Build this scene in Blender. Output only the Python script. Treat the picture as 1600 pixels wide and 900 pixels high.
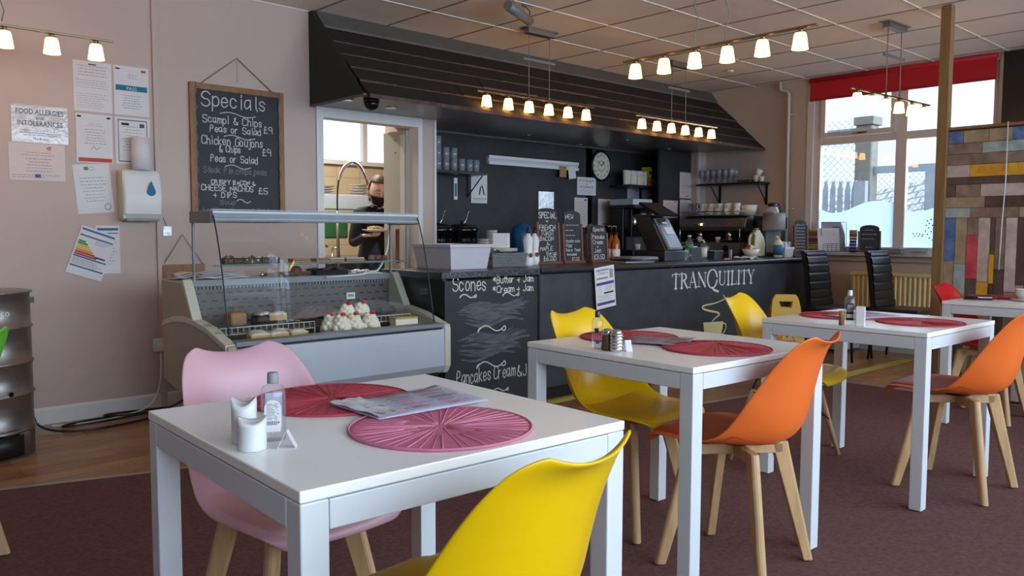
import bpy, bmesh, math, random
from math import sin, cos, pi, radians, atan2, hypot, sqrt
from mathutils import Vector, Matrix

for o in list(bpy.data.objects): bpy.data.objects.remove(o)
C = bpy.context.scene.collection
random.seed(7)

# ------------------------------------------------------------------ camera
CAM_H, YAW, PITCH, ROLL, FPX = 1.14787, 0.750625, -0.06837, 0.00284, 1277.7
fw = Vector((sin(YAW)*cos(PITCH), cos(YAW)*cos(PITCH), sin(PITCH)))
r0 = Vector((cos(YAW), -sin(YAW), 0)); u0 = r0.cross(fw)
rt = r0*cos(ROLL)+u0*sin(ROLL); up = u0*cos(ROLL)-r0*sin(ROLL)
cam_d = bpy.data.cameras.new('camera'); cam = bpy.data.objects.new('camera', cam_d); C.objects.link(cam)
cam_d.sensor_width = 36; cam_d.sensor_fit = 'HORIZONTAL'; cam_d.lens = FPX*36/1600; cam_d.clip_start = 0.05
cam.matrix_world = Matrix(((rt.x, up.x, -fw.x, 0), (rt.y, up.y, -fw.y, 0), (rt.z, up.z, -fw.z, CAM_H), (0, 0, 0, 1)))
bpy.context.scene.camera = cam

SURVEY = ((0.6805023, 0.7295542, -0.0683167), (0.7313921, -0.6819513, 0.0028334), (0.0445216, 0.0518944, 0.9976597))   # fixed survey directions, independent of the camera object
SV_F, SV_R, SV_U = [Vector(v) for v in SURVEY]
def at(px, py, x=None, y=None, z=None):
    """survey helper: where the sight line of a measured point meets a known wall, shelf or floor plane"""
    d = SV_F + SV_R*((px-800)/1277.7) - SV_U*((py-450)/1277.7); o = Vector((0, 0, 1.14787))
    if x is not None: t = (x-o.x)/d.x
    elif y is not None: t = (y-o.y)/d.y
    else: t = (z-o.z)/d.z
    return o+d*t

# ------------------------------------------------------------------ world: overcast sky, brighter on the side of the hidden sun
W = bpy.data.worlds.new('world'); bpy.context.scene.world = W; W.use_nodes = True
nt = W.node_tree; N = nt.nodes; L = nt.links; N.clear()
def nn(t, **k):
    n = N.new(t)
    for a, b in k.items(): setattr(n, a, b)
    return n
tc = nn('ShaderNodeTexCoord'); dot = nn('ShaderNodeVectorMath', operation='DOT_PRODUCT')
dot.inputs[1].default_value = Vector((0.22, -0.86, 0.38)).normalized()
L.new(tc.outputs['Generated'], dot.inputs[0])
mr = nn('ShaderNodeMapRange', interpolation_type='SMOOTHSTEP'); mr.inputs[1].default_value = 0.15; mr.inputs[2].default_value = 1.0
mr.inputs[3].default_value = 1.8; mr.inputs[4].default_value = 10.8
L.new(dot.outputs['Value'], mr.inputs[0])
noi = nn('ShaderNodeTexNoise'); noi.inputs['Scale'].default_value = 2.2; noi.inputs['Detail'].default_value = 5
mp = nn('ShaderNodeMapping'); mp.inputs['Scale'].default_value = (1, 1, 3.2)
L.new(tc.outputs['Generated'], mp.inputs[0]); L.new(mp.outputs[0], noi.inputs['Vector'])
cr = nn('ShaderNodeValToRGB'); cr.color_ramp.elements[0].position = 0.35; cr.color_ramp.elements[1].position = 0.65
cr.color_ramp.elements[0].color = (0.56, 0.72, 0.95, 1); cr.color_ramp.elements[1].color = (0.80, 0.90, 1.0, 1)
L.new(noi.outputs['Fac'], cr.inputs[0])
bg = nn('ShaderNodeBackground'); L.new(cr.outputs[0], bg.inputs['Color']); L.new(mr.outputs[0], bg.inputs['Strength'])
wo = nn('ShaderNodeOutputWorld'); L.new(bg.outputs[0], wo.inputs[0])

def portal(loc, rot, sx, sy):
    d = bpy.data.lights.new('window_portal', 'AREA'); d.shape = 'RECTANGLE'; d.size = sx; d.size_y = sy
    try: d.cycles.is_portal = True
    except Exception: pass
    o = bpy.data.objects.new('window_portal', d); C.objects.link(o); o.location = loc; o.rotation_euler = rot
portal((3.2, -1.9, 1.65), (radians(-90), 0, pi), 8.6, 1.8)     # front windows behind the viewer
portal((8.16, 3.285, 1.85), (0, radians(90), 0), 1.75, 1.7)    # right window
portal((5.0, 8.02, 2.1), (radians(-90), 0, 0), 2.0, 0.6)       # kitchen window

def lamp(loc, e, col, size=0.1, kind='POINT'):
    d = bpy.data.lights.new('lamp_light', kind); d.energy = e; d.color = col
    if kind == 'POINT': d.shadow_soft_size = size
    o = bpy.data.objects.new('lamp_light', d); C.objects.link(o); o.location = loc; return o
kl = bpy.data.lights.new('kitchen_fill_light', 'AREA'); kl.energy = 70; kl.size = 1.2; kl.size_y = .3; kl.shape = 'RECTANGLE'; kl.color = (1, .97, .9)  # added fill lamp that brightens the kitchen, no fitting belongs to it
klo = bpy.data.objects.new('kitchen_fill_light', kl); C.objects.link(klo); klo.location = (3.9, 6.8, 2.66)

try: bpy.context.scene.cycles.transparent_max_bounces = 32
except Exception: pass
vs = bpy.context.scene.view_settings
vs.view_transform = 'Standard'; vs.look = 'None'; vs.exposure = 0.0; vs.gamma = 1; vs.use_curve_mapping = False

# ------------------------------------------------------------------ materials
def lin(c):
    if isinstance(c, str): c = tuple(int(c[i:i+2], 16)/255 for i in (0, 2, 4))
    return tuple((v/12.92 if v <= .04045 else ((v+.055)/1.055)**2.4) for v in c[:3])+(1,)
def mat(name, col, rough=.5, metal=0, var=.06, vscale=8, bump=0, bscale=60, emit=None, estr=0, trans=0, spec=None, coat=0, col2=None, stretch=None, thresh=None, alpha=None, ior=None, sheen=0):
    m = bpy.data.materials.new(name); m.use_nodes = True; t = m.node_tree; n = t.nodes; p = n['Principled BSDF']
    c = lin(col); p.inputs['Roughness'].default_value = rough; p.inputs['Metallic'].default_value = metal
    if spec is not None: p.inputs['Specular IOR Level'].default_value = spec
    if coat: p.inputs['Coat Weight'].default_value = coat; p.inputs['Coat Roughness'].default_value = .08
    if trans: p.inputs['Transmission Weight'].default_value = trans
    if ior: p.inputs['IOR'].default_value = ior
    if sheen: p.inputs['Sheen Weight'].default_value = sheen
    tc = n.new('ShaderNodeTexCoord'); src = tc.outputs['Object']
    if stretch:
        mp = n.new('ShaderNodeMapping'); mp.inputs['Scale'].default_value = stretch; t.links.new(src, mp.inputs[0]); src = mp.outputs[0]
    no = n.new('ShaderNodeTexNoise'); no.inputs['Scale'].default_value = vscale; no.inputs['Detail'].default_value = 4
    t.links.new(src, no.inputs['Vector'])
    ra = n.new('ShaderNodeValToRGB'); e = ra.color_ramp.elements
    if col2: a, b = c, lin(col2)
    else: a = tuple(v*(1-var) for v in c[:3])+(1,); b = tuple(min(1, v*(1+var)) for v in c[:3])+(1,)
    e[0].color = a; e[1].color = b
    e[0].position, e[1].position = thresh or (.3, .7)
    t.links.new(no.outputs['Fac'], ra.inputs[0]); t.links.new(ra.outputs[0], p.inputs['Base Color'])
    if bump:
        nb = n.new('ShaderNodeTexNoise'); nb.inputs['Scale'].default_value = bscale; nb.inputs['Detail'].default_value = 3; t.links.new(src, nb.inputs['Vector'])
        bu = n.new('ShaderNodeBump'); bu.inputs['Strength'].default_value = bump; bu.inputs['Distance'].default_value = .01
        t.links.new(nb.outputs['Fac'], bu.inputs['Height']); t.links.new(bu.outputs[0], p.inputs['Normal'])
    if emit: p.inputs['Emission Color'].default_value = lin(emit); p.inputs['Emission Strength'].default_value = estr
    return m
def clearmat(name, tint=(1, 1, 1), gloss=.08, rough=0.0, fac=.4, milk=0):
    m = bpy.data.materials.new(name); m.use_nodes = True; t = m.node_tree; n = t.nodes; n.clear()
    tr = n.new('ShaderNodeBsdfTransparent'); tr.inputs[0].default_value = (*tint, 1)
    gl = n.new('ShaderNodeBsdfGlossy'); gl.inputs['Roughness'].default_value = rough
    lw = n.new('ShaderNodeLayerWeight'); lw.inputs['Blend'].default_value = .25
    mm = n.new('ShaderNodeMath'); mm.operation = 'MULTIPLY_ADD'; mm.inputs[1].default_value = fac; mm.inputs[2].default_value = gloss
    mx = n.new('ShaderNodeMixShader'); out = n.new('ShaderNodeOutputMaterial')
    t.links.new(lw.outputs['Fresnel'], mm.inputs[0]); t.links.new(mm.outputs[0], mx.inputs[0])
    src = tr.outputs[0]
    if milk:
        df = n.new('ShaderNodeBsdfDiffuse'); df.inputs[0].default_value = (.75, .80, .86, 1); m2 = n.new('ShaderNodeMixShader'); m2.inputs[0].default_value = milk
        t.links.new(src, m2.inputs[1]); t.links.new(df.outputs[0], m2.inputs[2]); src = m2.outputs[0]
    t.links.new(src, mx.inputs[1]); t.links.new(gl.outputs[0], mx.inputs[2]); t.links.new(mx.outputs[0], out.inputs[0]); return m
def filmmat():
    m = bpy.data.materials.new('frosted_film'); m.use_nodes = True; t = m.node_tree; n = t.nodes; n.clear()
    a = n.new('ShaderNodeBsdfTranslucent'); a.inputs[0].default_value = (.80, .88, .97, 1); b = n.new('ShaderNodeBsdfTransparent'); b.inputs[0].default_value = (.8, .9, 1, 1)
    mx = n.new('ShaderNodeMixShader'); mx.inputs[0].default_value = .30; out = n.new('ShaderNodeOutputMaterial')
    t.links.new(a.outputs[0], mx.inputs[1]); t.links.new(b.outputs[0], mx.inputs[2]); t.links.new(mx.outputs[0], out.inputs[0]); return m
def brickmat(name, c1, c2, mortar, bw, bh, ms=.003, rough=.5, off=.5, bump=.3, rotz=0, var=None, swap=None, grain=0):
    m = bpy.data.materials.new(name); m.use_nodes = True; t = m.node_tree; n = t.nodes; p = n['Principled BSDF']; p.inputs['Roughness'].default_value = rough
    tc = n.new('ShaderNodeTexCoord'); mp = n.new('ShaderNodeMapping'); t.links.new(tc.outputs['Object'], mp.inputs[0])
    if swap: mp.inputs['Rotation'].default_value = swap
    else: mp.inputs['Rotation'].default_value = (0, 0, rotz)
    b = n.new('ShaderNodeTexBrick'); b.offset = off; b.inputs['Scale'].default_value = 1; b.inputs['Brick Width'].default_value = bw; b.inputs['Row Height'].default_value = bh
    b.inputs['Mortar Size'].default_value = ms; b.inputs['Color1'].default_value = lin(c1); b.inputs['Color2'].default_value = lin(c2); b.inputs['Mortar'].default_value = lin(mortar)
    t.links.new(mp.outputs[0], b.inputs['Vector']); col = b.outputs['Color']
    if grain:
        m2 = n.new('ShaderNodeMapping'); m2.inputs['Scale'].default_value = (2, 22, 2); t.links.new(mp.outputs[0], m2.inputs[0])
        no = n.new('ShaderNodeTexNoise'); no.inputs['Scale'].default_value = 2.5; no.inputs['Detail'].default_value = 6; t.links.new(m2.outputs[0], no.inputs['Vector'])
        mx = n.new('ShaderNodeMix'); mx.data_type = 'RGBA'; mx.blend_type = 'MULTIPLY'; mx.inputs[0].default_value = grain
        rr = n.new('ShaderNodeValToRGB'); rr.color_ramp.elements[0].position = .3; rr.color_ramp.elements[0].color = (.35, .3, .26, 1); rr.color_ramp.elements[1].position = .7; rr.color_ramp.elements[1].color = (1.2, 1.15, 1.1, 1)
        t.links.new(no.outputs['Fac'], rr.inputs[0]); t.links.new(col, mx.inputs[6]); t.links.new(rr.outputs[0], mx.inputs[7]); col = mx.outputs[2]
    t.links.new(col, p.inputs['Base Color'])
    if bump:
        bu = n.new('ShaderNodeBump'); bu.inputs['Strength'].default_value = bump; bu.inputs['Distance'].default_value = .003; bu.invert = True
        t.links.new(b.outputs['Fac'], bu.inputs['Height']); t.links.new(bu.outputs[0], p.inputs['Normal'])
    return m

M = {}
M['wall'] = mat('wall_paint', 'C3AEA4', .75, var=.03, vscale=2.5, bump=.05, bscale=40)
M['wall_warm'] = mat('wall_paint_right', 'C4B3A7', .75, var=.03, vscale=2.5)
M['ceil'] = mat('ceiling_tile', 'EAE1D8', .9, var=.03, vscale=3, bump=.08, bscale=150)
M['tbar'] = mat('ceiling_bar', 'F0E8E0', .6)
M['white'] = mat('white_gloss_paint', 'D9D9D6', .4, var=.02)
M['upvc'] = mat('window_frame', 'D8CFCB', .35, var=.02)
M['table'] = mat('white_laminate', 'F6F3EE', .28, var=.015, coat=.1)
M['tleg'] = mat('white_powder_coat', 'D6D8DA', .35, var=.015)
M['carpet'] = mat('carpet_pile', '68423F', .95, var=.3, vscale=60, bump=.5, bscale=350)
M['woodfloor'] = brickmat('wood_floor', 'C29468', '9C7048', '5E452E', .9, .13, .002, .3, bump=.15, grain=.75)
M['canopy'] = mat('slate_tile', '211916', .85, var=.2, vscale=9, bump=.25, bscale=30, stretch=(1, 6, 6))
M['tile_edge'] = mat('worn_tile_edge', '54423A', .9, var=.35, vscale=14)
M['tbar_shaded'] = mat('shaded_ceiling_bar', '7E6B5C', .7)  # shade of the gaps along y, put into the bar colour
M['canopy_end'] = mat('charcoal_paint', '242220', .7, var=.1)
M['fascia'] = mat('grey_fascia', '605D58', .6, var=.08)
M['soffit'] = mat('soffit_gloss', '6E6A68', .3, var=.04)
M['slatewall'] = mat('dark_wallpaper', '2A2A2C', .65, var=.35, vscale=5, bump=.1, bscale=50)
M['slatecounter'] = mat('dark_laminate_slate', '34373C', .45, var=.28, vscale=7, bump=.08, bscale=30)
M['chalkboard'] = mat('chalkboard', '222326', .6, var=.25, vscale=4)
M['speckle'] = mat('speckled_worktop', '202126', .3, col2='7E8087', vscale=130, thresh=(.5, .72))
M['blacktop'] = mat('black_worktop', '2B2D31', .3, var=.1)
M['black'] = mat('black_plastic', '17171A', .35, var=.1)
M['blackmatte'] = mat('matt_black_plastic', '141416', .85, var=.1, spec=.2)
M['blackgloss'] = mat('black_gloss', '0E0E10', .12, var=.1)
M['leather'] = mat('black_leather', '1D1D21', .35, var=.15, bump=.15, bscale=120)
M['darkmetal'] = mat('dark_metal', '2A2A2C', .4, metal=.7)
M['steel'] = mat('brushed_steel', 'A09C98', .38, metal=.9, var=.06, vscale=4, stretch=(1, 1, 12))
M['chrome'] = mat('chrome', 'CFCFCF', .12, metal=1)
M['alu'] = mat('aluminium', '7C7F82', .5, metal=.2, var=.04)
M['deligrey'] = mat('pale_grey_panel', 'B9BFC6', .35, var=.02)
M['cream'] = mat('cream_plastic', 'C9C6B4', .4, var=.03)
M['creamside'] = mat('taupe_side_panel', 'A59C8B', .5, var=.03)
M['slotback'] = mat('perforated_panel', '5E5754', .5, metal=.3)
M['chalk'] = mat('chalk', 'CFCFC8', .95, var=.1, vscale=80)
M['chalkdim'] = mat('smudged_chalk', '77777A', .95, var=.2, vscale=80)
M['chalksmear'] = mat('wiped_chalk', '3F4045', .95, col2='66676C', vscale=9, stretch=(1, 1, 7))
M['paper'] = mat('paper', 'D8D5D6', .7, var=.02)
M['paper_pink'] = mat('pink_tinted_paper', 'D9C8C6', .7, var=.02)
M['paper_lilac'] = mat('lilac_tinted_paper', 'B7B0C6', .55, var=.04)
M['plasticwallet'] = mat('plastic_wallet', 'C9C8C8', .12, var=.06, vscale=20, bump=.5, bscale=25, coat=.5)
M['ink'] = mat('ink', '55535A', .8)
M['inkdark'] = mat('dark_ink', '232328', .8)
M['inkblue'] = mat('blue_print', '2F6A92', .7)
M['teal'] = mat('teal_print', '1F6E8C', .7)
M['inkred'] = mat('red_print', 'B84A40', .7)
M['purple'] = mat('purple_print', '4A3F80', .6)
M['green'] = mat('green_print', '3F8A55', .6)
M['yel'] = mat('yellow_print', 'D8B83A', .6)
M['orangep'] = mat('orange_print', 'D9823A', .6)
M['oak'] = mat('wood_frame', '8A5F34', .5, var=.25, vscale=6, stretch=(8, 8, 1), bump=.1)
M['darkwood'] = mat('mahogany_frame', '6A3B2A', .35, var=.2, vscale=6, stretch=(8, 8, 1))
M['beech'] = mat('beech_wood', 'C49D70', .45, var=.13, vscale=5, stretch=(9, 9, 1))
M['post'] = mat('timber_post', '8F6E46', .5, var=.15, vscale=5, stretch=(8, 8, 1))
M['pink'] = mat('pink_plastic', 'CE9FA9', .35, var=.015)
M['pinkpad'] = mat('pink_cushion', 'DDA9A4', .55, var=.03)
M['yellow'] = mat('yellow_plastic', 'E4B603', .3, var=.015)
M['yellowpad'] = mat('yellow_cushion', 'D3A81C', .42, var=.03)
M['orange'] = mat('orange_plastic', 'EB6E2B', .38, var=.015)
M['orangepad'] = mat('orange_cushion', 'C9441F', .4, var=.03)
M['redp'] = mat('red_plastic', 'C4151C', .35, var=.015)
M['redpad'] = mat('red_cushion', 'A8141C', .4, var=.03)
M['limep'] = mat('green_plastic', '6FC63A', .35, var=.015)
M['matred'] = mat('red_placemat', 'B33A48', .55, var=.06, vscale=30)
M['matpink'] = mat('pink_placemat', 'CE6C8B', .55, var=.06, vscale=30)
M['matline'] = mat('placemat_ridge', 'CC7F92', .6)
M['matredline'] = mat('red_placemat_ridge', 'A52E3D', .6)
M['blind'] = mat('red_blind', 'C21A26', .7, var=.03)
M['radiator'] = mat('radiator_enamel', 'E6D09A', .45, var=.03)
M['glass'] = clearmat('window_glass', (.97, .99, .99), .03)
M['film'] = filmmat()
M['tintglass'] = clearmat('right_window_glass', (.93, .96, .98), .04)
M['caseglass'] = clearmat('display_glass', (.98, .988, .984), .006, fac=.07)
M['tumbler'] = clearmat('tumbler_glass', (.90, .92, .94), .06, .05, fac=.5, milk=.24)
M['clearplastic'] = clearmat('clear_plastic', (.93, .94, .94), .03, .08, fac=.3, milk=.05)
M['glassedge'] = mat('glass_edge', '2E5F57', .15, var=.1)

M['shade'] = mat('lit_glass_shade', 'FFE9B8', .4, emit='FFB956', estr=11.0)
M['satin'] = mat('satin_nickel', 'A58E76', .3, metal=1)
M['cord'] = mat('cord', '8E8578', .6)
M['tape'] = mat('yellow_floor_tape', 'B8B04A', .6)
M['edge'] = mat('metal_floor_trim', 'B9AB98', .35, metal=.6)
M['tile'] = brickmat('kitchen_wall_tile', 'C9B591', 'BFAA85', 'A08F70', .3, .25, .004, .3, off=0, swap=(radians(90), 0, 0))
M['crate'] = mat('white_crate_plastic', 'BDB9C2', .4, var=.03)
M['basket'] = brickmat('grey_basket_weave', '8E9194', '7D8083', '3F4246', .022, .011, .003, .5, swap=(radians(90), 0, 0))
M['china'] = mat('white_china', 'DDDAD2', .2, var=.02)
M['skin'] = mat('skin', 'DDB6A2', .5, var=.05)
M['hair'] = mat('brown_hair', '54402F', .6, var=.3, vscale=40, stretch=(1, 1, .2))
M['cloth'] = mat('black_cloth', '18181A', .9, var=.2, vscale=20)
M['cake'] = mat('sponge_cake', 'D0A85A', .85, var=.15, vscale=60, bump=.4, bscale=120)
M['icing'] = mat('icing', 'D8D2C0', .6, var=.12, vscale=50, bump=.5, bscale=90)
M['cream_w'] = mat('whipped_cream', 'EDE3CC', .5, var=.05, bump=.1)
M['choc'] = mat('chocolate', '35201A', .45, var=.25, vscale=40, bump=.3)
M['choc2'] = mat('chocolate_fudge', '6B4636', .6, var=.2, vscale=40)
M['bisc'] = mat('biscuit', 'A67C50', .7, var=.2, vscale=40)
M['cherry'] = mat('strawberry', 'C22A1C', .3)
M['traydark'] = mat('dark_tray', '1C1A1E', .25, var=.1)
M['milk'] = mat('milk_plastic', 'D6D8B4', .35, var=.02)
M['amber'] = mat('amber_syrup', 'A85A20', .2, var=.1)
M['bluebag'] = mat('blue_plastic', '1F5C8C', .35, var=.3, vscale=15, bump=.5, bscale=18)
M['foil'] = mat('shiny_plastic', 'DCDDE2', .18, metal=.15, var=.2, vscale=20, bump=.5, bscale=25)
M['concrete'] = mat('concrete', '6E685F', .9, var=.12, vscale=12, bump=.2)
M['galv'] = mat('galvanised_steel', '8C939A', .5, metal=.4, var=.08)
M['rooft'] = brickmat('roof_tiles', 'A9AAA8', 'B7B5B0', '6F7276', .30, .22, .025, .8, rotz=radians(90))
M['wet'] = mat('caution_yellow', 'C99A12', .4, var=.03)
M['screen'] = mat('dark_screen', '3A424C', .2, var=.06)
M['greyfilm'] = mat('grey_print', '8D8A90', .6, var=.1)
M['towel'] = mat('dark_red_cloth', '6A2A28', .85, var=.15)
M['doorpaint'] = mat('door_paint', 'B3B5A6', .45, var=.02)
M['peppers'] = mat('brown_pepper', '5B4028', .6, var=.3, vscale=80)
M['salt'] = mat('salt', 'D8D8DA', .6)
def lite(h, k=1.35): return ''.join('%02X' % min(255, int(int(h[i:i+2], 16)*k)) for i in (0, 2, 4))
PL = [mat('plank_%d' % i, lite(c), .75, col2=lite(d), vscale=5, stretch=(3, 3, 3), bump=.3, bscale=30) for i, (c, d) in enumerate([
    ('5B4A3E', '7A6858'), ('3E3029', '5A463A'), ('8A7F74', '6E6258'), ('6F7A76', '8B928B'), ('34466B', '56658A'),
    ('8E2B34', 'A8444A'), ('B38424', '9A7020'), ('4B3B32', '3A2A24'), ('A0938A', '87796F'), ('75654F', '8A7A60')])]

# ------------------------------------------------------------------ mesh builder
class MB:
    def __init__(s): s.v = []; s.f = []; s.m = []; s.sm = []; s.mats = []; s.T = Matrix.Identity(4)
    def mi(s, m):
        m = M[m] if isinstance(m, str) else m
        if m not in s.mats: s.mats.append(m)
        return s.mats.index(m)
    def add(s, vs, fs, m, smooth=False):
        b = len(s.v); i = s.mi(m); s.v += [tuple(s.T @ Vector(v)) for v in vs]
        for f in fs: s.f.append([b+k for k in f]); s.m.append(i); s.sm.append(smooth)
        return s
    def box(s, x0, x1, y0, y1, z0, z1, m):
        return s.add([(x, y, z) for x in (x0, x1) for y in (y0, y1) for z in (z0, z1)],
                     [(0, 1, 3, 2), (4, 6, 7, 5), (0, 4, 5, 1), (2, 3, 7, 6), (0, 2, 6, 4), (1, 5, 7, 3)], m)
    def quad(s, a, b, c, d, m): return s.add([a, b, c, d], [(0, 1, 2, 3)], m)
    def prism(s, pts, ax, a, b, m, smooth=False):
        """closed outline extruded along an axis; pts are the two other coordinates in x,y,z order"""
        def P(p, t): return (t, p[0], p[1]) if ax == 'x' else ((p[0], t, p[1]) if ax == 'y' else (p[0], p[1], t))
        n = len(pts); s.add([P(p, a) for p in pts]+[P(p, b) for p in pts], [tuple(range(n-1, -1, -1)), tuple(range(n, 2*n))], m)
        s.add([P(p, a) for p in pts]+[P(p, b) for p in pts], [(i, (i+1) % n, n+(i+1) % n, n+i) for i in range(n)], m, smooth); return s
    def lathe(s, prof, m, c=(0, 0, 0), n=24, smooth=True, sx=1, sy=1):
        vs = []; fs = []
        for r, z in prof:
            for k in range(n): a = 2*pi*k/n; vs.append((c[0]+r*cos(a)*sx, c[1]+r*sin(a)*sy, c[2]+z))
        for j in range(len(prof)-1):
            for k in range(n): k2 = (k+1) % n; fs.append((j*n+k, j*n+k2, (j+1)*n+k2, (j+1)*n+k))
        s.add(vs, fs, m, smooth)
        if prof[0][0] > 1e-4: s.add(vs[:n], [tuple(range(n-1, -1, -1))], m)
        if prof[-1][0] > 1e-4: s.add(vs[-n:], [tuple(range(n))], m)
        return s
    def cyl(s, r, z0, z1, m, c=(0, 0, 0), n=20, r2=None): return s.lathe([(r, z0), (r if r2 is None else r2, z1)], m, c, n)
    def tube(s, pts, r, m, n=8, r2=None, closed=False):
        P = [Vector(p) for p in pts]; vs = []; fs = []; k = len(P)
        prev = None
        for i, p in enumerate(P):
            a = P[(i-1) % k] if (closed or i) else p; b = P[(i+1) % k] if (closed or i < k-1) else p
            t = (b-a).normalized()
            if prev is None: q = t.orthogonal().normalized()
            else: q = (prev-t*prev.dot(t)).normalized()
            prev = q; w = t.cross(q); rr = r if r2 is None else r+(r2-r)*i/(k-1)
            for j in range(n): an = 2*pi*j/n; vs.append(tuple(p+q*cos(an)*rr+w*sin(an)*rr))
        for i in range(k if closed else k-1):
            for j in range(n): i2 = (i+1) % k; fs.append((i*n+j, i*n+(j+1) % n, i2*n+(j+1) % n, i2*n+j))
        s.add(vs, fs, m, True)
        if not closed: s.add(vs[:n], [tuple(range(n-1, -1, -1))], m); s.add(vs[-n:], [tuple(range(n))], m)
        return s
    def grid(s, F, nu, nv, m, smooth=True, wrap=False):
        vs = [tuple(F(i/nu, j/nv)) for i in range(nu+1) for j in range(nv+1)]
        return s.add(vs, [(i*(nv+1)+j, (i+1)*(nv+1)+j, (i+1)*(nv+1)+j+1, i*(nv+1)+j+1) for i in range(nu) for j in range(nv)], m, smooth)
    def ball(s, c, r, m, sx=1, sy=1, sz=1, n=12, jit=0):
        prof = []; k = n//2+1
        vs = []; fs = []
        for j in range(k+1):
            a = -pi/2+pi*j/k
            for i in range(n):
                b = 2*pi*i/n; q = 1+random.uniform(-jit, jit)
                vs.append((c[0]+r*cos(a)*cos(b)*sx*q, c[1]+r*cos(a)*sin(b)*sy*q, c[2]+r*sin(a)*sz*q))
        for j in range(k):
            for i in range(n): fs.append((j*n+i, j*n+(i+1) % n, (j+1)*n+(i+1) % n, (j+1)*n+i))
        return s.add(vs, fs, m, True)
    def build(s, name, parent=None, bevel=0, loc=None, rot=None, subsurf=0, solid=0, seg=2):
        me = bpy.data.meshes.new(name); me.from_pydata(s.v, [], s.f)
        for m in s.mats: me.materials.append(m)
        me.polygons.foreach_set('material_index', s.m); me.polygons.foreach_set('use_smooth', s.sm)
        bm = bmesh.new(); bm.from_mesh(me); bmesh.ops.remove_doubles(bm, verts=bm.verts, dist=1e-5)
        bmesh.ops.recalc_face_normals(bm, faces=bm.faces) if not solid else None
        bm.to_mesh(me); bm.free(); me.update()
        o = bpy.data.objects.new(name, me); C.objects.link(o)
        if parent: o.parent = parent
        if loc is not None: o.location = loc
        if rot is not None: o.rotation_euler = rot if hasattr(rot, '__len__') else (0, 0, rot)
        if solid:
            q = o.modifiers.new('solid', 'SOLIDIFY'); q.thickness = solid; q.offset = -1
        if subsurf:
            q = o.modifiers.new('sub', 'SUBSURF'); q.levels = subsurf; q.render_levels = subsurf
        if bevel:
            q = o.modifiers.new('bevel', 'BEVEL'); q.width = bevel; q.segments = seg; q.limit_method = 'ANGLE'; q.angle_limit = radians(40)
        return o
def TR(loc=(0, 0, 0), rz=0, rx=0, ry=0): return Matrix.Translation(loc) @ Matrix.Rotation(rz, 4, 'Z') @ Matrix.Rotation(ry, 4, 'Y') @ Matrix.Rotation(rx, 4, 'X')
def tag(o, label, cat, group=None, kind=None):
    o['label'] = label; o['category'] = cat
    if group: o['group'] = group
    if kind: o['kind'] = kind
    return o
def thing(name, label, cat, loc=(0, 0, 0), rz=0, group=None):
    o = bpy.data.objects.new(name, None); C.objects.link(o); o.empty_display_size = .05
    o.location = loc; o.rotation_euler = (0, 0, rz); return tag(o, label, cat, group)
def struct(o): o['kind'] = 'structure'; return o
def dup(root, loc, rz, label, group=None):
    def cp(o, par):
        c = o.copy(); C.objects.link(c)
        if par: c.parent = par
        for ch in list(o.children): cp(ch, c)
        return c
    r = cp(root, None); r.location = loc; r.rotation_euler = (0, 0, rz); r['label'] = label
    if group: r['group'] = group
    return r

# ------------------------------------------------------------------ handwriting: strokes on a small grid
G = {'A': '022842/1434', 'B': '02082837362505/253433220 2'.replace(' ', ''), 'C': '4738180703123243', 'D': '02082846432202', 'E': '48080242/0535', 'F': '480802/0535',
 'G': '473818070312324345 35'.replace(' ', ''), 'H': '0208/4842/0545', 'I': '2822', 'J': '383322120 3'.replace(' ', ''), 'K': '0208/480542', 'L': '080242', 'M': '0208244842', 'N': '02084248',
 'O': '180703123243473818', 'P': '02082837362505', 'Q': '180703123243473818/2441', 'R': '02082837362505/2542', 'S': '473818070615354443321203', 'T': '0848/2822', 'U': '080312324348',
 'V': '082248', 'W': '0812253248', 'X': '0842/4802', 'Y': '082548/2522', 'Z': '08480242', '£': '3728181712/0242/0535', '0': '180703123243473818', '1': '172822', '2': '0718384702 42'.replace(' ', ''),
 '3': '07183847463515/354443321203', '4': '32380444', '5': '480805354443321203', '6': '38170403123243443505', '7': '084822', '8': '1807164443321203441838 4718'.replace(' ', ''), '9': '4515060718384742',
 'a': '36160503122334/3632', 'b': '0802/0516263533221203', 'c': '3526160503122233', 'd': '3832/3526160503122233', 'e': '04343526160503122233', 'f': '37281712/0626',
 'g': '3526160503122233/3631201001', 'h': '0802/0516263532', 'i': '1612/1718', 'j': '26211001/2728', 'k': '0802/360432', 'l': '181322', 'm': '0206/05162522/25364542', 'n': '0206/0516263532',
 'o': '160503122233352616', 'p': '0006/0516263533221203', 'q': '3630/3526160503122233', 'r': '0206/041626', 's': '35261605142433221203', 't': '181322/0626', 'u': '0603122233/3632', 'v': '062236',
 'w': '0612253246', 'x': '0632/3602', 'y': '0623/3610', 'z': '06360232', '.': '1213', ',': '1211', '&': '4206171827160403123244', '+': '0434/2226', '=': '0535/0333', '*': '2428/0537/0735', '-': '0434', '/': '0138', '~': '0415243544'}
WID = {'I': 2.4, 'i': 1.6, 'l': 1.8, 'j': 2, 't': 2.2, 'f': 2.6, '.': 1.6, ',': 1.6, ' ': 2.6, 'm': 4, 'w': 4}
def chaikin(p, it=2):
    for _ in range(it):
        if len(p) < 3: return p
        q = [p[0]]
        for a, b in zip(p, p[1:]): q += [a*.75+b*.25, a*.25+b*.75]
        p = q+[p[-1]]
    return p
RC = [0]
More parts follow.
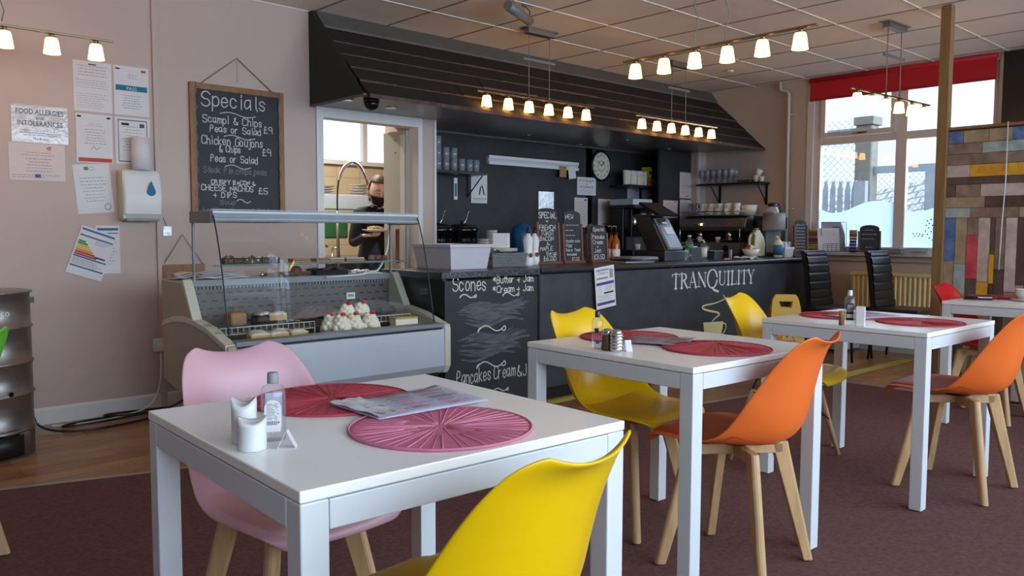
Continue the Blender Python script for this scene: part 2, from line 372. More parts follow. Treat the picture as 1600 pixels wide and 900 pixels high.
def ribbon(mb, pts, w, m, lift=0):
    """flat strip along 2-D points; pts are 3-vectors in the local xz plane facing -y"""
    P = pts; vs = []; n = len(P); W_ = w if hasattr(w, '__len__') else [w]*n; RC[0] = (RC[0]+1) % 60; lift = lift+RC[0]*1.2e-5
    for i, p in enumerate(P):
        w = W_[i]; a = P[max(0, i-1)]; b = P[min(n-1, i+1)]; t = b-a
        if t.length < 1e-9: t = Vector((1, 0))
        t.normalize(); q = Vector((-t.y, t.x))*w/2
        e = t*(w/2)*(-1 if i == 0 else (1 if i == n-1 else 0))
        for s_ in (1, -1): c = p+q*s_+e; vs.append((c.x, -lift, c.y))
    mb.add(vs, [(2*i, 2*i+1, 2*i+3, 2*i+2) for i in range(n-1)], m)
def write(mb, text, x, z, h, m='chalk', w=None, jit=.04, lift=.0012, sp=1.0, fit=None):
    """baseline at z, cap height h (in metres), left edge x; returns the end"""
    u = h/6; w = w or h*.09
    adv = [(WID.get(c, 3.4 if c.islower() else 4.2)+1.1)*sp for c in text]
    k = 1
    if fit: k = fit/(sum(adv)*u)
    cx = x
    for c, a in zip(text, adv):
        g = G.get(c)
        if g:
            dz = random.uniform(-jit, jit)*h; sl = random.uniform(-.05, .05)
            for st in g.split('/'):
                P = [Vector((cx+(int(st[i])+random.uniform(-jit, jit)*2)*u*k+sl*int(st[i+1])*u, z+dz+(int(st[i+1])-2)*u)) for i in range(0, len(st)-1, 2)]
                ribbon(mb, chaikin(P, 1), w, m, lift)
        cx += a*u*k
    return cx
def swirl(mb, x, z, w, m='chalk', t=.006, lift=.0012):
    P = [Vector((x+w*(i/20), z+.05*w*sin(i/20*pi*2)*2.2+.10*w*i/20)) for i in range(21)]
    P = [Vector((x+.12*w, z+.10*w)), Vector((x+.02*w, z+.06*w)), Vector((x+.0*w, z-.04*w))]+P[1:]+[Vector((x+1.04*w, z+.02*w)), Vector((x+.98*w, z-.05*w)), Vector((x+.90*w, z-.02*w))]
    ribbon(mb, chaikin(P, 2), t, m, lift)
def ptext(mb, s, x, z, h, m='inkdark', align='CENTER', lift=.0012, fit=None, T=None):
    """printed lettering as flat mesh in the local xz plane facing -y"""
    cu = bpy.data.curves.new('t', 'FONT'); cu.body = s; cu.size = h*1.37; cu.align_x = align; cu.resolution_u = 2
    ob = bpy.data.objects.new('t', cu); C.objects.link(ob); bpy.context.view_layer.update()
    me = bpy.data.meshes.new_from_object(ob); k = 1
    if me.vertices:
        xs = [v.co.x for v in me.vertices]; wd = max(xs)-min(xs)
        if fit: k = fit/wd
        k = min(k, 1) if fit else 1
        mb.add([(x+v.co.x*k, -lift, z+v.co.y) for v in me.vertices], [tuple(p.vertices) for p in me.polygons], m)
    bpy.data.objects.remove(ob); bpy.data.curves.remove(cu); bpy.data.meshes.remove(me)
def rows(mb, x0, x1, z1, z0, n, m='ink', t=.0022, lift=.0011, rag=.35, cent=False, gap=True):
    """greeked lines of small print"""
    for i in range(n):
        z = z1-(z1-z0)*i/max(1, n-1); w = (x1-x0)*(1-random.uniform(0, rag)); a = x0+((x1-x0)-w)/2 if cent else x0
        x = a
        while x < a+w:
            l = random.uniform(.008, .022); e = min(x+l, a+w)
            mb.quad((x, -lift, z-t/2), (e, -lift, z-t/2), (e, -lift, z+t/2), (x, -lift, z+t/2), m); x = e+(.004 if gap else 0)
def rect(mb, x0, x1, z0, z1, m, lift=.0011): mb.quad((x0, -lift, z0), (x1, -lift, z0), (x1, -lift, z1), (x0, -lift, z1), m)
# ================================================================== THE ROOM
YW = 5.40; XR = 8.07; ZC = 2.73; YB = 5.92; YF = -1.8; XL = -3.0
m = MB(); m.box(XL, XR+.1, YF, 8.1, -.1, 0, 'woodfloor'); struct(m.build('floor'))
m = MB(); m.prism([(XL, YF), (6.11, YF), (6.11, 2.80), (5.09, 3.02), (4.60, 3.09), (1.33, 3.96), (.77, 4.13), (XL, 5.25)], 'z', 0, .006, 'carpet'); struct(m.build('floor'))
m = MB()
pts = [(6.11, 2.2), (6.11, 2.80), (5.09, 3.02), (4.60, 3.09), (1.33, 3.96), (.77, 4.13), (XL+.02, 5.25)]
for a, b in zip(pts, pts[1:]):
    d = Vector(b)-Vector(a); q = Vector((-d.y, d.x)).normalized()*.011
    m.prism([(a[0]-q.x, a[1]-q.y), (b[0]-q.x, b[1]-q.y), (b[0]+q.x, b[1]+q.y), (a[0]+q.x, a[1]+q.y)], 'z', 0, .010, 'edge')
struct(m.build('trim_1'))
m = MB(); m.box(XL, XR+.1, YF, YW+.1, ZC, ZC+.1, 'ceil'); struct(m.build('ceiling'))
m = MB()   # suspended ceiling bars, those along y coloured dark like shadow gaps
k = -10
while 3.055+.613*k < XR:
    x = 3.055+.613*k
    if x > XL: m.box(x-.006, x+.006, YF, YW, ZC-.003, ZC+.001, 'tbar_shaded')
    k += 1
k = 0
while YW-.61*k > YF:
    y = YW-.61*k-.005; m.box(XL, XR, y-.006, y+.006, ZC-.005, ZC+.001, 'tbar'); k += 1
struct(m.build('trim_2'))
# back wall with the kitchen doorway
m = MB(); m.box(XL, 3.07, YW, YW+.1, 0, ZC, 'wall'); struct(m.build('wall_back'))
for q in ((3.07, 4.02, YW, YW+.1, 2.065, ZC, 'wall'), (4.02, 4.165, YW, YW+.1, 0, ZC, 'wall'), (4.10, 4.165, YW+.1, YB+.1, 0, ZC, 'wall'), (4.165, 7.93, YW, YB+.1, 2.07, ZC, 'wall'), (7.93, XR, YW, YB+.1, 0, 2.07, 'wall'), (4.165, 7.93, YB, YB+.1, 0, 2.07, 'slatewall')):
    m = MB(); m.box(*q); struct(m.build('wall_back'))
m = MB(); m.box(4.150, 4.172, YW-.012, YW+.02, 0, 2.06, 'white'); m.box(7.925, 7.945, YW-.01, YW+.02, .9, 2.06, 'white'); struct(m.build('trim_3'))
m = MB(); m.box(1.915, 1.955, YW-.018, YW, 0, ZC, 'wall'); struct(m.build('trim_4', bevel=.004))   # boxed pipe running up the wall
m = MB(); m.prism([(YW, 0), (YW-.016, 0), (YW-.016, .085), (YW-.006, .10), (YW, .10)], 'x', XL, 3.07, 'white'); struct(m.build('baseboard_back'))
# door frame and the folded door leaf
m = MB(); m.box(3.07, 3.125, YW-.015, YW+.11, 0, 2.06, 'white'); m.box(3.985, 4.03, YW-.015, YW+.11, 0, 2.06, 'white'); m.box(3.125, 3.985, YW-.015, YW+.11, 1.985, 2.06, 'white')
df = struct(m.build('door_1', bevel=.003))
m = MB(); m.box(3.962, 3.985, YW+.115, 5.845, .02, 1.975, 'doorpaint'); m.box(3.956, 3.962, 5.54, 5.60, .1, 1.94, 'white')
lf = m.build('door_leaf', df, bevel=.002)
m = MB()
for z in (1.90, 1.80, .3): m.cyl(.006, 0, .004, 'inkdark', n=8); m.T = Matrix.Translation((3.956, 5.66, z)) @ Matrix.Rotation(radians(-90), 4, 'Y')
m.cyl(.006, 0, .004, 'inkdark', n=8); m.build('screw', lf)
# left and front walls (behind and beside the viewer), front wall has the big shop windows
m = MB(); m.box(XL-.1, XL, YF, YW+.1, 0, ZC, 'wall'); struct(m.build('wall_left'))
m = MB(); m.box(XL, XR+.1, YF-.1, YF, 0, .78, 'wall'); m.box(XL, XR+.1, YF-.1, YF, 2.55, ZC, 'wall')
m.box(XL, -1.1, YF-.1, YF, .78, 2.55, 'wall'); m.box(7.5, XR+.1, YF-.1, YF, .78, 2.55, 'wall'); struct(m.build('wall_front'))
m = MB()
for x in (-1.1, 0.62, 2.34, 4.06, 5.78, 7.45): m.box(x, x+.06, YF-.08, YF-.02, .78, 2.55, 'upvc')
for z in (.78, 2.49): m.box(-1.1, 7.5, YF-.08, YF-.02, z, z+.06, 'upvc')
w2 = struct(m.build('window_2')); m = MB(); m.box(-1.1, 7.5, YF-.055, YF-.049, .8, 2.53, 'glass'); m.build('pane', w2)
# right wall with window
WY0, WY1, WZ0, WZ1 = 2.40, 4.14, .955, 2.73
m = MB(); m.box(XR, XR+.12, WY1, YW+.1, 0, ZC, 'wall_warm'); m.box(XR, XR+.12, WY0, WY1, 0, .93, 'wall_warm'); m.box(XR, XR+.12, YF, WY0, 0, ZC, 'wall_warm'); m.box(XR+.0, XR+.12, WY0, WY1, 2.66, ZC, 'wall_warm')
struct(m.build('wall_right'))
m = MB(); m.box(XR-.006, XR+.001, WY1-.01, WY1+.035, .93, 2.66, 'white'); m.box(XR-.006, XR+.12, WY0-.035, WY0+.0, .93, 2.70, 'white'); m.box(XR, XR+.10, WY1-.001, WY1+.0, .93, 2.7, 'white')
m.box(XR-.004, XR+.06, WY1-.028, WY1, .955, 2.7, 'upvc'); struct(m.build('trim_5'))
m = MB(); fx0, fx1 = XR+.03, XR+.085
def vbar(y0, y1, z0, z1, e=0): m.box(fx0-e, fx1, y0, y1, z0, z1, 'upvc')
vbar(WY1-.10, WY1-.028, .953, 2.663, .004); vbar(3.185, 3.285, .953, 2.663, .004); vbar(2.80, 2.87, .953, 2.663, .004); vbar(WY0-.002, WY0+.05, .953, 2.663, .004)
m.box(fx0, fx1-.003, WY0, WY1-.03, .955, 1.01, 'upvc'); m.box(fx0, fx1-.003, WY0, WY1-.03, 2.045, 2.115, 'upvc'); m.box(fx0, fx1-.003, WY0, WY1-.03, 2.60, 2.66, 'upvc')
w1 = struct(m.build('window_1'))
m = MB(); e = .02   # top hung casement
m.box(fx0-e, fx0+.02, 3.29, 4.035, 2.118, 2.165, 'upvc'); m.box(fx0-e, fx0+.02, 3.29, 4.035, 2.56, 2.6, 'upvc'); m.box(fx0-e-.002, fx0+.018, 3.288, 3.335, 2.116, 2.602, 'upvc'); m.box(fx0-e-.002, fx0+.018, 3.99, 4.037, 2.116, 2.602, 'upvc')
cs = m.build('casement', w1)
m = MB(); m.box(fx0-e-.02, fx0-e, 3.60, 3.70, 2.128, 2.145, 'steel'); m.box(fx0-e-.035, fx0-e-.02, 3.55, 3.64, 2.130, 2.142, 'black'); m.build('handle', cs, bevel=.002)
for (a, b, c, d) in ((3.285, 4.04, 1.01, 2.045), (2.87, 3.185, 1.01, 2.045), (2.45, 2.80, 1.01, 2.045), (3.33, 3.99, 2.165, 2.56), (2.87, 3.185, 2.115, 2.60), (2.45, 2.80, 2.115, 2.60)):
    m = MB(); m.box(fx0+.02, fx0+.026, a, b, c, d, 'tintglass'); m.build('pane', w1)
def film(pts, y0, y1):
    m = MB(); P = [(at(px, py, x=fx0+.018).y, at(px, py, x=fx0+.018).z) for px, py in pts]
    P = [(max(y0, min(y1, a)), b) for a, b in P]; P[0] = (y1, P[0][1]); P[-1] = (y0, P[-1][1])
    m.prism([(y1, 1.01)]+P+[(y0, 1.01)], 'x', fx0+.0175, fx0+.019, 'film'); return m
m = film([(1278, 326), (1288, 330), (1300, 333), (1312, 332), (1325, 328), (1338, 322), (1350, 317), (1362, 314.5), (1374, 314), (1386, 316), (1393, 318)], 3.285, 4.04); m.build('frosted_film', w1)
m = film([(1412, 325), (1420, 329), (1430, 331), (1442, 330), (1452, 327), (1462, 322)], 2.87, 3.185); f2 = m.build('frosted_film', w1)
m = MB()
for (px, py) in ((1449, 345), (1452, 349), (1447, 352), (1455, 343), (1451, 356), (1457, 352), (1446, 361), (1449, 366), (1455, 362), (1458, 358), (1452, 372), (1457, 375), (1427, 365), (1432, 365), (1437, 366), (1442, 366), (1429, 369), (1435, 369), (1441, 369)):
    p = at(px, py, x=fx0+.012); m.T = Matrix.Translation(p); m.box(-.001, .001, -.006, .006, -.006, .005, 'inkdark')
m.T = Matrix.Identity(4); m.build('cut_out_flower', f2)
m = MB(); m.box(XR-.09, XR+.06, WY0, WY1+.02, .925, .955, 'white'); m.box(XR-.03, XR, WY0, WY1, .87, .925, 'wall_warm'); struct(m.build('trim_6', bevel=.006))   # window sill
m = MB(); m.box(XR-.018, XR, 2.2, YW, 0, .10, 'white'); struct(m.build('baseboard_right'))
# roller blind
b = thing('roller_blind', 'red roller blind pulled part way down at the top of the window', 'blind', (XR-.02, 3.28, 0))
m = MB(); m.box(-.003, .001, -.855, .865, 2.51, 2.70, 'blind'); m.build('blind_fabric', b)
m = MB(); m.T = Matrix.Translation((0, 0, 2.505)); m.box(-.008, .006, -.855, .865, -.012, .012, 'redpad'); m.build('bottom_bar', b, bevel=.003)
m = MB(); m.tube([(.0, -.86, 2.70), (.0, .87, 2.70)], .022, 'blind', 12); m.build('roller', b)
# black panel above the partition on the right wall
m = MB(); m.box(XR-.03, XR-.001, 1.2, 2.37, 2.06, 2.72, 'black'); tag(m.build('wall_panel', bevel=.003), 'matt black panel on the wall right of the red blind', 'panel')
# white plastic pipe on right wall
m = MB(); P = [(XR-.04, 4.47, 2.73), (XR-.04, 4.47, 2.66), (XR-.04, 4.455, 2.635), (XR-.04, 4.39, 2.62), (XR-.04, 4.372, 2.60), (XR-.04, 4.37, 2.56), (XR-.04, 4.36, .2)]
m.tube(P, .019, 'cream', 12); pp = tag(m.build('waste_pipe'), 'pale painted pipe with a bend running down the wall beside the window', 'pipe')
m = MB()
for z in (2.38, 1.4): m.tube([(XR-.04+.022*cos(a*pi/6), 4.363+.022*sin(a*pi/6), z) for a in range(12)], .005, 'cream', 6, closed=True); m.box(XR-.03, XR, 4.30, 4.363, z-.006, z+.006, 'cream')
m.build('pipe_clip', pp)
# radiator
r = thing('radiator', 'cream corrugated radiator under the window sill', 'radiator', (XR-.10, 3.17, 0))
m = MB(); n = 24; prof = []
for i in range(n*4+1): prof.append((-.02-.012*(1 if (i % 4) in (1, 2) else 0), -.62+1.06*i/(n*4)))
m.prism(prof+[(.03, .44), (.03, -.62)], 'z', .16, .735, 'radiator'); m.build('panel', r)
m = MB(); m.box(-.04, .05, -.63, .45, .735, .768, 'radiator'); m.build('top_grille', r, bevel=.006)
m = MB(); m.tube([(0, .46, .0), (0, .46, .2), (0, .43, .2)], .010, 'white'); m.build('pipe', r)
# electric heater box low beneath the window
m = MB(); m.box(7.62, 7.98, 3.52, 3.80, .02, .34, 'cream'); tag(m.build('storage_box', bevel=.01), 'small cream box on the floor at the end of the counter behind the black chairs', 'box')

# kitchen beyond the doorway
m = MB(); m.box(2.2, 6.6, 8.0, 8.1, 0, 1.89, 'tile'); m.box(2.2, 4.05, 8.0, 8.1, 1.89, 2.73, 'tile'); m.box(6.0, 6.6, 8.0, 8.1, 1.89, 2.73, 'tile'); m.box(4.05, 6.0, 8.0, 8.1, 2.45, 2.73, 'tile')
struct(m.build('wall_kitchen')); m = MB(); m.box(2.1, 2.2, YW+.1, 8.1, 0, ZC, 'wall'); m.box(6.6, 6.7, YB, 8.1, 0, ZC, 'wall'); struct(m.build('wall_kitchen'))
m = MB(); m.box(2.1, 6.7, YW+.1, 8.1, 2.70, ZC+.1, 'ceil'); struct(m.build('ceiling'))
m = MB(); m.box(4.05, 6.0, 7.96, 8.02, 1.89, 1.935, 'upvc'); m.box(4.05, 6.0, 7.97, 8.03, 2.41, 2.45, 'upvc')
for x in (4.05, 5.13, 5.96): m.box(x, x+.055, 7.97, 8.03, 1.93, 2.45, 'upvc')
w3 = struct(m.build('window_3')); m = MB(); m.box(4.1, 5.96, 7.995, 8.0, 1.93, 2.42, 'glass'); m.build('pane', w3)

# canopy over the counter
cn = thing('canopy', 'dark slate-tiled sloping canopy above the serving counter', 'canopy', (3.0, YW, 2.05))
def cl(x, y, z): return (x-3.0, y-YW, z-2.05)
YE = 4.675; X0 = 3.035
m = MB(); T0 = Matrix.Translation((-3.0, -YW, -2.05)); m.T = T0
rowsN = 5; y_t, z_t = YW-.14, 2.60
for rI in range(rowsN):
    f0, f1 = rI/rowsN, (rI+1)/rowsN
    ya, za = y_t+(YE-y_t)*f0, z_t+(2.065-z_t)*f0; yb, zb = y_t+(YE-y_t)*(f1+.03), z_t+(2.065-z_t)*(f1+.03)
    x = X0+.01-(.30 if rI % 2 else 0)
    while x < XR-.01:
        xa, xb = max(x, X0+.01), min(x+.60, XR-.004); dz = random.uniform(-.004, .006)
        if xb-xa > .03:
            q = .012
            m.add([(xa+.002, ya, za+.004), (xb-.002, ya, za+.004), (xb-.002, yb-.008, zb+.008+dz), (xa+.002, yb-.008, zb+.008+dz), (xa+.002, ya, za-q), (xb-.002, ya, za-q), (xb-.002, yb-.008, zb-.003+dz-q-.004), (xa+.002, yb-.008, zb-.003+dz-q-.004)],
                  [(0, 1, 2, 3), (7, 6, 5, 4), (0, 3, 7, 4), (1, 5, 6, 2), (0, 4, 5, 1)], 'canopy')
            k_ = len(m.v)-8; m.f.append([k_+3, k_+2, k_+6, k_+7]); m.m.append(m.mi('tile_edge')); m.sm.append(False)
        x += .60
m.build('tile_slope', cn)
m = MB(); m.T = T0; m.prism([(YW-.002, 2.725), (YW-.06, 2.725), (YW-.145, 2.615), (YW-.145, 2.59), (YW-.05, 2.60)], 'x', X0, XR-.003, 'fascia'); m.build('fascia', cn)
m = MB(); m.T = T0; m.prism([(YW-.002, 2.725), (YW-.06, 2.725), (YE+.02, 2.055), (YW-.002, 2.055)], 'x', X0-.012, X0+.012, 'canopy_end'); m.build('end_panel', cn)
m = MB(); m.T = T0; m.box(X0, XR-.003, YE+.02, YB-.01, 2.06, 2.068, 'soffit'); m.box(X0-.014, X0+.014, YE+.01, YW-.004, 2.05, 2.062, 'fascia'); m.build('underside', cn)
m = MB(); m.T = T0
m.box(4.165, 7.92, YB-.02, YB-.004, 2.045, 2.06, 'fascia'); m.build('cornice', cn)
for i, (px, py) in enumerate(((543, 156), (612, 168), (824, 211), (905, 226), (978, 219), (1043, 233))):
    p = at(px, py, z=2.06); lab = ['small downlight left of the dome camera', 'recessed slotted downlight right of the dome camera', 'lit downlight over the soup kettles', 'lit downlight above the white ticket rail', 'dim downlight left of the clock side', 'lit downlight nearest the right wall'][i]
    d = thing('downlight', lab+' in the canopy underside', 'light', (p.x, p.y, 2.06), group='canopy downlights')
    m = MB(); m.lathe([(.030, 0), (.045, 0), (.045, -.006), (.030, -.004)], 'chrome', n=20); m.build('bezel', d)
    m = MB(); m.cyl(.029, -.003, -.001, 'shade' if i in (0, 2, 3, 5) else 'steel', n=16); m.build('lens', d)
p = at(580, 155, z=2.06)
d = thing('security_camera', 'black dome security camera on the underside of the canopy', 'camera', (p.x, p.y, 2.06))
m = MB(); m.cyl(.055, -.022, 0, 'black', n=28); m.build('mount', d)
m = MB(); m.lathe([(.052, -.02), (.052, -.036), (.046, -.056), (.031, -.071), (.012, -.078), (0, -.079)], 'blackgloss', n=28); m.build('dome', d)

# partition with timber post
pt = thing('partition', 'half-height partition clad in multicoloured reclaimed planks', 'partition', (6.19, 2.15, 0))
m = MB(); m.box(.01, .08, -1.6, 0, 0, 1.865, 'darkwood'); m.build('core', pt)
m = MB(); rr = random.Random(11); zr = 1.855; rowsz = [.085, .075, .075, .085, .05, .085, .075, .07]
spec = {0: [(.10, 4), (.16, 9), (.14, 9), (.16, 4), (.17, 4)], 1: [(.22, 0), (.35, 3), (.2, 0), (.2, 7)], 2: [(.62, 0), (.3, 5), (.3, 0)], 3: [(.15, 8), (.40, 6), (.3, 8)], 4: [(.6, 1), (.4, 1)], 5: [(.06, 1), (.16, 0), (.3, 8), (.3, 0)], 6: [(.25, 9), (.3, 7), (.3, 0)], 7: [(.16, 3), (.3, 0), (.3, 9), (.3, 3)]}
for i, h in enumerate(rowsz):
    y = -.0; lst = spec.get(i, [])
    j = 0
    while y > -1.6:
        w_, c_ = lst[j] if j < len(lst) else (rr.uniform(.15, .4), rr.randrange(10)); y2 = max(-1.6, y-w_)
        t_ = rr.uniform(0, .008); m.box(-.006-t_, .01, y2+.0015, y-.0015, zr-h+.0015, zr-.0015, PL[c_]); y = y2; j += 1
    zr -= h
vs_ = [(.07, [(.30, 4), (.18, 9), (.35, 0), (.5, 3)]), (.075, [(.32, 9), (.4, 3), (.5, 1)]), (.07, [(.12, 0), (.30, 5), (.42, 1), (.4, 9)]), (.075, [(.44, 8), (.5, 6), (.3, 0)]), (.03, [(.25, 1), (.2, 6), (.7, 7)]), (.065, [(.35, 0), (.8, 7)]), (.07, [(.5, 8), (.6, 0)]), (.05, [(.45, 7), (.08, 9), (.5, 1)]), (.075, [(.5, 4), (.6, 9)]), (.07, [(.35, 9), (.3, 3), (.5, 0)]), (.08, [(.5, 5), (.4, 1)])]
y = 0; j = 0
while y > -1.6:
    w_, lst = vs_[j] if j < len(vs_) else (rr.uniform(.05, .09), [(rr.uniform(.2, .5), rr.randrange(10)) for _ in range(5)]); y2 = max(-1.6, y-w_); z = zr; i = 0
    while z > .02:
        h, c_ = lst[i] if i < len(lst) else (rr.uniform(.2, .45), rr.choice([0, 1, 7, 9, 8])); z2 = max(.02, z-h); t_ = rr.uniform(0, .008)
        m.box(-.006-t_, .01, y2+.0015, y-.0015, z2+.0015, z-.0015, PL[c_]); z = z2; i += 1
    y = y2; j += 1
m.build('plank_cladding', pt)
m = MB(); m.box(-.02, .09, -1.6, .0, 1.865, 1.885, 'post'); m.build('capping', pt)
m = MB(); m.box(-.035, .035, -.0, .07, 0, ZC, 'post'); m.build('post', pt, bevel=.004)
m = MB(); m.tube([(6.155, 1.772, 1.89), (6.165, 1.775, 1.5), (6.16, 1.785, 1.2), (6.17, 1.795, .9)], .004, 'white'); tag(m.build('power_cable'), 'thin white cable hanging down the plank partition', 'cable')
m = MB(); m.box(.3, 0, 0, 0, 0, 0, 'tape') if 0 else None
for i, (a, b) in enumerate((((6.319, 2.92), (7.71, 2.90)), ((3.9, 3.80), (4.5, 3.77)))):
    for k, o_ in enumerate((0, .05)):
        m = MB(); m.box(a[0], b[0], min(a[1], b[1])+o_, max(a[1], b[1])+.02+o_, .0005, .0025, 'tape')
        tag(m.build('floor_tape'), [['nearer', 'farther'][k]+' yellow tape stripe on the floor seen under the third table', ['nearer', 'farther'][k]+' yellow tape stripe on the floor below the counter notice'][i], 'tape')

# ------------------------------------------------------------------ outside the right window
m = MB(); m.box(8.6, 40, -20, 40, -.6, -.5, 'concrete'); struct(m.build('ground'))
def OB(px, x): return at(px, 300, x=x).y
fp = thing('fence_post', 'tall concrete fence post with a lit face outside the window', 'post', (12, OB(1352, 12), -.5))
pw = (OB(1339, 12)-OB(1365, 12))/2
m = MB(); m.box(-.12, .12, -pw, pw, 0, at(1350, 197, x=12).z+.5, 'concrete'); m.build('shaft', fp, bevel=.02)
hz = at(1350, 197, x=12).z+.5
m = MB(); m.box(-.16, .16, -pw*1.25, pw*1.1, hz, hz+.12, 'concrete'); m.build('cap', fp, bevel=.01)
m = MB(); yb = OB(1365, 12); yl = OB(1280, 12); zz = at(1295, 210, x=12).z
m.box(11.95, 12.05, OB(1338, 12), yl+.5, zz-.07, zz+.05, 'galv'); tag(m.build('fence_rail'), 'dark horizontal rail running left from the top of the concrete fence post', 'rail')
m = MB(); zz = at(1420, 263, x=12).z; m.box(11.96, 12.04, OB(1500, 12), OB(1366, 12), zz-.05, zz+.05, 'galv'); yy = OB(1455, 12); m.box(11.95, 12.05, yy-.07, yy+.07, -.5, zz, 'galv')
fr = tag(m.build('railing'), 'grey steel railing with one upright right of the concrete post outside', 'railing')
def mesh_fence(y0, y1, z0, z1, s, x, t=.004):
    m = MB(); w = y1-y0; h = z1-z0; k = -h
    while k < w:
        a0 = max(0, -k); a1 = min(h, w-k)
        if a1 > a0:
            for sgn in (0, 1):
                P = [(y0+k+a0, z0+a0), (y0+k+a1, z0+a1)]
                if sgn: P = [(y0+y1-p[0], p[1]) for p in P]
                m.tube([(x, P[0][0], P[0][1]), (x, P[1][0], P[1][1])], t, 'galv', 4)
        k += s
    return m
m = mesh_fence(OB(1338, 11.9), OB(1278, 11.9)+.1, at(1300, 345, x=11.9).z-.3, at(1300, 222, x=11.9).z+.3, .10, 11.9, .0035); tag(m.build('chain_link_fence'), 'diamond chain-link mesh left of the concrete fence post', 'fence')
m = mesh_fence(OB(1500, 12.1), OB(1366, 12.1), at(1400, 340, x=12.1).z-.2, at(1400, 263, x=12.1).z, .08, 12.1, .003); m.build('mesh_infill', fr)
pf = thing('palisade_fence', 'row of pale pointed steel palisade pales low in the window', 'fence', (11.5, OB(1310, 11.5), -.5))
for px in (1290, 1301.5, 1313, 1324.5, 1335):
    y = OB(px, 11.5)-OB(1310, 11.5); zt = at(px, 282, x=11.5).z+.5
    m = MB(); m.prism([(y-.035, 0), (y+.035, 0), (y+.035, zt-.15), (y+.012, zt-.05), (y+.02, zt), (y, zt-.04), (y-.02, zt), (y-.03, zt-.12)], 'x', -.02, .02, 'galv'); m.build('pale', pf)
m = MB(); y = OB(1345, 11.5)-OB(1310, 11.5); m.box(-.05, .05, y-.08, y+.08, 0, at(1345, 283, x=11.5).z+.5, 'galv'); m.box(-.02, .0, y, 1.2, .3, .36, 'galv'); m.build('post', pf)
# neighbouring roof
a = at(1366, 305, x=20); b_ = at(1470, 281, x=20)
ho = thing('neighbouring_house', 'low grey tiled roof of a neighbouring building', 'building', (20, a.y, -.5))
m = MB(); sl = (b_.z-a.z)/(a.y-b_.y)
ya, yb2 = 2.5, -9
m.T = Matrix.Translation((0, 0, .5))
m.quad((0, ya, a.z-sl*ya), (0, yb2, a.z+sl*(-yb2)), (-3.5, yb2, a.z+sl*(-yb2)-2.6), (-3.5, ya, a.z-sl*ya-2.6), 'rooft')
m.build('roof', ho, solid=.1)
m = MB(); m.box(-3.2, 0, yb2+.2, ya-.2, 0, a.z-2.4, 'concrete'); m.build('wall', ho)
# ================================================================== TABLES
def make_table(S=.75, Hh=.74):
    t = thing('cafe_table', '', 'table')
    m = MB(); h = S/2; m.box(-h, h, -h, h, Hh-.02, Hh, 'table'); m.build('tabletop', t, bevel=.0025)
    m = MB(); L_ = .05; e = h-.001
    for s in (-1, 1):
        m.box(-e+L_+.001, e-L_-.001, s*e-(.02 if s > 0 else 0), s*e+(.02 if s < 0 else 0), Hh-.072, Hh-.0225, 'tleg')
        m.box(s*e-(.02 if s > 0 else 0), s*e+(.02 if s < 0 else 0), -e+L_+.001, e-L_-.001, Hh-.072, Hh-.0225, 'tleg')
    m.build('apron', t, bevel=.002)
    for sx in (-1, 1):
        for sy in (-1, 1):
            m = MB(); a, b = sorted((sx*e, sx*(e-L_))); c, d = sorted((sy*e, sy*(e-L_))); m.box(a, b, c, d, .004, Hh-.0215, 'tleg'); m.build('leg', t, bevel=.003)
    return t
tb = make_table()
T1 = ((.9966, 1.4882), -.0428); T2 = ((2.4349, 1.7523), -.0487); T3 = ((3.8432, 1.6154), -.0298); T4 = ((5.565, 1.431), .0)
TG = 'square white cafe tables'
tb.location = (*T1[0], .006); tb.rotation_euler.z = T1[1]; tb['label'] = 'nearest white square table, with white salt and pepper shakers'; tb['group'] = TG
dup(tb, (*T2[0], .006), T2[1], 'white square table with metal-topped shakers, between yellow and orange chairs', TG)
dup(tb, (*T3[0], .006), T3[1], 'white square table holding a labelled bottle, behind the second orange chair', TG)
dup(tb, (*T4[0], .006), T4[1], 'white square table with a coffee cup beside the plank partition', TG)

# ================================================================== CHAIRS   (face +y)
# centre line and side edge of the moulded shell, (y, z) from the front lip over the seat to the top of the back, with half widths
SC = [(.258, .418), (.252, .438), (.225, .452), (.16, .453), (.07, .446), (-.02, .440), (-.10, .440), (-.162, .455), (-.203, .490), (-.226, .545), (-.240, .605), (-.252, .665), (-.264, .715), (-.277, .758), (-.296, .785), (-.322, .798)]
SE = [(.240, .420), (.236, .442), (.210, .456), (.145, .463), (.065, .462), (.005, .470), (-.040, .490), (-.072, .520), (-.102, .562), (-.132, .608), (-.160, .655), (-.192, .705), (-.226, .752), (-.256, .788), (-.282, .812), (-.305, .824)]
SW = [.155, .188, .212, .228, .234, .235, .234, .231, .227, .222, .208, .196, .183, .166, .143, .108]
def shell_pt(u, v):
    n = len(SC)-1; s = v*n; i = min(int(s), n-1); f = s-i
    def cr_(A, k=None):
        p = [A[max(0, min(n, i+j))] if k is None else A[max(0, min(n, i+j))][k] for j in (-1, 0, 1, 2)]
        return .5*(2*p[1]+(p[2]-p[0])*f+(2*p[0]-5*p[1]+4*p[2]-p[3])*f*f+(3*p[1]-p[0]-3*p[2]+p[3])*f**3)
    q = abs(u)**2.2; cy, cz, ey, ez, w = cr_(SC, 0), cr_(SC, 1), cr_(SE, 0), cr_(SE, 1), cr_(SW)
    return Vector((u*w, cy+(ey-cy)*q, cz+(ez-cz)*q))
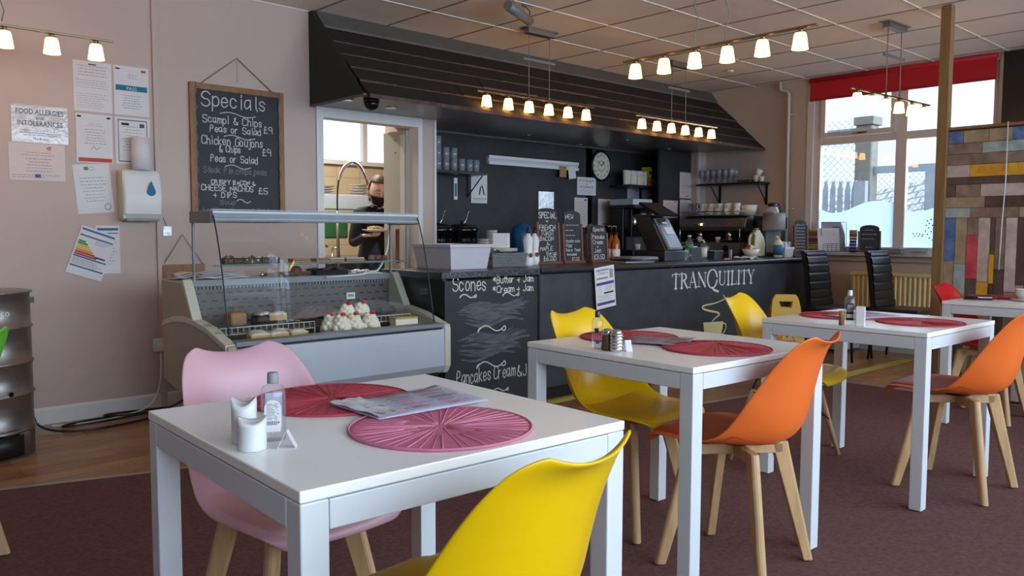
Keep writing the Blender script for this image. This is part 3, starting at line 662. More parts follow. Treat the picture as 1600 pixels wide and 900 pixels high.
def chair(col, pad, kind='beech'):
    t = thing('dining_chair', '', 'chair')
    m = MB(); m.grid(lambda a, b: shell_pt(a*2-1, b), 16, 34, col); m.build('shell', t, subsurf=1, solid=.007)
    m = MB()
    def pp(a, b):
        u = (a*2-1); v = .055+b*.40
        p = shell_pt(u*.90, v); ed = max(abs(u), abs(b*2-1)); h = .022*(1-ed**5)-.001
        # outward normal is mostly up in the seat
        k = max(0, (b-.75)/.25); return p+Vector((0, h*.7*k, h*(1-.3*k)))
    m.grid(pp, 16, 16, pad); m.build('seat_cushion', t, subsurf=1)
    if kind == 'beech':
        for sx in (-1, 1):
            m = MB(); m.T = Matrix.Rotation(pi/4*(1 if sx > 0 else -1), 4, 'Z')
            m.box(-.015, .015, -.16, .16, .388-(.0 if sx > 0 else .0), .424, 'beech'); m.build('crossbar', t, bevel=.003)
        for sx in (-1, 1):
            for sy in (-1, 1):
                m = MB(); an = atan2(sy*.20, sx*.20)
                # radial section: flat inside, rounded outside
                vs = []; nseg = 8
                for (rc, z, dp) in ((.150, .428, .060), (.262, .006, .036)):
                    P = [(rc-dp/2, -.015), (rc-dp/2, .015)]+[(rc+dp/2-.012+.012*cos(-pi/2+pi*k/6+0)*1, -.015*sin(-pi/2+pi*k/6)*-1) for k in range(6, -1, -1)]
                    vs += [(p[0]*cos(an)-p[1]*sin(an), p[0]*sin(an)+p[1]*cos(an), z) for p in P]
                n_ = len(vs)//2
                m.add(vs, [tuple(range(n_)), tuple(range(2*n_-1, n_-1, -1))]+[(i, (i+1) % n_, n_+(i+1) % n_, n_+i) for i in range(n_)], 'beech'); m.build('leg', t, bevel=.003)
        m = MB(); m.cyl(.05, .424, .436, 'black', n=16); m.build('mounting_plate', t)
    else:
        for sx in (-1, 1):
            for sy in (-1, 1):
                m = MB(); m.tube([(sx*.13, sy*.12, .36), (sx*.215, sy*.20, .006)], .016, 'beech', 12, r2=.011); m.build('leg', t)
        m = MB()
        for sx in (-1, 1):
            for sy in (-1, 1): m.tube([(sx*.11, sy*.10, .435), (sx*.145, sy*.135, .33)], .005, 'darkmetal', 6)
            m.tube([(sx*.14, -.135, .36), (sx*.175, .165, .19)], .0035, 'darkmetal', 6); m.tube([(sx*.14, .135, .36), (sx*.175, -.165, .19)], .0035, 'darkmetal', 6)
            m.tube([(-.14, sx*.135, .36), (.175, sx*.165, .19)], .0035, 'darkmetal', 6); m.tube([(.14, sx*.135, .36), (-.175, sx*.165, .19)], .0035, 'darkmetal', 6)
        m.tube([(-.11, -.10, .435), (.11, -.10, .435), (.11, .10, .435), (-.11, .10, .435)], .005, 'darkmetal', 6, closed=True); m.build('wire_frame', t)
    return t
def place(t, x, y, rz, lab, grp=None):
    t.location = (x, y, .006); t.rotation_euler.z = rz; t['label'] = lab
    if grp: t['group'] = grp
    return t
place(chair('pink', 'pinkpad'), 1.0, 1.915, 3.18, 'pink moulded chair with padded seat, tucked under the nearest table')
CY = 'yellow moulded chairs'; CO = 'orange moulded chairs'
y1 = place(chair('yellow', 'yellowpad'), .882, 1.105, .12, 'yellow moulded chair in the foreground, seen from behind', CY)
dup(y1, (2.51, 2.025, .006), 3.20, 'yellow moulded chair facing the viewer behind the second table', CY)
o1 = place(chair('orange', 'orangepad'), 2.45, 1.495, .11, 'orange moulded chair at the table with metal-topped shakers', CO)
dup(o1, (3.925, 1.285, .006), -.02, 'orange moulded chair farther right, with glare on its cushion', CO)
place(chair('redp', 'redpad'), 5.58, 1.67, pi, 'red moulded chair at the table by the plank partition')
place(chair('yellow', 'yellowpad', 'wire'), 3.80, 2.04, 3.30, 'yellow chair with crossed black wires under its seat, by the counter', CY)
place(chair('limep', 'limep'), .355, 3.32, .6, 'bright green chair almost out of view at the left edge')

# black leather chairs by the window
def black_chair():
    t = thing('black_chair', '', 'chair')     # faces -y
    m = MB(); n = 10
    prof = [(.20+.0, .47), (.215, .56), (.225, .66), (.235, .76), (.25, .86), (.27, .95), (.285, .985)]
    def F(a, b):
        s = b*(len(prof)-1); i = min(int(s), len(prof)-2); f = s-i; y = prof[i][0]*(1-f)+prof[i+1][0]*f; z = prof[i][1]*(1-f)+prof[i+1][1]*f
        rib = abs(sin(b*n*pi/1.0*.75)); return Vector(((a-.5)*(.44-.07*b), y-.028-.016*min(1, rib*2.5), z))
    m.grid(F, 6, 80, 'leather'); 
    m.prism([(p[0]-.024, p[1]) for p in prof]+[(p[0]+.018, p[1]) for p in reversed(prof)], 'x', -.19, .19, 'leather'); m.build('backrest', t)
    m = MB(); m.box(-.215, .215, -.21, .23, .42, .475, 'leather'); m.build('seat', t, bevel=.02, seg=3)
    for sx in (-1, 1):
        for sy in (-1, 1): m = MB(); m.tube([(sx*.18, sy*.19, .43), (sx*.20, sy*.225, 0)], .016, 'black', 8, r2=.011); m.build('leg', t)
    return t
bc = black_chair(); GB = 'black ribbed chairs by the window'
bc.location = (7.30, 3.42, 0); bc['label'] = 'high-backed black ribbed leather chair at the end of the counter'; bc['group'] = GB
dup(bc, (7.62, 2.97, 0), .0, 'high-backed black ribbed leather chair in front of the radiator', GB)

# caution sign between table and counter
s = thing('caution_sign', 'folding yellow caution floor sign with a carry handle hole', 'sign', (5.50, 2.98, 0), radians(-50))
for sy in (-1, 1):
    m = MB(); n = 14; Hs = .70
    out = [(-.15, 0), (-.11, 0), (-.09, .05), (.09, .05), (.11, 0), (.15, 0), (.085, Hs-.02), (.07, Hs), (-.07, Hs), (-.085, Hs-.02)]
    hole = [(-.035, Hs-.095), (.035, Hs-.095), (.048, Hs-.05), (-.048, Hs-.05)]
    # front sheet built around the handle hole
    def add_poly(P): m.prism(P, 'y', -.005, .005, 'wet')
    m.T = Matrix.Translation((0, 0, 0)) @ Matrix.Translation((0, sy*.008, Hs)) @ Matrix.Rotation(radians(-14*-sy), 4, 'X') @ Matrix.Translation((0, 0, -Hs))
    add_poly([(-.15, 0), (-.11, 0), (-.09, .05), (.09, .05), (.11, 0), (.15, 0), (.102, Hs-.095), (-.102, Hs-.095)])
    add_poly([(-.102, Hs-.095), (-.035, Hs-.095), (-.048, Hs-.05), (-.094, Hs-.05)]); add_poly([(.035, Hs-.095), (.102, Hs-.095), (.094, Hs-.05), (.048, Hs-.05)])
    add_poly([(-.094, Hs-.05), (.094, Hs-.05), (.085, Hs-.02), (.07, Hs), (-.07, Hs), (-.085, Hs-.02)])
    pnl = m.build('panel', s, bevel=.002)
    if sy < 0:
        q = MB(); q.T = m.T @ Matrix.Translation((0, -.006, 0))
        ribbon(q, [Vector((-.055, .36)), Vector((0, .46)), Vector((.055, .36)), Vector((-.055, .36))], .012, 'inkred'); ribbon(q, [Vector((0, .42)), Vector((0, .39))], .010, 'inkdark'); rows(q, -.07, .07, .3, .2, 4, 'inkdark', t=.008); q.build('warning_symbol', pnl)

# ================================================================== PENDANT LIGHTS
def pendant(label, a, b, z, n, cpos, lowx=None, canopy=True, first=None):
    a = Vector((*a, z)); b = Vector((*b, z)); c = (a+b)/2; d = (b-a); Ln = d.length; an = atan2(d.y, d.x)
    t = thing('pendant_light', label, 'light', tuple(c), an, 'bar pendant lights with glass shades')
    m = MB(); m.box(-Ln/2, Ln/2, -.010, .010, -.006, .006, 'satin'); m.build('bar', t, bevel=.002)
    for i in range(n):
        x = -Ln/2+Ln*(i+.42)/(n-.16)
        m = MB(); m.cyl(.014, -.022, -.006, 'satin', (x, 0, 0), 12); m.cyl(.028, -.028, -.022, 'satin', (x, 0, 0), 16); sh = m.build('lamp_holder', t)
        m = MB(); m.lathe([(.026, -.028), (.031, -.04), (.040, -.105), (.041, -.108), (.038, -.108), (.028, -.04), (.0, -.034)], 'shade', (x, 0, 0), 20); m.build('glass_shade', sh)
    if canopy:
        H_ = ZC-z
        m = MB(); m.box(-.14, .14, -.03, .03, H_-.045, H_-.008, 'steel'); m.box(-.17, .17, -.045, .045, H_-.010, H_-.001, 'steel'); m.build('ceiling_rose', t, bevel=.002)
        for s in (-1, 1): m = MB(); m.tube([(s*.11, 0, H_-.04), (s*.11, 0, .006)], .0035, 'cord', 6); m.cyl(.008, .006, .03, 'satin', (s*.11, 0, 0), 8); m.build('suspension_rod', t)
        m = MB(); m.box(-.17, .17, -.006, .006, H_*.55-.010, H_*.55+.010, 'alu'); m.build('height_bar', t, bevel=.002)
    else:
        H_ = ZC-z
        for s in (-1, 1):
            m = MB(); P = [(s*.10+.012*sin(k*1.9), .008*cos(k*1.3), .02+(H_-.02)*k/10) for k in range(11)]; m.tube(P, .003, 'cord', 6); m.build('suspension_cord', t)
    return t
pendant('bar pendant with six lit shades over the counter, above the white ticket rail', (3.99, 4.66), (5.24, 4.62), 2.19, 6, None)
pendant('bar pendant with six small lit shades over the clock end of the counter', (5.794, 4.615), (7.075, 4.614), 2.183, 6, None)
pendant('bar pendant with lit shades hanging in front of the window and red blind', (5.809, 2.682), (7.072, 2.614), 2.183, 6, None)
pendant('large bar pendant slanting up to the right across the ceiling', (3.945, 2.004), (3.96, 3.248), 2.185, 6, None, canopy=False)
pendant('bar pendant with lit shades at the top left beside the wall notices', (.255, 4.82), (1.512, 4.83), 2.18, 6, None, canopy=False)
f = thing('ceiling_fitting', 'silver tube fitting with a looped cable hanging from the ceiling', 'light fitting', (*at(811, 20, z=2.66).xy, 2.66), .35)
m = MB(); m.tube([(-.17, 0, .01), (.17, 0, -.02)], .033, 'alu', 14); m.build('body', f); m = MB(); m.cyl(.037, -.02, 0, 'steel'); m.T = Matrix.Translation((.25, 0, 0)) @ Matrix.Rotation(pi/2, 4, 'Y'); m.cyl(.037, 0, .012, 'steel'); 
m = MB(); m.tube([(-.15, 0, .03), (-.08, 0, .065)], .004, 'cord', 6); m.tube([(.05, 0, .066), (.12, 0, .064), (.17, .0, .05), (.19, .01, .01), (.17, 0, -.01)], .004, 'black', 6); m.build('cable', f)
d = thing('smoke_alarm', 'tiny disc sensor on the ceiling right of the middle pendant', 'sensor', (*at(1141, 109, z=2.73).xy, 2.724))
m = MB(); m.lathe([(.035, 0), (.035, -.008), (.026, -.016), (0, -.017)], 'ceil', n=20); m.build('cover', d)
# ================================================================== SERVING COUNTER
CF = 3.863; CZ = .905
ct = thing('serving_counter', 'long black slate-look serving counter lettered TRANQUILITY', 'counter', (3.05, CF, 0))
m = MB(); m.box(.79, 4.67, 0, .03, .09, .865, 'slatecounter'); m.box(4.64, 4.67, .03, .62, .09, .865, 'slatecounter'); m.box(.0, .03, .02, .62, .02, .865, 'black'); m.box(.79, .805, -.008, .0, .02, .88, 'black'); pnl = m.build('front_panel', ct, bevel=.002)
m = MB(); m.box(0, .785, -.002, .028, .04, .852, 'chalkboard'); cb = m.build('chalk_panel', ct, bevel=.002)
m = MB(); m.box(-.03, .80, -.012, .62, .865, CZ, 'speckle'); m.build('speckled_worktop', ct, bevel=.003)
m = MB(); m.box(.803, 4.70, -.025, .62, .875, CZ+.002, 'blacktop'); m.build('black_worktop', ct, bevel=.012, seg=3)
m = MB(); m.box(.05, 4.62, .05, .07, 0, .09, 'black'); m.build('kickboard', ct)
# chalk writing
m = MB(); Z = at(720, 458, y=CF).z
def cx(px, py): p = at(px, py, y=CF-.002); return p.x-3.05, p.z
x, z = cx(707, 456); write(m, 'Scones', x, z, .082, w=.0065, fit=cx(762, 456)[0]-x); swirl(m, *cx(718, 465), .13, t=.007)
x, z = cx(770, 443); write(m, '*Butter + Jam', x, z, .042, sp=.85, w=.0055, fit=cx(833, 440)[0]-x)
x, z = cx(770, 458); write(m, '*Cream + Jam', x, z, .042, sp=.85, w=.0055, fit=cx(833, 455)[0]-x); swirl(m, *cx(785, 462), .14, t=.006)
swirl(m, *cx(746, 518), .23, t=.007); swirl(m, *cx(744, 575), .24, t=.007); swirl(m, *cx(770, 612), .13, t=.007)
x, z = cx(713, 601); write(m, 'Pancakes', x, z-.005, .085, w=.006, fit=cx(768, 600)[0]-x); x, z = cx(771, 592); write(m, 'Cream', x, z, .080, w=.006, fit=cx(806, 590)[0]-x); x, z = cx(808, 588); write(m, '&Jam', x, z, .075, w=.006, fit=.20)
m.T = Matrix.Translation((0, -.002, 0)); 
for i in range(len(m.v)): m.v[i] = (m.v[i][0], m.v[i][1]-.003, m.v[i][2])
m.build('chalk_writing', cb)
m = MB()
rr = random.Random(4)
def smear(px0, py0, px1, py1, k):
    a, b = cx(px0, py0), cx(px1, py1)
    for i in range(k):
        f = i/k; z = a[1]+(b[1]-a[1])*f+rr.uniform(-.01, .01); x0 = a[0]+rr.uniform(0, .13)+.10*abs(f-.5); x1 = b[0]-rr.uniform(0, .12)-.10*abs(f-.4)
        P = [Vector((x0+(x1-x0)*j/8, z+.018*sin(j*.9+f*3)+.02*j/8)) for j in range(9)]; w_ = rr.uniform(.014, .03); ribbon(m, P, [w_*(.25+.75*sin(pi*(j+.5)/9)) for j in range(9)], 'chalksmear', lift=.0021)
smear(712, 480, 832, 500, 13); smear(708, 530, 828, 550, 12); m.build('wiped_chalk', cb)
# serif lettering
def serif(mb, text, x, z, H, Wd, m_='paper'):
    gl = {'T': (.62, [((.5, 0), (.5, 1), 1), ((0, .97), (1, .97), 0), ((.03, .97), (.0, .82), 0), ((.97, .97), (1, .82), 0), ((.3, .02), (.7, .02), 0)]),
          'R': (.70, [((.2, 0), (.2, 1), 1), ((.02, .02), (.38, .02), 0), ((.02, .98), (.5, .98), 0), ('arc', .45, .76, .27, .22, -90, 90, 1), ((.2, .53), (.5, .53), 0), ((.45, .53), (.88, .02), 1), ((.8, .02), (1, .02), 0)]),
          'A': (.74, [((.1, 0), (.48, 1), 0), ((.48, 1), (.86, 0), 1), ((.25, .36), (.7, .36), 0), ((0, .02), (.22, .02), 0), ((.7, .02), (1, .02), 0)]),
          'N': (.78, [((.14, 0), (.14, 1), 0), ((.1, .98), (.85, .02), 1), ((.86, 0), (.86, 1), 0), ((0, .02), (.28, .02), 0), ((0, .98), (.2, .98), 0), ((.72, .98), (1, .98), 0)]),
          'Q': (1.0, [('arc', .5, .52, .44, .66, 0, 360, 2), ((.52, -.12), (.7, -.30), 1), ((.7, -.30), (1.05, -.42), 1)]),
          'U': (.74, [((.2, 1), (.2, .3), 1), ('arc', .52, .3, .32, .28, 180, 360, 0), ((.84, .3), (.84, 1), 0), ((.02, .98), (.38, .98), 0), ((.7, .98), (.98, .98), 0)]),
          'I': (.36, [((.5, 0), (.5, 1), 1), ((.1, .02), (.9, .02), 0), ((.1, .98), (.9, .98), 0)]),
          'L': (.58, [((.25, 0), (.25, 1), 1), ((.02, .98), (.5, .98), 0), ((.02, .02), (.9, .02), 0), ((.95, .0), (1.0, .25), 0)]),
          'Y': (.70, [((.5, 0), (.5, .45), 1), ((.12, 1), (.5, .42), 1), ((.88, 1), (.5, .42), 0), ((0, .98), (.28, .98), 0), ((.74, .98), (1, .98), 0), ((.32, .02), (.68, .02), 0)])}
    tot = sum(gl[c][0] for c in text)+.05*len(text); k = Wd/tot
    for c in text:
        w, st = gl[c]
        for s_ in st:
            if s_[0] == 'arc':
                _, ax, az, rx, rz, a0, a1, wt = s_
                P = [Vector((x+(ax+rx*cos(radians(a0+(a1-a0)*i/28)))*w*k, z+(az+rz*sin(radians(a0+(a1-a0)*i/28)))*H)) for i in range(29)]
                ribbon(mb, P, [.006+(.014 if wt else .004)*abs((P[min(28, i+1)]-P[max(0, i-1)]).normalized().y) for i in range(29)], m_, .0015)
            else:
                (a, b), (c2, d2), wt = s_; ribbon(mb, [Vector((x+a*w*k, z+b*H)), Vector((x+c2*w*k, z+d2*H))], .018 if wt else .006, m_, .0015)
        x += (w+.05)*k
m = MB(); a = at(1050, 456, y=CF-.002); b = at(1179, 447, y=CF-.002)
serif(m, 'TRANQUILITY', a.x-3.05, a.z+.022, .118, b.x-a.x); m.build('lettering', pnl)
m = MB(); g = mat('pale_gold_vinyl', 'D6CC96', .5, var=.02)
def c2(px, py): p = at(px, py, y=CF-.002); return Vector((p.x-3.05, p.z))
P = [c2(*q) for q in ((1099, 504), (1130, 502), (1129, 512), (1126, 524), (1123, 530), (1105, 531), (1101, 524))]
m.prism([(p.x, p.y) for p in P], 'y', -.0022, -.0008, g)
ribbon(m, chaikin([c2(*q) for q in ((1130, 505), (1135, 506), (1134, 515), (1129, 522), (1125, 523))], 2), .010, g, .0015)
P = chaikin([c2(*q) for q in ((1133, 467), (1118, 474), (1100, 477), (1096, 481), (1104, 485), (1122, 488), (1125, 492), (1118, 496), (1113, 502))], 2)
ribbon(m, P, [.006+.010*sin(pi*i/len(P)) for i in range(len(P))], g, .0015)
m.build('steaming_cup_motif', pnl)
# notice taped over the counter edge
def paper(name, label, cat, x0, x1, z0, z1, Y, draw=None, rot=0, mt='paper', grp=None, thick=.0012, axis='y'):
    w, h = x1-x0, z1-z0
    t = MB(); t.box(-w/2, w/2, -thick, 0, -h/2, h/2, mt)
    if draw: draw(t, w, h)
    if axis == 'y': o = t.build(name); o.location = ((x0+x1)/2, Y-.001, (z0+z1)/2); o.rotation_euler = (0, rot, 0)
    else: o = t.build(name); o.location = (Y-.001, (x0+x1)/2, (z0+z1)/2); o.rotation_euler = (rot, 0, radians(-90))
    return tag(o, label, cat, grp)
L2 = .0022
def d_qr(t, w, h):
    ptext(t, 'Check in', -.02, h*.32, .022, 'purple', lift=L2); rect(t, -w*.42, w*.22, h*.40, h*.44, 'greyfilm', L2); rect(t, -w*.42, w*.15, h*.2, h*.25, 'greyfilm', L2)
    rect(t, w*.25, w*.42, h*.2, h*.42, 'greyfilm', L2); rect(t, -w*.45, w*.45, h*.06, h*.13, 'purple', L2); rect(t, -.02, w*.4, -h*.16, -h*.12, 'inkdark', L2)
    rows(t, -.0, w*.42, h*.02, -h*.08, 4, lift=L2); rows(t, -w*.4, w*.42, -h*.2, -h*.3, 4, lift=L2); rect(t, -w*.45, w*.45, -h*.42, -h*.35, 'purple', L2); rows(t, -w*.42, -.03, h*.02, -h*.16, 5, 'greyfilm', lift=L2)
paper('notice', 'white and purple check-in notice taped to the counter front', 'notice', 4.385, 4.60, .605, .905, CF-.028, d_qr, rot=radians(-6))

# ================================================================== DELI DISPLAY CASE
dl = thing('display_case', 'curved-glass refrigerated cake display case with cream end panels', 'display case', (2.34, 4.2, 0))
def S(x, y, z): return (x-2.34, y-4.2, z)
TD = Matrix.Translation((-2.34, -4.2, 0))
def endprof():
    return [(4.61, .885), (4.31, .88), (4.20, .70), (4.17, .685), (4.05, .675), (3.93, .645), (3.84, .615), (3.785, .60), (3.765, .585), (3.765, .36), (3.79, .315), (3.90, .29), (4.30, .265), (4.61, .33)]
for i, (xa, xb) in enumerate(((1.655, 1.70), (2.975, 3.02))):
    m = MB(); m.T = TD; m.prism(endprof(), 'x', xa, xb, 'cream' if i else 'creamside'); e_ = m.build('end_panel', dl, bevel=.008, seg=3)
    m = MB(); m.T = TD; x_ = (xa+xb)/2
    m.prism([(4.30, .893), (4.285, .875), (4.175, .69), (4.20, .69), (4.325, .89)], 'x', xa-.003, xb+.003, 'cream'); m.build('upright_trim', e_, bevel=.003)
    m = MB(); m.T = TD; P = [(4.60, .655), (4.45, .69), (4.30, .70), (4.15, .69), (4.0, .665), (3.88, .63), (3.78, .60)]
    m.prism(P+[(p[0], p[1]-.03) for p in reversed(P)], 'x', xa-.006, xb+.006, 'cream'); m.build('arch_trim', e_, bevel=.004)
m = MB(); m.T = TD; m.prism([(3.80, .575), (3.775, .575), (3.77, .36), (3.80, .32), (3.83, .32), (3.83, .575)], 'x', 1.70, 2.975, 'deligrey'); m.build('front_panel', dl)
m = MB(); m.T = TD; m.box(1.70, 2.975, 3.77, 3.86, .588, .612, 'alu'); m.box(1.70, 2.975, 3.782, 3.83, .563, .572, 'alu'); m.box(1.70, 2.975, 3.79, 3.83, .572, .59, 'black'); m.build('front_trim', dl, bevel=.003)
m = MB(); m.T = TD; m.box(1.75, 2.93, 3.95, 4.5, 0, .30, 'black'); m.box(1.70, 2.975, 3.83, 4.58, .29, .33, 'black'); m.build('base', dl)
m = MB(); m.T = TD; m.box(1.70, 2.975, 4.33, 4.60, .862, .885, 'alu'); m.box(1.70, 2.975, 4.315, 4.335, .85, .887, 'alu'); m.build('rear_deck', dl, bevel=.003)
m = MB(); m.T = TD; m.box(1.70, 2.975, 4.34, 4.36, .55, .86, 'slotback')
for i in range(5):
    for j in range(22):
        x = 1.74+j*.058+(.029 if i % 2 else 0); z = .64+.042*i
        if x < 2.93: m.box(x, x+.030, 4.3385, 4.341, z, z+.008, 'black')
for j in range(60): m.box(1.73+j*.0205, 1.74+j*.0205, 4.33, 4.341, .835, .85, 'alu')
m.build('perforated_back', dl)
m = MB(); m.T = TD; m.box(1.70, 2.975, 3.83, 4.34, .565, .575, 'traydark'); m.build('well_floor', dl)
gl = [(4.035, 1.252), (4.005, 1.20), (3.975, 1.12), (3.945, 1.02), (3.92, .92), (3.897, .80), (3.875, .70), (3.858, .612)]
m = MB(); m.T = TD; m.prism([(p[0], p[1]) for p in gl]+[(p[0]+.006, p[1]) for p in reversed(gl)], 'x', 1.705, 2.965, 'caseglass', True); m.build('curved_glass', dl)
for x in (1.702, 2.963):
    m = MB(); m.T = TD
    m.prism([(4.20, 1.20), (4.035, 1.252)]+gl[1:]+[(4.0, .665), (4.17, .69), (4.30, .885)], 'x', x, x+.005, 'caseglass'); gs = m.build('side_glass', dl)
    m = MB(); m.T = TD; P = [(x+.0025, p[0], p[1]) for p in gl]; m.tube(P, .0035, 'black', 6); m.build('edge_seal', gs)
m = MB(); m.T = TD; m.box(1.70, 2.972, 4.02, 4.115, 1.195, 1.252, 'alu'); m.box(1.70, 2.972, 4.013, 4.022, 1.236, 1.252, 'deligrey'); m.box(1.70, 2.972, 4.013, 4.022, 1.205, 1.212, 'deligrey'); m.build('top_rail', dl, bevel=.006, seg=3)
m = MB(); m.T = TD; m.box(1.70, 2.972, 4.03, 4.30, 1.254, 1.260, 'caseglass'); m.box(1.70, 2.972, 4.03, 4.034, 1.2545, 1.2595, 'glassedge'); m.build('top_glass', dl)
for x in (1.695, 2.94):
    m = MB(); m.T = TD; m.box(x, x+.035, 4.03, 4.30, 1.19, 1.25, 'alu'); m.build('rail_bracket', dl, bevel=.003)
    m = MB(); m.T = TD; m.box(x+.01, x+.022, 4.285, 4.30, .885, 1.20, 'alu'); m.build('rear_post', dl, bevel=.002)
m = MB(); m.T = TD; m.box(1.73, 2.94, 4.10, 4.36, .966, .974, 'caseglass'); m.box(1.73, 2.94, 4.098, 4.101, .965, .975, 'glassedge'); m.build('glass_shelf', dl)
m = MB(); m.T = TD; m.tube([(2.96, 4.30, 1.19), (2.94, 4.30, 1.05), (2.915, 4.30, .98), (2.90, 4.31, .94), (2.87, 4.31, .905), (2.75, 4.30, .885), (2.5, 4.30, .875)], .006, 'white'); m.build('light_cable', dl)
m = MB(); m.T = TD; m.box(2.66, 2.72, 4.333, 4.34, .735, .775, 'white'); rr = MB(); m.box(2.67, 2.71, 4.332, 4.3335, .75, .765, 'greyfilm'); m.build('thermometer', dl)
ps = at(320, 352, x=1.7)
# wire racks
for i, (xa, xb) in enumerate(((1.74, 2.28), (2.33, 2.93))):
    k = thing('wire_rack', ['white wire rack under the loaf cakes on the left of the display case', 'white wire rack behind the cream cakes in the display case'][i], 'rack', ((xa+xb)/2, 4.15, .575), group='white wire racks in the case')
    w = (xb-xa)/2; m = MB()
    for zz in (.0+.04, .075): m.tube([(-w, -.10, zz), (w, -.10, zz)], .0028, 'white', 5)
    n = int((xb-xa)/.03)
    for j in range(n+1): x = -w+2*w*j/n; m.tube([(x, -.10, .075), (x, -.10, .04), (x, .12, .04)], .0020, 'white', 5)
    for sx in (-1, 1):
        for yy in (-.1, .12): m.tube([(sx*w, yy, .0), (sx*w, yy, .04)], .003, 'white', 5)
    m.build('wire_frame', k)
def tray(x, y, z, w, d, lab, cat='tray', mt='traydark', grp='dark display trays'):
    m = MB(); m.T = Matrix.Translation((0, 0, 0)); m.box(-w/2, w/2, -d/2, d/2, 0, .008, mt); m.box(-w/2, w/2, -d/2, -d/2+.006, .008, .014, mt); m.box(-w/2, w/2, d/2-.006, d/2, .008, .014, mt)
    o = m.build('tray', bevel=.003, loc=(x, y, z)); return tag(o, lab, cat, grp)
tray(2.045, 3.955, .576, .50, .15, 'dark tray under the front row of iced sponge squares'); tray(2.55, 3.95, .576, .36, .17, 'dark tray under the cream cakes with strawberries'); tray(2.84, 3.96, .576, .20, .15, 'dark tray under the cut cheesecake at the right')
tray(2.03, 4.15, .655, .20, .16, 'raised dark tray under the two rear sponge cakes'); tray(2.44, 4.17, .655, .20, .12, 'raised dark tray under the chocolate slices')
def sponge(lab, x, y, z, s=.06, r=0):
    t = thing('sponge_cake', lab, 'cake', (x, y, z), r, 'iced sponge squares'); m = MB(); m.box(-s*.75, s*.75, -s/2, s/2, 0, .036, 'cake'); m.build('sponge', t, bevel=.004)
    m = MB(); m.grid(lambda a, b: Vector(((a-.5)*s*1.55, (b-.5)*s*1.08, .034+.014*(1-abs(2*a-1)**4)*(1-abs(2*b-1)**4)+random.uniform(-.002, .003))), 8, 6, 'icing'); m.build('icing', t, solid=.004); return t
sp = [((405, 527), 'front-left iced sponge square'), ((434, 525), 'middle iced sponge square of the front row'), ((464, 522), 'right iced sponge square of the front row')]
for i, ((px, py), lab) in enumerate(sp):
    p = at(px, py, y=3.93); sponge(lab+' in the display case', p.x, 3.935, .585, .068, rr_ := .1*(i-1))
for i, ((px), lab) in enumerate(((404, 'iced sponge square behind the front-left one'), (441, 'iced sponge square peeping behind the middle one'))):
    p = at(px, 512, y=4.0); sponge(lab, p.x, 4.02, .585, .06)
p = at(418, 495, y=4.13); sponge('left of the two rear iced sponge cakes on the raised tray', p.x-.01, 4.16, .664, .062, .3); sponge('right of the two rear iced sponge cakes on the raised tray', p.x+.055, 4.12, .664, .062, -.4)
for i, (px, py) in enumerate(((469, 488), (480, 488), (495, 486), (508, 485))):
    p = at(px, py, y=4.15); t = thing('cake_slice', ['leftmost', 'second from left', 'third from left', 'rightmost'][i]+' wedge of the chocolate cream cake slices', 'cake', (p.x, 4.15, .664), -.5, 'chocolate cake slices')
    m = MB(); m.prism([(-.05, 0), (.05, 0), (.05, .062)], 'y', -.014, .014, 'choc2'); m.build('sponge', t); m = MB(); m.prism([(-.05, .0), (.05, .0), (.05, .062)], 'y', .0145, .020, 'cream_w'); m.build('cream_layer', t)
cr_ = [(517, 497, 4.0, 'far-left'), (533, 500, 3.945, 'front-left'), (553, 499, 3.945, 'front-middle'), (578, 497, 3.945, 'front-right'), (542, 478, 4.04, 'tallest, rear-left'), (565, 480, 4.05, 'rear-right')]
rr = random.Random(3)
for px, py, yy, lab in cr_:
    p = at(px, py, y=yy); t = thing('cream_cake', lab+' cream cake topped with a strawberry in the display case', 'cake', (p.x, yy, .585 if yy < 4.02 else .635), 0, 'cream cakes')
    m = MB(); 
    for k in range(26):
        a = k*2.4; q = k/26; R_ = .038*(1-q*.55); m.ball((R_*cos(a), R_*sin(a)*.8, .018+.062*q), .020-.006*q, 'cream_w', n=8, jit=.12)
    m.ball((0, 0, .032), .036, 'cream_w', n=10); m.v = [(a*1.15, b*1.15, c*1.15) for a, b, c in m.v]; m.build('whipped_cream', t)
    m = MB(); m.ball((.004, -.018, .106), .016, 'cherry', sz=.8, n=10, jit=.06); m.build('strawberry', t)
p = at(616, 497, y=3.96)
t = thing('cheesecake', 'cut golden-topped cheesecake block at the right of the display case', 'cake', (2.82, 3.96, .585), -.1); m = MB(); m.box(-.075, .075, -.035, .035, 0, .05, 'cream_w'); m.build('filling', t, bevel=.004); m = MB(); m.box(-.075, .075, -.035, .035, .05, .06, 'cake'); m.build('crust', t, bevel=.003)
for i, (px, w, lab) in enumerate(((369, .09, 'cling-filmed brown loaf cake at the left of the case'), (407, .08, 'dark wrapped loaf cake beside the brown one'), (602, .11, 'wrapped dark chocolate cake on the right of the case'))):
    p = at(px, 490, y=4.15); t = thing('loaf_cake', lab, 'cake', (p.x, 4.15, .652), 0)
    m = MB(); m.box(-w/2, w/2, -.04, .04, 0, .07 if i == 0 else .045, 'bisc' if i == 0 else 'choc'); m.build('cake', t, bevel=.015, seg=3)
    m = MB(); hh = .105 if i == 0 else .08; n = 9; vs = [(0, 0, hh)]+[((w*.95)*cos(2*pi*k/n)*random.uniform(.9, 1.05), .075*sin(2*pi*k/n), .0) for k in range(n)]; m.add(vs, [(0, 1+k, 1+(k+1) % n) for k in range(n)], 'clearplastic'); m.build('cling_film', t)
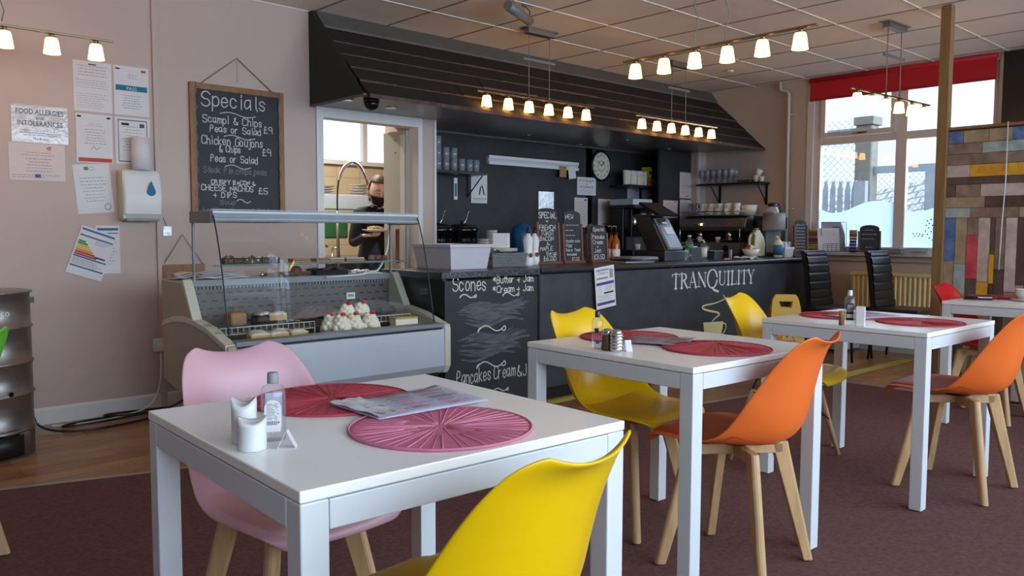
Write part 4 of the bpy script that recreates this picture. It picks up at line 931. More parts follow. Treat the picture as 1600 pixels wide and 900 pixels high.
# glass shelf goods
rr = random.Random(5)
for i in range(6):
    p = at(356+i*14.5, 404, y=4.16); t = thing('rocky_road', ['leftmost', 'second', 'third', 'fourth', 'fifth', 'rightmost'][i]+' chunk of nutty chocolate rocky road counted along the glass shelf', 'cake', (p.x, 4.17, .974), 0, 'rocky road chunks')
    m = MB(); m.box(-.026, .026, -.03, .03, 0, .032, 'choc'); m.build('chocolate', t, bevel=.006)
    m = MB()
    for k in range(9): m.ball((rr.uniform(-.024, .024), rr.uniform(-.032, .02), rr.uniform(.01, .040)), rr.uniform(.005, .009), rr.choice(['bisc', 'choc2', 'icing']), n=6, jit=.15)
    m.build('nuts', t)
for i, (px, w) in enumerate(((468, .10), (500, .09), (521, .10), (550, .12))):
    p = at(px, 404, y=4.18); m = MB(); m.box(-w/2, w/2, -.04, .04, 0, .010, 'bisc'); m.box(-w/2, w/2, -.04, .04, .010, .017, 'choc2'); m.box(-w/2, w/2, -.04, .04, .017, .021, 'icing' if i > 1 else 'bisc')
    tag(m.build('tray_bake', bevel=.002, loc=(p.x, 4.18, .974)), ['leftmost flat tray-bake slab on the glass shelf', 'second flat tray-bake slab from the left on the glass shelf', 'third flat tray-bake slab on the glass shelf', 'rightmost pale tray-bake slab on the glass shelf'][i], 'cake', 'tray-bake slabs')
p = at(590, 400, y=4.18)
for i in range(5): m = MB(); m.ball((0, 0, .016), .017, 'choc2', sx=1.4, n=8, jit=.18); tag(m.build('brownie', loc=(p.x-.045+.023*i, 4.18+.015*(i % 2), .974)), ['first', 'second', 'third', 'fourth', 'last'][i]+' crumbly brownie from the left in the pile at the right of the shelf', 'cake', 'crumbly brownies')
# rear deck: napkins, tongs, black cloth, wrapped packs
m = MB()
for k in range(6): m.grid(lambda a, b, k=k: Vector(((a-.5)*(.30-.015*k), (b-.5)*.18, .006*k+.004+.004*sin(a*9+k)+.003*cos(b*7+k*2))), 10, 5, 'plasticwallet')
tag(m.build('paper_bags', loc=(1.90, 4.44, .886), solid=.002), 'loose pile of white paper bags on the rear deck of the display case', 'bags')
m = MB()
for k in range(4): m.grid(lambda a, b, k=k: Vector(((a-.5)*.10, (b-.5)*.12, .009*k+.004+.005*sin(a*6+k))), 6, 5, 'paper_pink')
tag(m.build('cloths', loc=(1.715, 4.50, .889), solid=.003), 'folded pale pink cloths at the left end of the display case', 'cloth')
t = thing('wooden_tongs', 'wooden serving tongs lying on the rear deck', 'tongs', (2.30, 4.40, .886), .05)
m = MB()
for s in (-1, 1): m.tube([(-.15, s*.006, .012), (0, s*.014, .014), (.15, s*.018, .016)], .010, 'choc2', 8)
m.build('arms', t); m = MB(); m.ball((.06, 0, .030), .030, 'choc2', sx=1.3, n=10); m.cyl(.014, .0, .03, 'chrome', (-.16, 0, 0)); m.build('knob', t)
m = MB(); m.grid(lambda a, b: Vector(((a-.5)*.24, (b-.5)*.14, .035+.008*sin(a*15)*cos(b*9))), 16, 8, 'cloth'); m.box(-.11, .11, -.06, .06, 0, .03, 'cloth'); tag(m.build('black_cloth', loc=(2.58, 4.42, .886)), 'folded black cloth on the rear deck of the display case', 'cloth')
m = MB(); m.grid(lambda a, b: Vector(((a-.5)*.16, (b-.5)*.10, .012+.010*sin(a*12)*sin(b*8)+random.uniform(0, .006))), 12, 8, 'foil'); tag(m.build('cling_wrap', loc=(2.80, 4.42, .888), solid=.004), 'crumpled clear wrapping on the rear deck', 'wrapping')

# ================================================================== BACK BENCHES
m = MB(); m.box(4.20, 7.38, 5.32, 5.90, .86, .90, 'blacktop'); m.box(4.20, 7.38, 5.36, 5.90, 0, .86, 'black'); tag(m.build('back_bench', bevel=.004), 'dark work bench along the wall behind the counter', 'worktop')
m = MB(); m.box(7.40, 8.04, 4.56, 5.38, .86, .90, 'blacktop'); m.box(7.44, 8.04, 4.56, 5.38, 0, .86, 'black'); tag(m.build('side_bench', bevel=.004), 'dark side bench carrying the espresso machine', 'worktop')
# crate
def tapered(w, d, h, mt, tw=.012, th=.006, tp=.02, lip=.01):
    m = MB(); o0 = [(-w/2+tp, -d/2+tp), (w/2-tp, -d/2+tp), (w/2-tp, d/2-tp), (-w/2+tp, d/2-tp)]; o1 = [(-w/2, -d/2), (w/2, -d/2), (w/2, d/2), (-w/2, d/2)]
    i1 = [(x*(1-2*th/w), y*(1-2*th/d)) for x, y in o1]; i0 = [(x*(1-2*th/w), y*(1-2*th/d)) for x, y in o0]
    vs = [(x, y, 0) for x, y in o0]+[(x, y, h) for x, y in o1]+[(x, y, h) for x, y in i1]+[(x, y, th) for x, y in i0]
    fs = [(3, 2, 1, 0), (12, 13, 14, 15)]
    for a in range(3):
        for k in range(4): fs.append((a*4+k, a*4+(k+1) % 4, (a+1)*4+(k+1) % 4, (a+1)*4+k))
    m.add(vs, fs, mt)
    if lip: m.box(-w/2-lip, w/2+lip, -d/2-lip, -d/2, h-.02, h, mt); m.box(-w/2-lip, w/2+lip, d/2, d/2+lip, h-.02, h, mt); m.box(-w/2-lip, -w/2, -d/2, d/2, h-.02, h, mt); m.box(w/2, w/2+lip, -d/2, d/2, h-.02, h, mt)
    return m
tag(tapered(.345, .40, .162, 'crate').build('plastic_crate', bevel=.006, seg=3, loc=(3.425, 4.26, CZ+.001)), 'large white plastic crate at the left end of the counter', 'crate')
tag(tapered(.33, .22, .095, 'basket', tp=.008, lip=.004).build('woven_basket', bevel=.003, loc=(3.89, 4.30, CZ+.001)), 'low grey woven-look basket beside the white crate', 'basket')
for i in range(3): m = MB(); m.lathe([(.05, 0), (.055, .002), (.10, .010), (.11, .014), (.10, .014), (.055, .006), (0, .005)], 'china', n=32); tag(m.build('plate', loc=(3.93, 4.31, CZ+.098+.008*i)), ['bottom', 'middle', 'top'][i]+' plate of the stack on the grey basket', 'plate', 'plates on the basket')
m = MB(); m.box(-.075, .075, -.055, .055, 0, .105, 'paper'); tag(m.build('cream_block', bevel=.004, loc=(3.915, 4.31, CZ+.130), rot=.75), 'cream-coloured block of napkins on the plates over the grey basket', 'napkins')
m = MB(); m.tube([(-.03, 0, .01), (0, -.01, .03), (.02, 0, .02), (.05, .01, .008)], .005, 'chrome'); tag(m.build('keys', loc=(3.76, 4.20, CZ+.098)), 'shiny metal keys on the rim of the grey basket', 'keys')
for i, (px, yy) in enumerate(((825, 4.22), (835, 4.32))):
    p = at(px, 400, y=yy); t = thing('sauce_bottle', ['front white sauce bottle with a round badge and black cap', 'rear white sauce bottle half hidden by the front one'][i], 'bottle', (p.x, yy, CZ+.002), 0, 'white sauce bottles')
    m = MB(); m.lathe([(.036, 0), (.040, .01), (.038, .06), (.030, .11), (.033, .15), (.036, .175), (.030, .20), (.016, .22), (.014, .235)], 'white', n=20); m.build('body', t)
    m = MB(); m.lathe([(.017, .232), (.017, .255), (.008, .262), (.005, .28), (0, .281)], 'black', n=14); m.build('cap', t)
    m = MB(); m.T = Matrix.Translation((-.008, -.0375, .075)) @ Matrix.Rotation(pi/2, 4, 'X'); m.cyl(.017, 0, .002, 'darkwood', n=18); m.build('badge', t)
# blue bag behind on bench
m = MB(); m.lathe([(.09, 0), (.11, .05), (.10, .15), (.11, .22), (.08, .30), (.02, .33)], 'bluebag', n=14); p = at(815, 370, y=5.6)
tag(m.build('plastic_bag', loc=(p.x, 5.6, .902)), 'crinkled blue plastic bag on the back bench behind the sauce bottles', 'bag')
# soup kettles
for i, px in enumerate((684, 722)):
    p = at(px, 370, y=5.58); t = thing('soup_kettle', ['black soup kettle partly hidden by the door pillar', 'black round soup kettle with a steel-rimmed lid, right of the other kettle'][i], 'kettle', (p.x, 5.58, .90), 0, 'black soup kettles')
    m = MB(); m.lathe([(.10, 0), (.115, .03), (.135, .10), (.14, .18), (.137, .235), (.145, .245), (.148, .275), (.14, .285)], 'blackgloss', n=32); m.build('body', t)
    m = MB(); m.lathe([(.125, .285), (.12, .30), (.08, .315), (.0, .32)], 'black', n=32); m.lathe([(.118, .292), (.12, .298), (.122, .292)], 'chrome', n=32); m.cyl(.016, .318, .345, 'black', n=12); m.build('lid', t)
    m = MB(); m.tube([(.04, .04, .30), (.09, .05, .36), (.11, .05, .42), (.12, .05, .435), (.135, .05, .42)], .005, 'chrome'); tag(m.build('ladle', loc=t.location), ['steel ladle hooked in the left kettle', 'steel ladle hooked in the right kettle'][i], 'ladle')
rr = random.Random(8)
for i, (px, n_) in enumerate(((755, 7), (768, 10))):
    p = at(px, 375, y=5.62)
    for k in range(n_):
        m = MB(); m.lathe([(.045, 0), (.058, .028), (.056, .028), (.042, .003), (0, .003)], 'china', n=20); tag(m.build('bowl', loc=(p.x, 5.62, .902+.026*k)), 'white bowl in the %s stack right of the kettles' % ['shorter', 'taller'][i], 'bowl', ['bowls in the shorter stack', 'bowls in the taller stack'][i])
# easel blackboards
def easel(name_, lab, xc, yc, w, h, z, lines, rz=0, cat='blackboard', grp='arched menu blackboards', frameh=.75):
    t = thing('menu_blackboard', lab, cat, (xc, yc, z), rz, grp); Rx = Matrix.Rotation(radians(-4), 4, 'X')
    m = MB(); m.T = Rx; n = 12; P = [(-w/2, .02), (w/2, .02), (w/2, h-.035)]+[(w/2*cos(a), h-.035+.035*sin(a)) for a in [pi*k/n for k in range(1, n)]]+[(-w/2, h-.035)]
    m.prism(P, 'y', 0, .010, 'chalkboard'); bd = m.build('board', t, bevel=.001)
    for s in (-1, 1): m = MB(); m.T = Rx; m.box(s*(w/2+.008)-.009, s*(w/2+.008)+.009, -.006, .016, .01, h*frameh, 'darkwood'); m.build('side_rail', t, bevel=.003)
    m = MB(); m.box(-w/2-.022, w/2+.022, -.018, .028, 0, .022, 'darkwood'); m.build('base_bar', t, bevel=.003)
    m = MB(); 
    for (txt, zz, hh, off, fit) in lines: write(m, txt, -w/2+off*w, h*zz, hh, w=max(.003, hh*.13), fit=fit*w, lift=.001, jit=.018)
    m.T = Rx; m.v = [tuple(Rx @ Vector(v)) for v in m.v]; m.build('chalk_writing', bd); return t
p0, p1 = at(846, 414, y=4.29), at(872, 412, y=4.29); 
def wz(py, px, Y=4.29): return at(px, py, y=Y).z-CZ
easel('e1', 'arched blackboard reading SPECIAL FRENCH TOAST BACON', at(859, 400, y=4.29).x, 4.29, .21, wz(325, 859), CZ+.002,
      [('SPECIAL', .82, .044, .05, .92), ('=', .745, .022, .4, .2), ('FRENCH', .615, .034, .06, .82), ('TOAST', .52, .033, .12, .7), ('BACON', .42, .033, .06, .72), ('&', .34, .024, .4, .18), ('MAPLE', .245, .031, .06, .66), ('Syrup', .16, .028, .35, .55), ('£6.00', .065, .031, .2, .66)])
easel('e2', 'arched blackboard with small writing headed NEW', at(897, 400, y=4.30).x, 4.30, .19, wz(329, 897), CZ+.002,
      [('NEW', .84, .034, .1, .5), ('~~~~', .70, .024, .1, .8), ('~~', .60, .024, .08, .5), ('~~~', .51, .022, .06, .6), ('Mushroom', .40, .022, .08, .85), ('Egg', .32, .022, .08, .35), ('Tea or Toast', .23, .020, .05, .88), ('included', .15, .018, .1, .6), ('£7.50', .055, .024, .4, .45)])
easel('e4', 'blackboard mostly hidden between the NEW and Pancake boards', at(927, 400, y=4.42).x, 4.42, .12, wz(350, 925, 4.42), CZ+.002, [('~~', .6, .03, .1, .6), ('~~', .2, .03, .1, .6)])
easel('e3', 'short arched blackboard reading Special Pancake Cream + Jam', at(938, 400, y=4.27).x, 4.27, .17, wz(352, 938, 4.27), CZ+.002,
      [('Special', .84, .028, .08, .8), ('Pancake', .64, .030, .04, .85), ('Cream', .50, .030, .06, .7), ('+', .40, .022, .3, .2), ('JAM', .27, .030, .12, .5), ('£3.50', .10, .034, .08, .78)], frameh=.8)
# papers, syrups
rr = random.Random(2)
for i in range(7):
    m = MB(); m.box(-.15, .15, -.105, .105, 0, .005, rr.choice(['paper', 'greyfilm', 'black', 'paper_lilac'])); o = m.build('menu_folder', loc=(5.28+rr.uniform(-.05, .07), 4.20+rr.uniform(-.03, .03), CZ+.003+.0065*i), rot=rr.uniform(-.3, .3)); tag(o, 'flat menu folder in the pile right of the Pancake board', 'folder', 'pile of menu folders')
for i, (px, yy, c) in enumerate(((955, 4.50, 'amber'), (962, 4.44, 'amber'))):
    p = at(px, 400, y=yy); t = thing('syrup_bottle', ['rear amber pump bottle behind the Pancake board', 'front amber pump bottle with pale label behind the Pancake board'][i], 'bottle', (p.x, yy, CZ+.002), 0, 'amber pump bottles')
    m = MB(); m.lathe([(.034, 0), (.036, .01), (.036, .14), (.030, .17), (.014, .20), (.014, .22)], c, n=18); m.build('body', t); m = MB(); m.lathe([(.0365, .02), (.0365, .10)], 'paper', n=18); m.build('label', t)
    m = MB(); m.cyl(.016, .22, .24, 'black', n=12); m.tube([(0, 0, .24), (0, 0, .29), (-.035, 0, .295), (-.04, 0, .28)], .005, 'satin'); m.build('pump', t)
# till
tl = thing('till', 'black touchscreen till with a receipt on its sloping customer panel', 'till', (5.77, 4.28, CZ+.002), radians(4))
m = MB(); m.box(-.19, .19, -.14, .16, 0, .085, 'black'); m.build('base', tl, bevel=.006)
m = MB(); m.prism([(-.13, .085), (.06, .085), (.20, .40), (.03, .37)], 'x', -.16, .10, 'black'); m.build('stand', tl, bevel=.006)
m = MB(); m.T = Matrix.Translation((.0, -.055, .225)) @ Matrix.Rotation(radians(-31), 4, 'X'); m.box(-.12, .10, -.014, .010, -.155, .155, 'alu'); pn = m.build('customer_panel', tl, bevel=.008, seg=3)
q = MB(); q.T = m.T; q.box(-.108, .088, -.0165, -.0135, -.143, .143, 'screen'); q.build('glass_panel', pn, bevel=.001)
q = MB(); q.T = m.T; q.box(-.055, .065, -.020, -.0166, -.01, .060, 'paper'); q.build('receipt', pn); q = MB(); q.T = m.T; rect(q, -.04, .03, .095, .113, 'paper', .0172); q.build('badge', pn)
m = MB(); m.T = Matrix.Translation((-.02, .05, .445)) @ Matrix.Rotation(radians(28), 4, 'X'); m.box(-.15, .15, -.13, .10, -.012, .012, 'blackmatte'); m.build('touchscreen', tl, bevel=.006)
t = thing('water_bottle', 'clear plastic water bottle beside the till', 'bottle', (5.86, 4.07, CZ+.002))
m = MB(); m.lathe([(.026, 0), (.033, .008), (.033, .05), (.030, .06), (.033, .07), (.033, .13), (.028, .165), (.013, .19), (.012, .205)], 'clearplastic', n=20); m.build('body', t); m = MB(); m.cyl(.015, .203, .218, 'white', n=14); m.build('cap', t); m = MB(); m.lathe([(.0337, .105), (.0337, .140)], 'green', n=20); m.build('label', t)
m = MB(); m.box(-.07, .07, -.08, .08, 0, .11, 'black'); m.box(-.06, .06, -.05, .05, .11, .118, 'paper'); tag(m.build('receipt_printer', bevel=.008, loc=(6.12, 4.25, CZ+.002)), 'small black receipt printer right of the water bottle', 'printer')
def pump(name, lab, x, y, z, r, h, body, labelm=None):
    t = thing('pump_bottle', lab, 'bottle', (x, y, z)); m = MB(); m.lathe([(r*.95, 0), (r, .008), (r, h*.72), (r*.7, h*.82), (r*.35, h*.88), (r*.35, h*.9)], body, n=20); m.build('body', t)
    m = MB(); m.cyl(r*.4, h*.89, h*.93, 'white', n=12); m.tube([(0, 0, h*.9), (0, 0, h), (-r*.9, 0, h*1.01), (-r, 0, h*.98)], r*.14, 'white', 6); m.build('pump', t)
    if labelm: m = MB(); m.lathe([(r*1.01, h*.12), (r*1.01, h*.62)], labelm, n=20); m.build('label', t)
    return t
pump('p', 'clear hand-gel pump bottle on the counter between printer and cutlery tray', 6.36, 4.26, CZ+.002, .03, .17, 'clearplastic', 'paper')
m = tapered(.15, .10, .075, 'screen', tp=.008, lip=0); tag(m.build('cutlery_tub', loc=(6.55, 4.27, CZ+.002), bevel=.004), 'small dark tub behind the cloth and pens', 'tub')
t = thing('card_reader', 'grey card terminal standing by the dark tub', 'card reader', (6.66, 4.17, CZ+.002), .3); m = MB(); m.box(-.02, .02, -.01, .01, 0, .085, 'greyfilm'); m.build('body', t, bevel=.003)
m = MB(); m.tube([(-.05, 0, .005), (.05, .01, .005)], .005, 'orangep'); tag(m.build('marker_pen', loc=(6.42, 4.05, CZ+.002)), 'orange marker pen lying on the counter edge', 'pen')
m = MB(); m.grid(lambda a, b: Vector(((a-.5)*.22, (b-.5)*.14, .012+.012*sin(a*11)*cos(b*7))), 14, 10, 'paper'); tag(m.build('dishcloth', loc=(6.72, 4.04, CZ+.004), solid=.004), 'crumpled pale dishcloth on the counter', 'cloth')
m = MB(); m.box(-.20, .20, -.12, .12, 0, .012, 'black'); tag(m.build('serving_mat', bevel=.003, loc=(7.17, 4.30, CZ+.002)), 'flat black mat under the milk bottle and berry bowl', 'mat')
t = thing('milk_bottle', 'large plastic milk bottle with a green cap and moulded handle', 'bottle', (7.36, 4.32, CZ+.014), radians(-35))
m = MB(); P = [(-.075, 0), (.075, 0), (.078, .12), (.06, .19), (.022, .245), (.022, .26), (-.022, .26), (-.022, .245), (-.05, .215)]
m.prism([(-.03, 0), (.075, 0), (.078, .12), (.062, .185), (.024, .243), (.024, .256), (-.022, .256), (-.022, .24), (-.045, .222), (-.03, .20)], 'y', -.045, .045, 'milk'); m.prism([(-.03, 0), (-.075, 0), (-.078, .11), (-.03, .10)], 'y', -.045, .045, 'milk')
m.tube([(-.068, 0, .10), (-.070, 0, .15), (-.064, 0, .19), (-.045, 0, .215)], .014, 'milk', 10); m.build('body', t, bevel=.012, seg=3)
m = MB(); m.cyl(.026, .255, .275, 'green', n=20); m.build('cap', t)
t = thing('bowl_of_berries', 'white bowl filled with red berries in front of the milk', 'bowl', (7.10, 4.22, CZ+.014))
m = MB(); m.lathe([(.045, 0), (.06, .01), (.085, .07), (.08, .07), (.055, .02), (0, .015)], 'china', n=28); m.build('bowl', t)
m = MB(); rr = random.Random(1)
for k in range(30): a = rr.uniform(0, 6.3); q = rr.uniform(0, .062); m.ball((q*cos(a), q*sin(a), .066+rr.uniform(-.004, .010)), .011, rr.choice(['cherry', 'redpad', 'purple', 'icing']), n=6)
m.build('berries', t)
pump('p', 'pump bottle of pale liquid soap with a blue label near the end of the counter', 7.36, 4.08, CZ+.002, .042, .20, 'milk', 'inkblue')
t = tapered(.22, .10, .10, 'white', tp=.012, lip=.003); cad = tag(t.build('napkin_caddy', bevel=.003, loc=(7.52, 4.08, CZ+.002)), 'white tub holding napkins and sachets at the end of the counter', 'tub')
rr = random.Random(9)
for k in range(5): m = MB(); m.box(-.025, .025, -.003, .003, 0, .11, 'paper' if k % 2 else 'plasticwallet'); tag(m.build('napkin', loc=(7.45+.035*k, 4.08+rr.uniform(-.02, .02), CZ+.045), rot=(rr.uniform(-.15, .15), rr.uniform(-.3, .3), 0)), 'folded napkin standing in the white tub', 'napkin', 'napkins in the white tub')
easel('e5', 'narrow arched blackboard densely written, at the end of the counter', 7.66, 3.99, .13, .37, CZ+.002, [(w_, .84-.085*i, .024, .06, .85) for i, w_ in enumerate(('~~~', '~~~~', '~~', '~~~', '~~~~', '~~~', '~~', '~~~~', '~~~'))], rz=radians(-25), frameh=.86)
# ================================================================== BACK WALL OF THE BAR
YP = YB-.002
def shelf(lab, x0, x1, y0, y1, z):
    t = thing('wall_shelf', lab, 'shelf', ((x0+x1)/2, (y0+y1)/2, z), 0); w, d = (x1-x0)/2, (y1-y0)/2
    m = MB(); m.box(-w, w, -d, d, -.025, 0, 'black'); m.build('board', t, bevel=.003); return t, w, d
s1, w, d = shelf('black wall shelf stacked with tumblers at the left of the bar', 4.22, 4.98, 5.68, YB-.003, 1.69)
for x in (.35,): m = MB(); m.box(x-.008, x+.008, d-.012, d-.002, -.22, -.025, 'darkmetal'); m.tube([(x, d-.01, -.20), (x, -d+.03, -.03)], .006, 'darkmetal'); m.build('bracket', s1)
def tumbler(lab, loc, r=.033, h=.11, grp='tumblers on the left shelf'):
    m = MB(); m.lathe([(0, .008), (r*.8, .008), (r*.96, h), (r, h), (r*.84, 0), (0, 0)], 'tumbler', n=14); return tag(m.build('tumbler', loc=loc), lab, 'glass', grp)
cnt = 0; proto = None
cols = [(690, 3), (699, 2), (709, 3), (719, 2), (727, 2), (736, 1)]
cols = [(4.28, 3), (4.37, 2), (4.46, 3), (4.55, 2), (4.64, 2), (4.73, 1), (4.82, 1), (4.90, 1)]
for ci, (x, n_) in enumerate(cols):
    for k in range(n_):
        for yy in (5.74, 5.84):
            lab = ('stacked tumbler on the left wall shelf, level %s of its column' % ['one', 'two', 'three'][k]) if n_ > 1 else 'single tumbler at the right end of the left wall shelf'
            if proto is None: proto = tumbler(lab, (x, yy, 1.691))
            else: c = proto.copy(); C.objects.link(c); c.location = (x+(.01 if yy > 5.8 else 0), yy, 1.691+.093*k); c['label'] = lab
m = MB(); m.box(-.02, .02, -.006, 0, -.20, 0, 'white'); m.box(-.012, .012, -.008, -.006, -.17, -.05, 'inkblue'); tag(m.build('scale_strip', loc=(4.80, YP, 1.645)), 'narrow blue and white strip hanging below the left shelf', 'strip')
def cup_draw(t, w, h):
    rows(t, -w*.42, 0, h*.4, h*.1, 8, lift=L2); ribbon(t, [Vector((.02, h*.15)), Vector((.01, -h*.05)), Vector((.0, -h*.2))], .014, 'inkdark', L2); ribbon(t, [Vector((.02, h*.15)), Vector((.045, -.0)), Vector((.06, -h*.2))], .014, 'inkdark', L2)
    ribbon(t, [Vector((.015, h*.12)), Vector((.03, h*.27))], .03, 'paper_pink', L2); rect(t, -w*.4, w*.45, -h*.36, -h*.34, 'inkred', L2); rows(t, -w*.4, w*.4, -h*.40, -h*.45, 2, lift=L2)
paper('poster', 'white poster with a figure in dark trousers below the left shelf', 'poster', 4.99, 5.19, 1.42, 1.70, YP, cup_draw)
r = thing('ticket_rail', 'long white double-track rail on the dark wall', 'rail', (5.81, YB-.002, 1.835))
m = MB(); m.box(-.63, .63, -.03, 0, -.04, .04, 'deligrey'); m.build('backing', r)
for z in (-.028, .028): m = MB(); m.box(-.63, .63, -.045, -.028, z-.016, z+.016, 'white'); m.build('track', r, bevel=.004)
paper('order_ticket', 'brown ticket hanging from the right end of the white rail', 'ticket', 6.14, 6.24, 1.715, 1.83, YP-.05, None, mt='bisc'); paper('order_ticket', 'white ticket hanging askew beside the brown one', 'ticket', 6.27, 6.38, 1.705, 1.83, YP-.05, None, rot=radians(-8))
t = thing('wall_clock', 'round wall clock with ornate face and dark rim', 'clock', (6.83, YP, 1.868))
m = MB(); m.T = Matrix.Rotation(pi/2, 4, 'X'); m.lathe([(.165, 0), (.17, .02), (.155, .035), (.145, .022), (.145, .005)], 'darkmetal', n=40); m.build('rim', t)
m = MB(); m.T = Matrix.Rotation(pi/2, 4, 'X'); m.cyl(.147, .0, .014, 'icing', n=40); fc = m.build('face', t)
m = MB()
for k, s_ in enumerate(('XII', 'I', 'II', 'III', 'IV', 'V', 'VI', 'VII', 'VIII', 'IX', 'X', 'XI')):
    a = pi/2-k*pi/6; ptext(m, s_, .115*cos(a), .115*sin(a)-.012, .024, 'inkdark', lift=.0155)
for k in range(24): a = k*pi/12; ribbon(m, [Vector((.05*cos(a), .05*sin(a))), Vector((.062*cos(a+.12), .062*sin(a+.12)))], .004, 'inkdark', .0155)
m.build('numerals', fc)
m = MB(); ribbon(m, [Vector((0, 0)), Vector((.045, .04))], .008, 'black', .018); ribbon(m, [Vector((0, 0)), Vector((-.06, .055))], .005, 'black', .018); m.build('hands', t)
def d_allergy(t, w, h, sc=1):
    ptext(t, 'FOOD ALLERGIES', 0, h*.28, h*.10, 'inkdark', lift=L2, fit=w*.86); ptext(t, 'and', 0, h*.14, h*.08, 'inkdark', lift=L2); ptext(t, 'INTOLERANCES', 0, -.02*h, h*.10, 'inkdark', lift=L2, fit=w*.80); rows(t, -w*.42, w*.42, -h*.12, -h*.38, 4, cent=True, lift=L2)
paper('allergy_notice', 'white FOOD ALLERGY and INTOLERANCES notice left of the hot chocolate machine', 'notice', 6.46, 6.76, 1.545, 1.735, YP, lambda t, w, h: (ptext(t, 'FOOD ALLERGY', 0, h*.25, h*.12, 'inkdark', lift=L2, fit=w*.85), ptext(t, 'and', 0, h*.08, h*.09, 'inkdark', lift=L2), ptext(t, 'INTOLERANCES', 0, -h*.1, h*.12, 'inkdark', lift=L2, fit=w*.78), rows(t, -w*.4, w*.4, -h*.2, -h*.4, 4, lift=L2)))
paper('plastic_wallet', 'shiny plastic wallet pinned above the SPECIAL blackboard', 'wallet', 5.885, 6.105, 1.33, 1.56, YP, None, mt='foil')
def d_rows(t, w, h): rows(t, -w*.40, w*.40, h*.36, -h*.3, 12, lift=L2); rect(t, w*.22, w*.42, h*.40, h*.45, 'inkred', L2); rect(t, -w*.1, 0, -h*.44, -h*.40, 'inkdark', L2); rect(t, w*.05, w*.12, -h*.44, -h*.40, 'inkdark', L2)
for (a, b, c, d_, lab) in ((6.42, 6.63, 1.20, 1.515, 'plain sheet on the dark wall behind the NEW blackboard'), (6.80, 7.01, 1.215, 1.512, 'plain sheet on the dark wall beside the hot chocolate machine'), (7.30, 7.51, 1.345, 1.642, 'printed sheet under the middle shelf, left of its pair'), (7.535, 7.745, 1.345, 1.642, 'printed sheet under the middle shelf, right of its pair'), ):
    paper('printed_sheet', lab, 'notice', a, b, c, d_, YP, d_rows, mt='paper_lilac' if a > 7 else 'paper_pink', grp='sheets on the dark wall')
# sheets beyond are on the wall near the corner: at the dark wall right end
for (px0, px1, py0, py1, lab) in ((1062, 1085, 268, 310, 'upper framed certificate beside the corner of the dark wall'), (1062, 1085, 311, 352, 'lower certificate with orange print beside the corner of the dark wall'), (1036, 1058, 312, 340, 'certificate behind the till screen')):
    # hung on a short return board that stands in front of the wall end
    a = at(px0, py0, y=5.50); b = at(px1, py1, y=5.50); c = at(px0, py1, y=5.50)
    paper('certificate', lab, 'certificate', a.x, b.x, (c.z+b.z)/2, a.z-.005, 5.498, d_rows, mt='paper_pink', grp='certificates by the corner')
m = MB(); a = at(1030, 300, y=5.5); m.box(a.x, 7.925, 5.500, 5.53, .9, 2.055, 'slatewall'); tag(m.build('notice_board', bevel=.001), 'dark board carrying the certificates at the corner of the bar', 'board')
# middle shelf
s2, w, d = shelf('dark wall shelf of cups and orange boxes above the hot chocolate machine', 6.98, 7.62, 5.62, YB-.003, 1.665)
m = MB(); m.tube([(.24, d-.01, -.28), (.24, -d+.02, -.03)], .010, 'darkmetal'); m.box(.232, .248, d-.012, d-.002, -.30, -.02, 'darkmetal'); m.build('bracket', s2)
proto = None
for i in range(7):
    x = 7.02+.056*i
    lab = 'tall glass jar with a white tag, number %s along the middle shelf' % ['one', 'two', 'three', 'four', 'five', 'six', 'seven'][i]
    if proto is None:
        proto = thing('glass_jar', lab, 'jar', (x, 5.72, 1.666), 0, 'glass jars on the middle shelf')
        m = MB(); m.lathe([(.024, 0), (.026, .01), (.026, .11), (.022, .12)], 'icing', n=14); m.build('contents', proto); m = MB(); m.lathe([(.022, .118), (.028, .122), (.028, .158), (0, .16)], 'white', n=14); m.build('lid', proto); m = MB(); m.box(-.010, .012, -.029, -.026, .075, .10, 'paper'); m.build('tag', proto)
    else: dup(proto, (x, 5.72+.01*(i % 2), 1.666), 0, lab, 'glass jars on the middle shelf')
for i, (x, z, h, c, lab) in enumerate(((7.44, 1.667, .10, 'orangep', 'lower orange box on the middle shelf'), (7.445, 1.768, .11, 'yel', 'upper orange and yellow box standing on the lower one'), (7.385, 1.79, .07, 'icing', 'small pale carton behind the jars'), (7.50, 1.667, .08, 'green', 'low green carton right of the orange boxes'))):
    m = MB(); m.box(-.032, .032, -.05, .05, 0, h, c); m.box(-.02, .02, -.0515, -.05, h*.3, h*.6, 'inkred' if i == 0 else 'inkdark'); tag(m.build('carton', bevel=.002, loc=(x, 5.76 if i != 2 else 5.84, z if i != 2 else 1.667)), lab, 'carton')
m = MB(); m.lathe([(.03, 0), (.045, .03), (.05, .06), (.045, .06), (.028, .005), (0, .005)], 'tumbler', n=16); tag(m.build('glass_dish', loc=(7.57, 5.75, 1.667)), 'small glass dish at the right end of the middle shelf', 'dish')
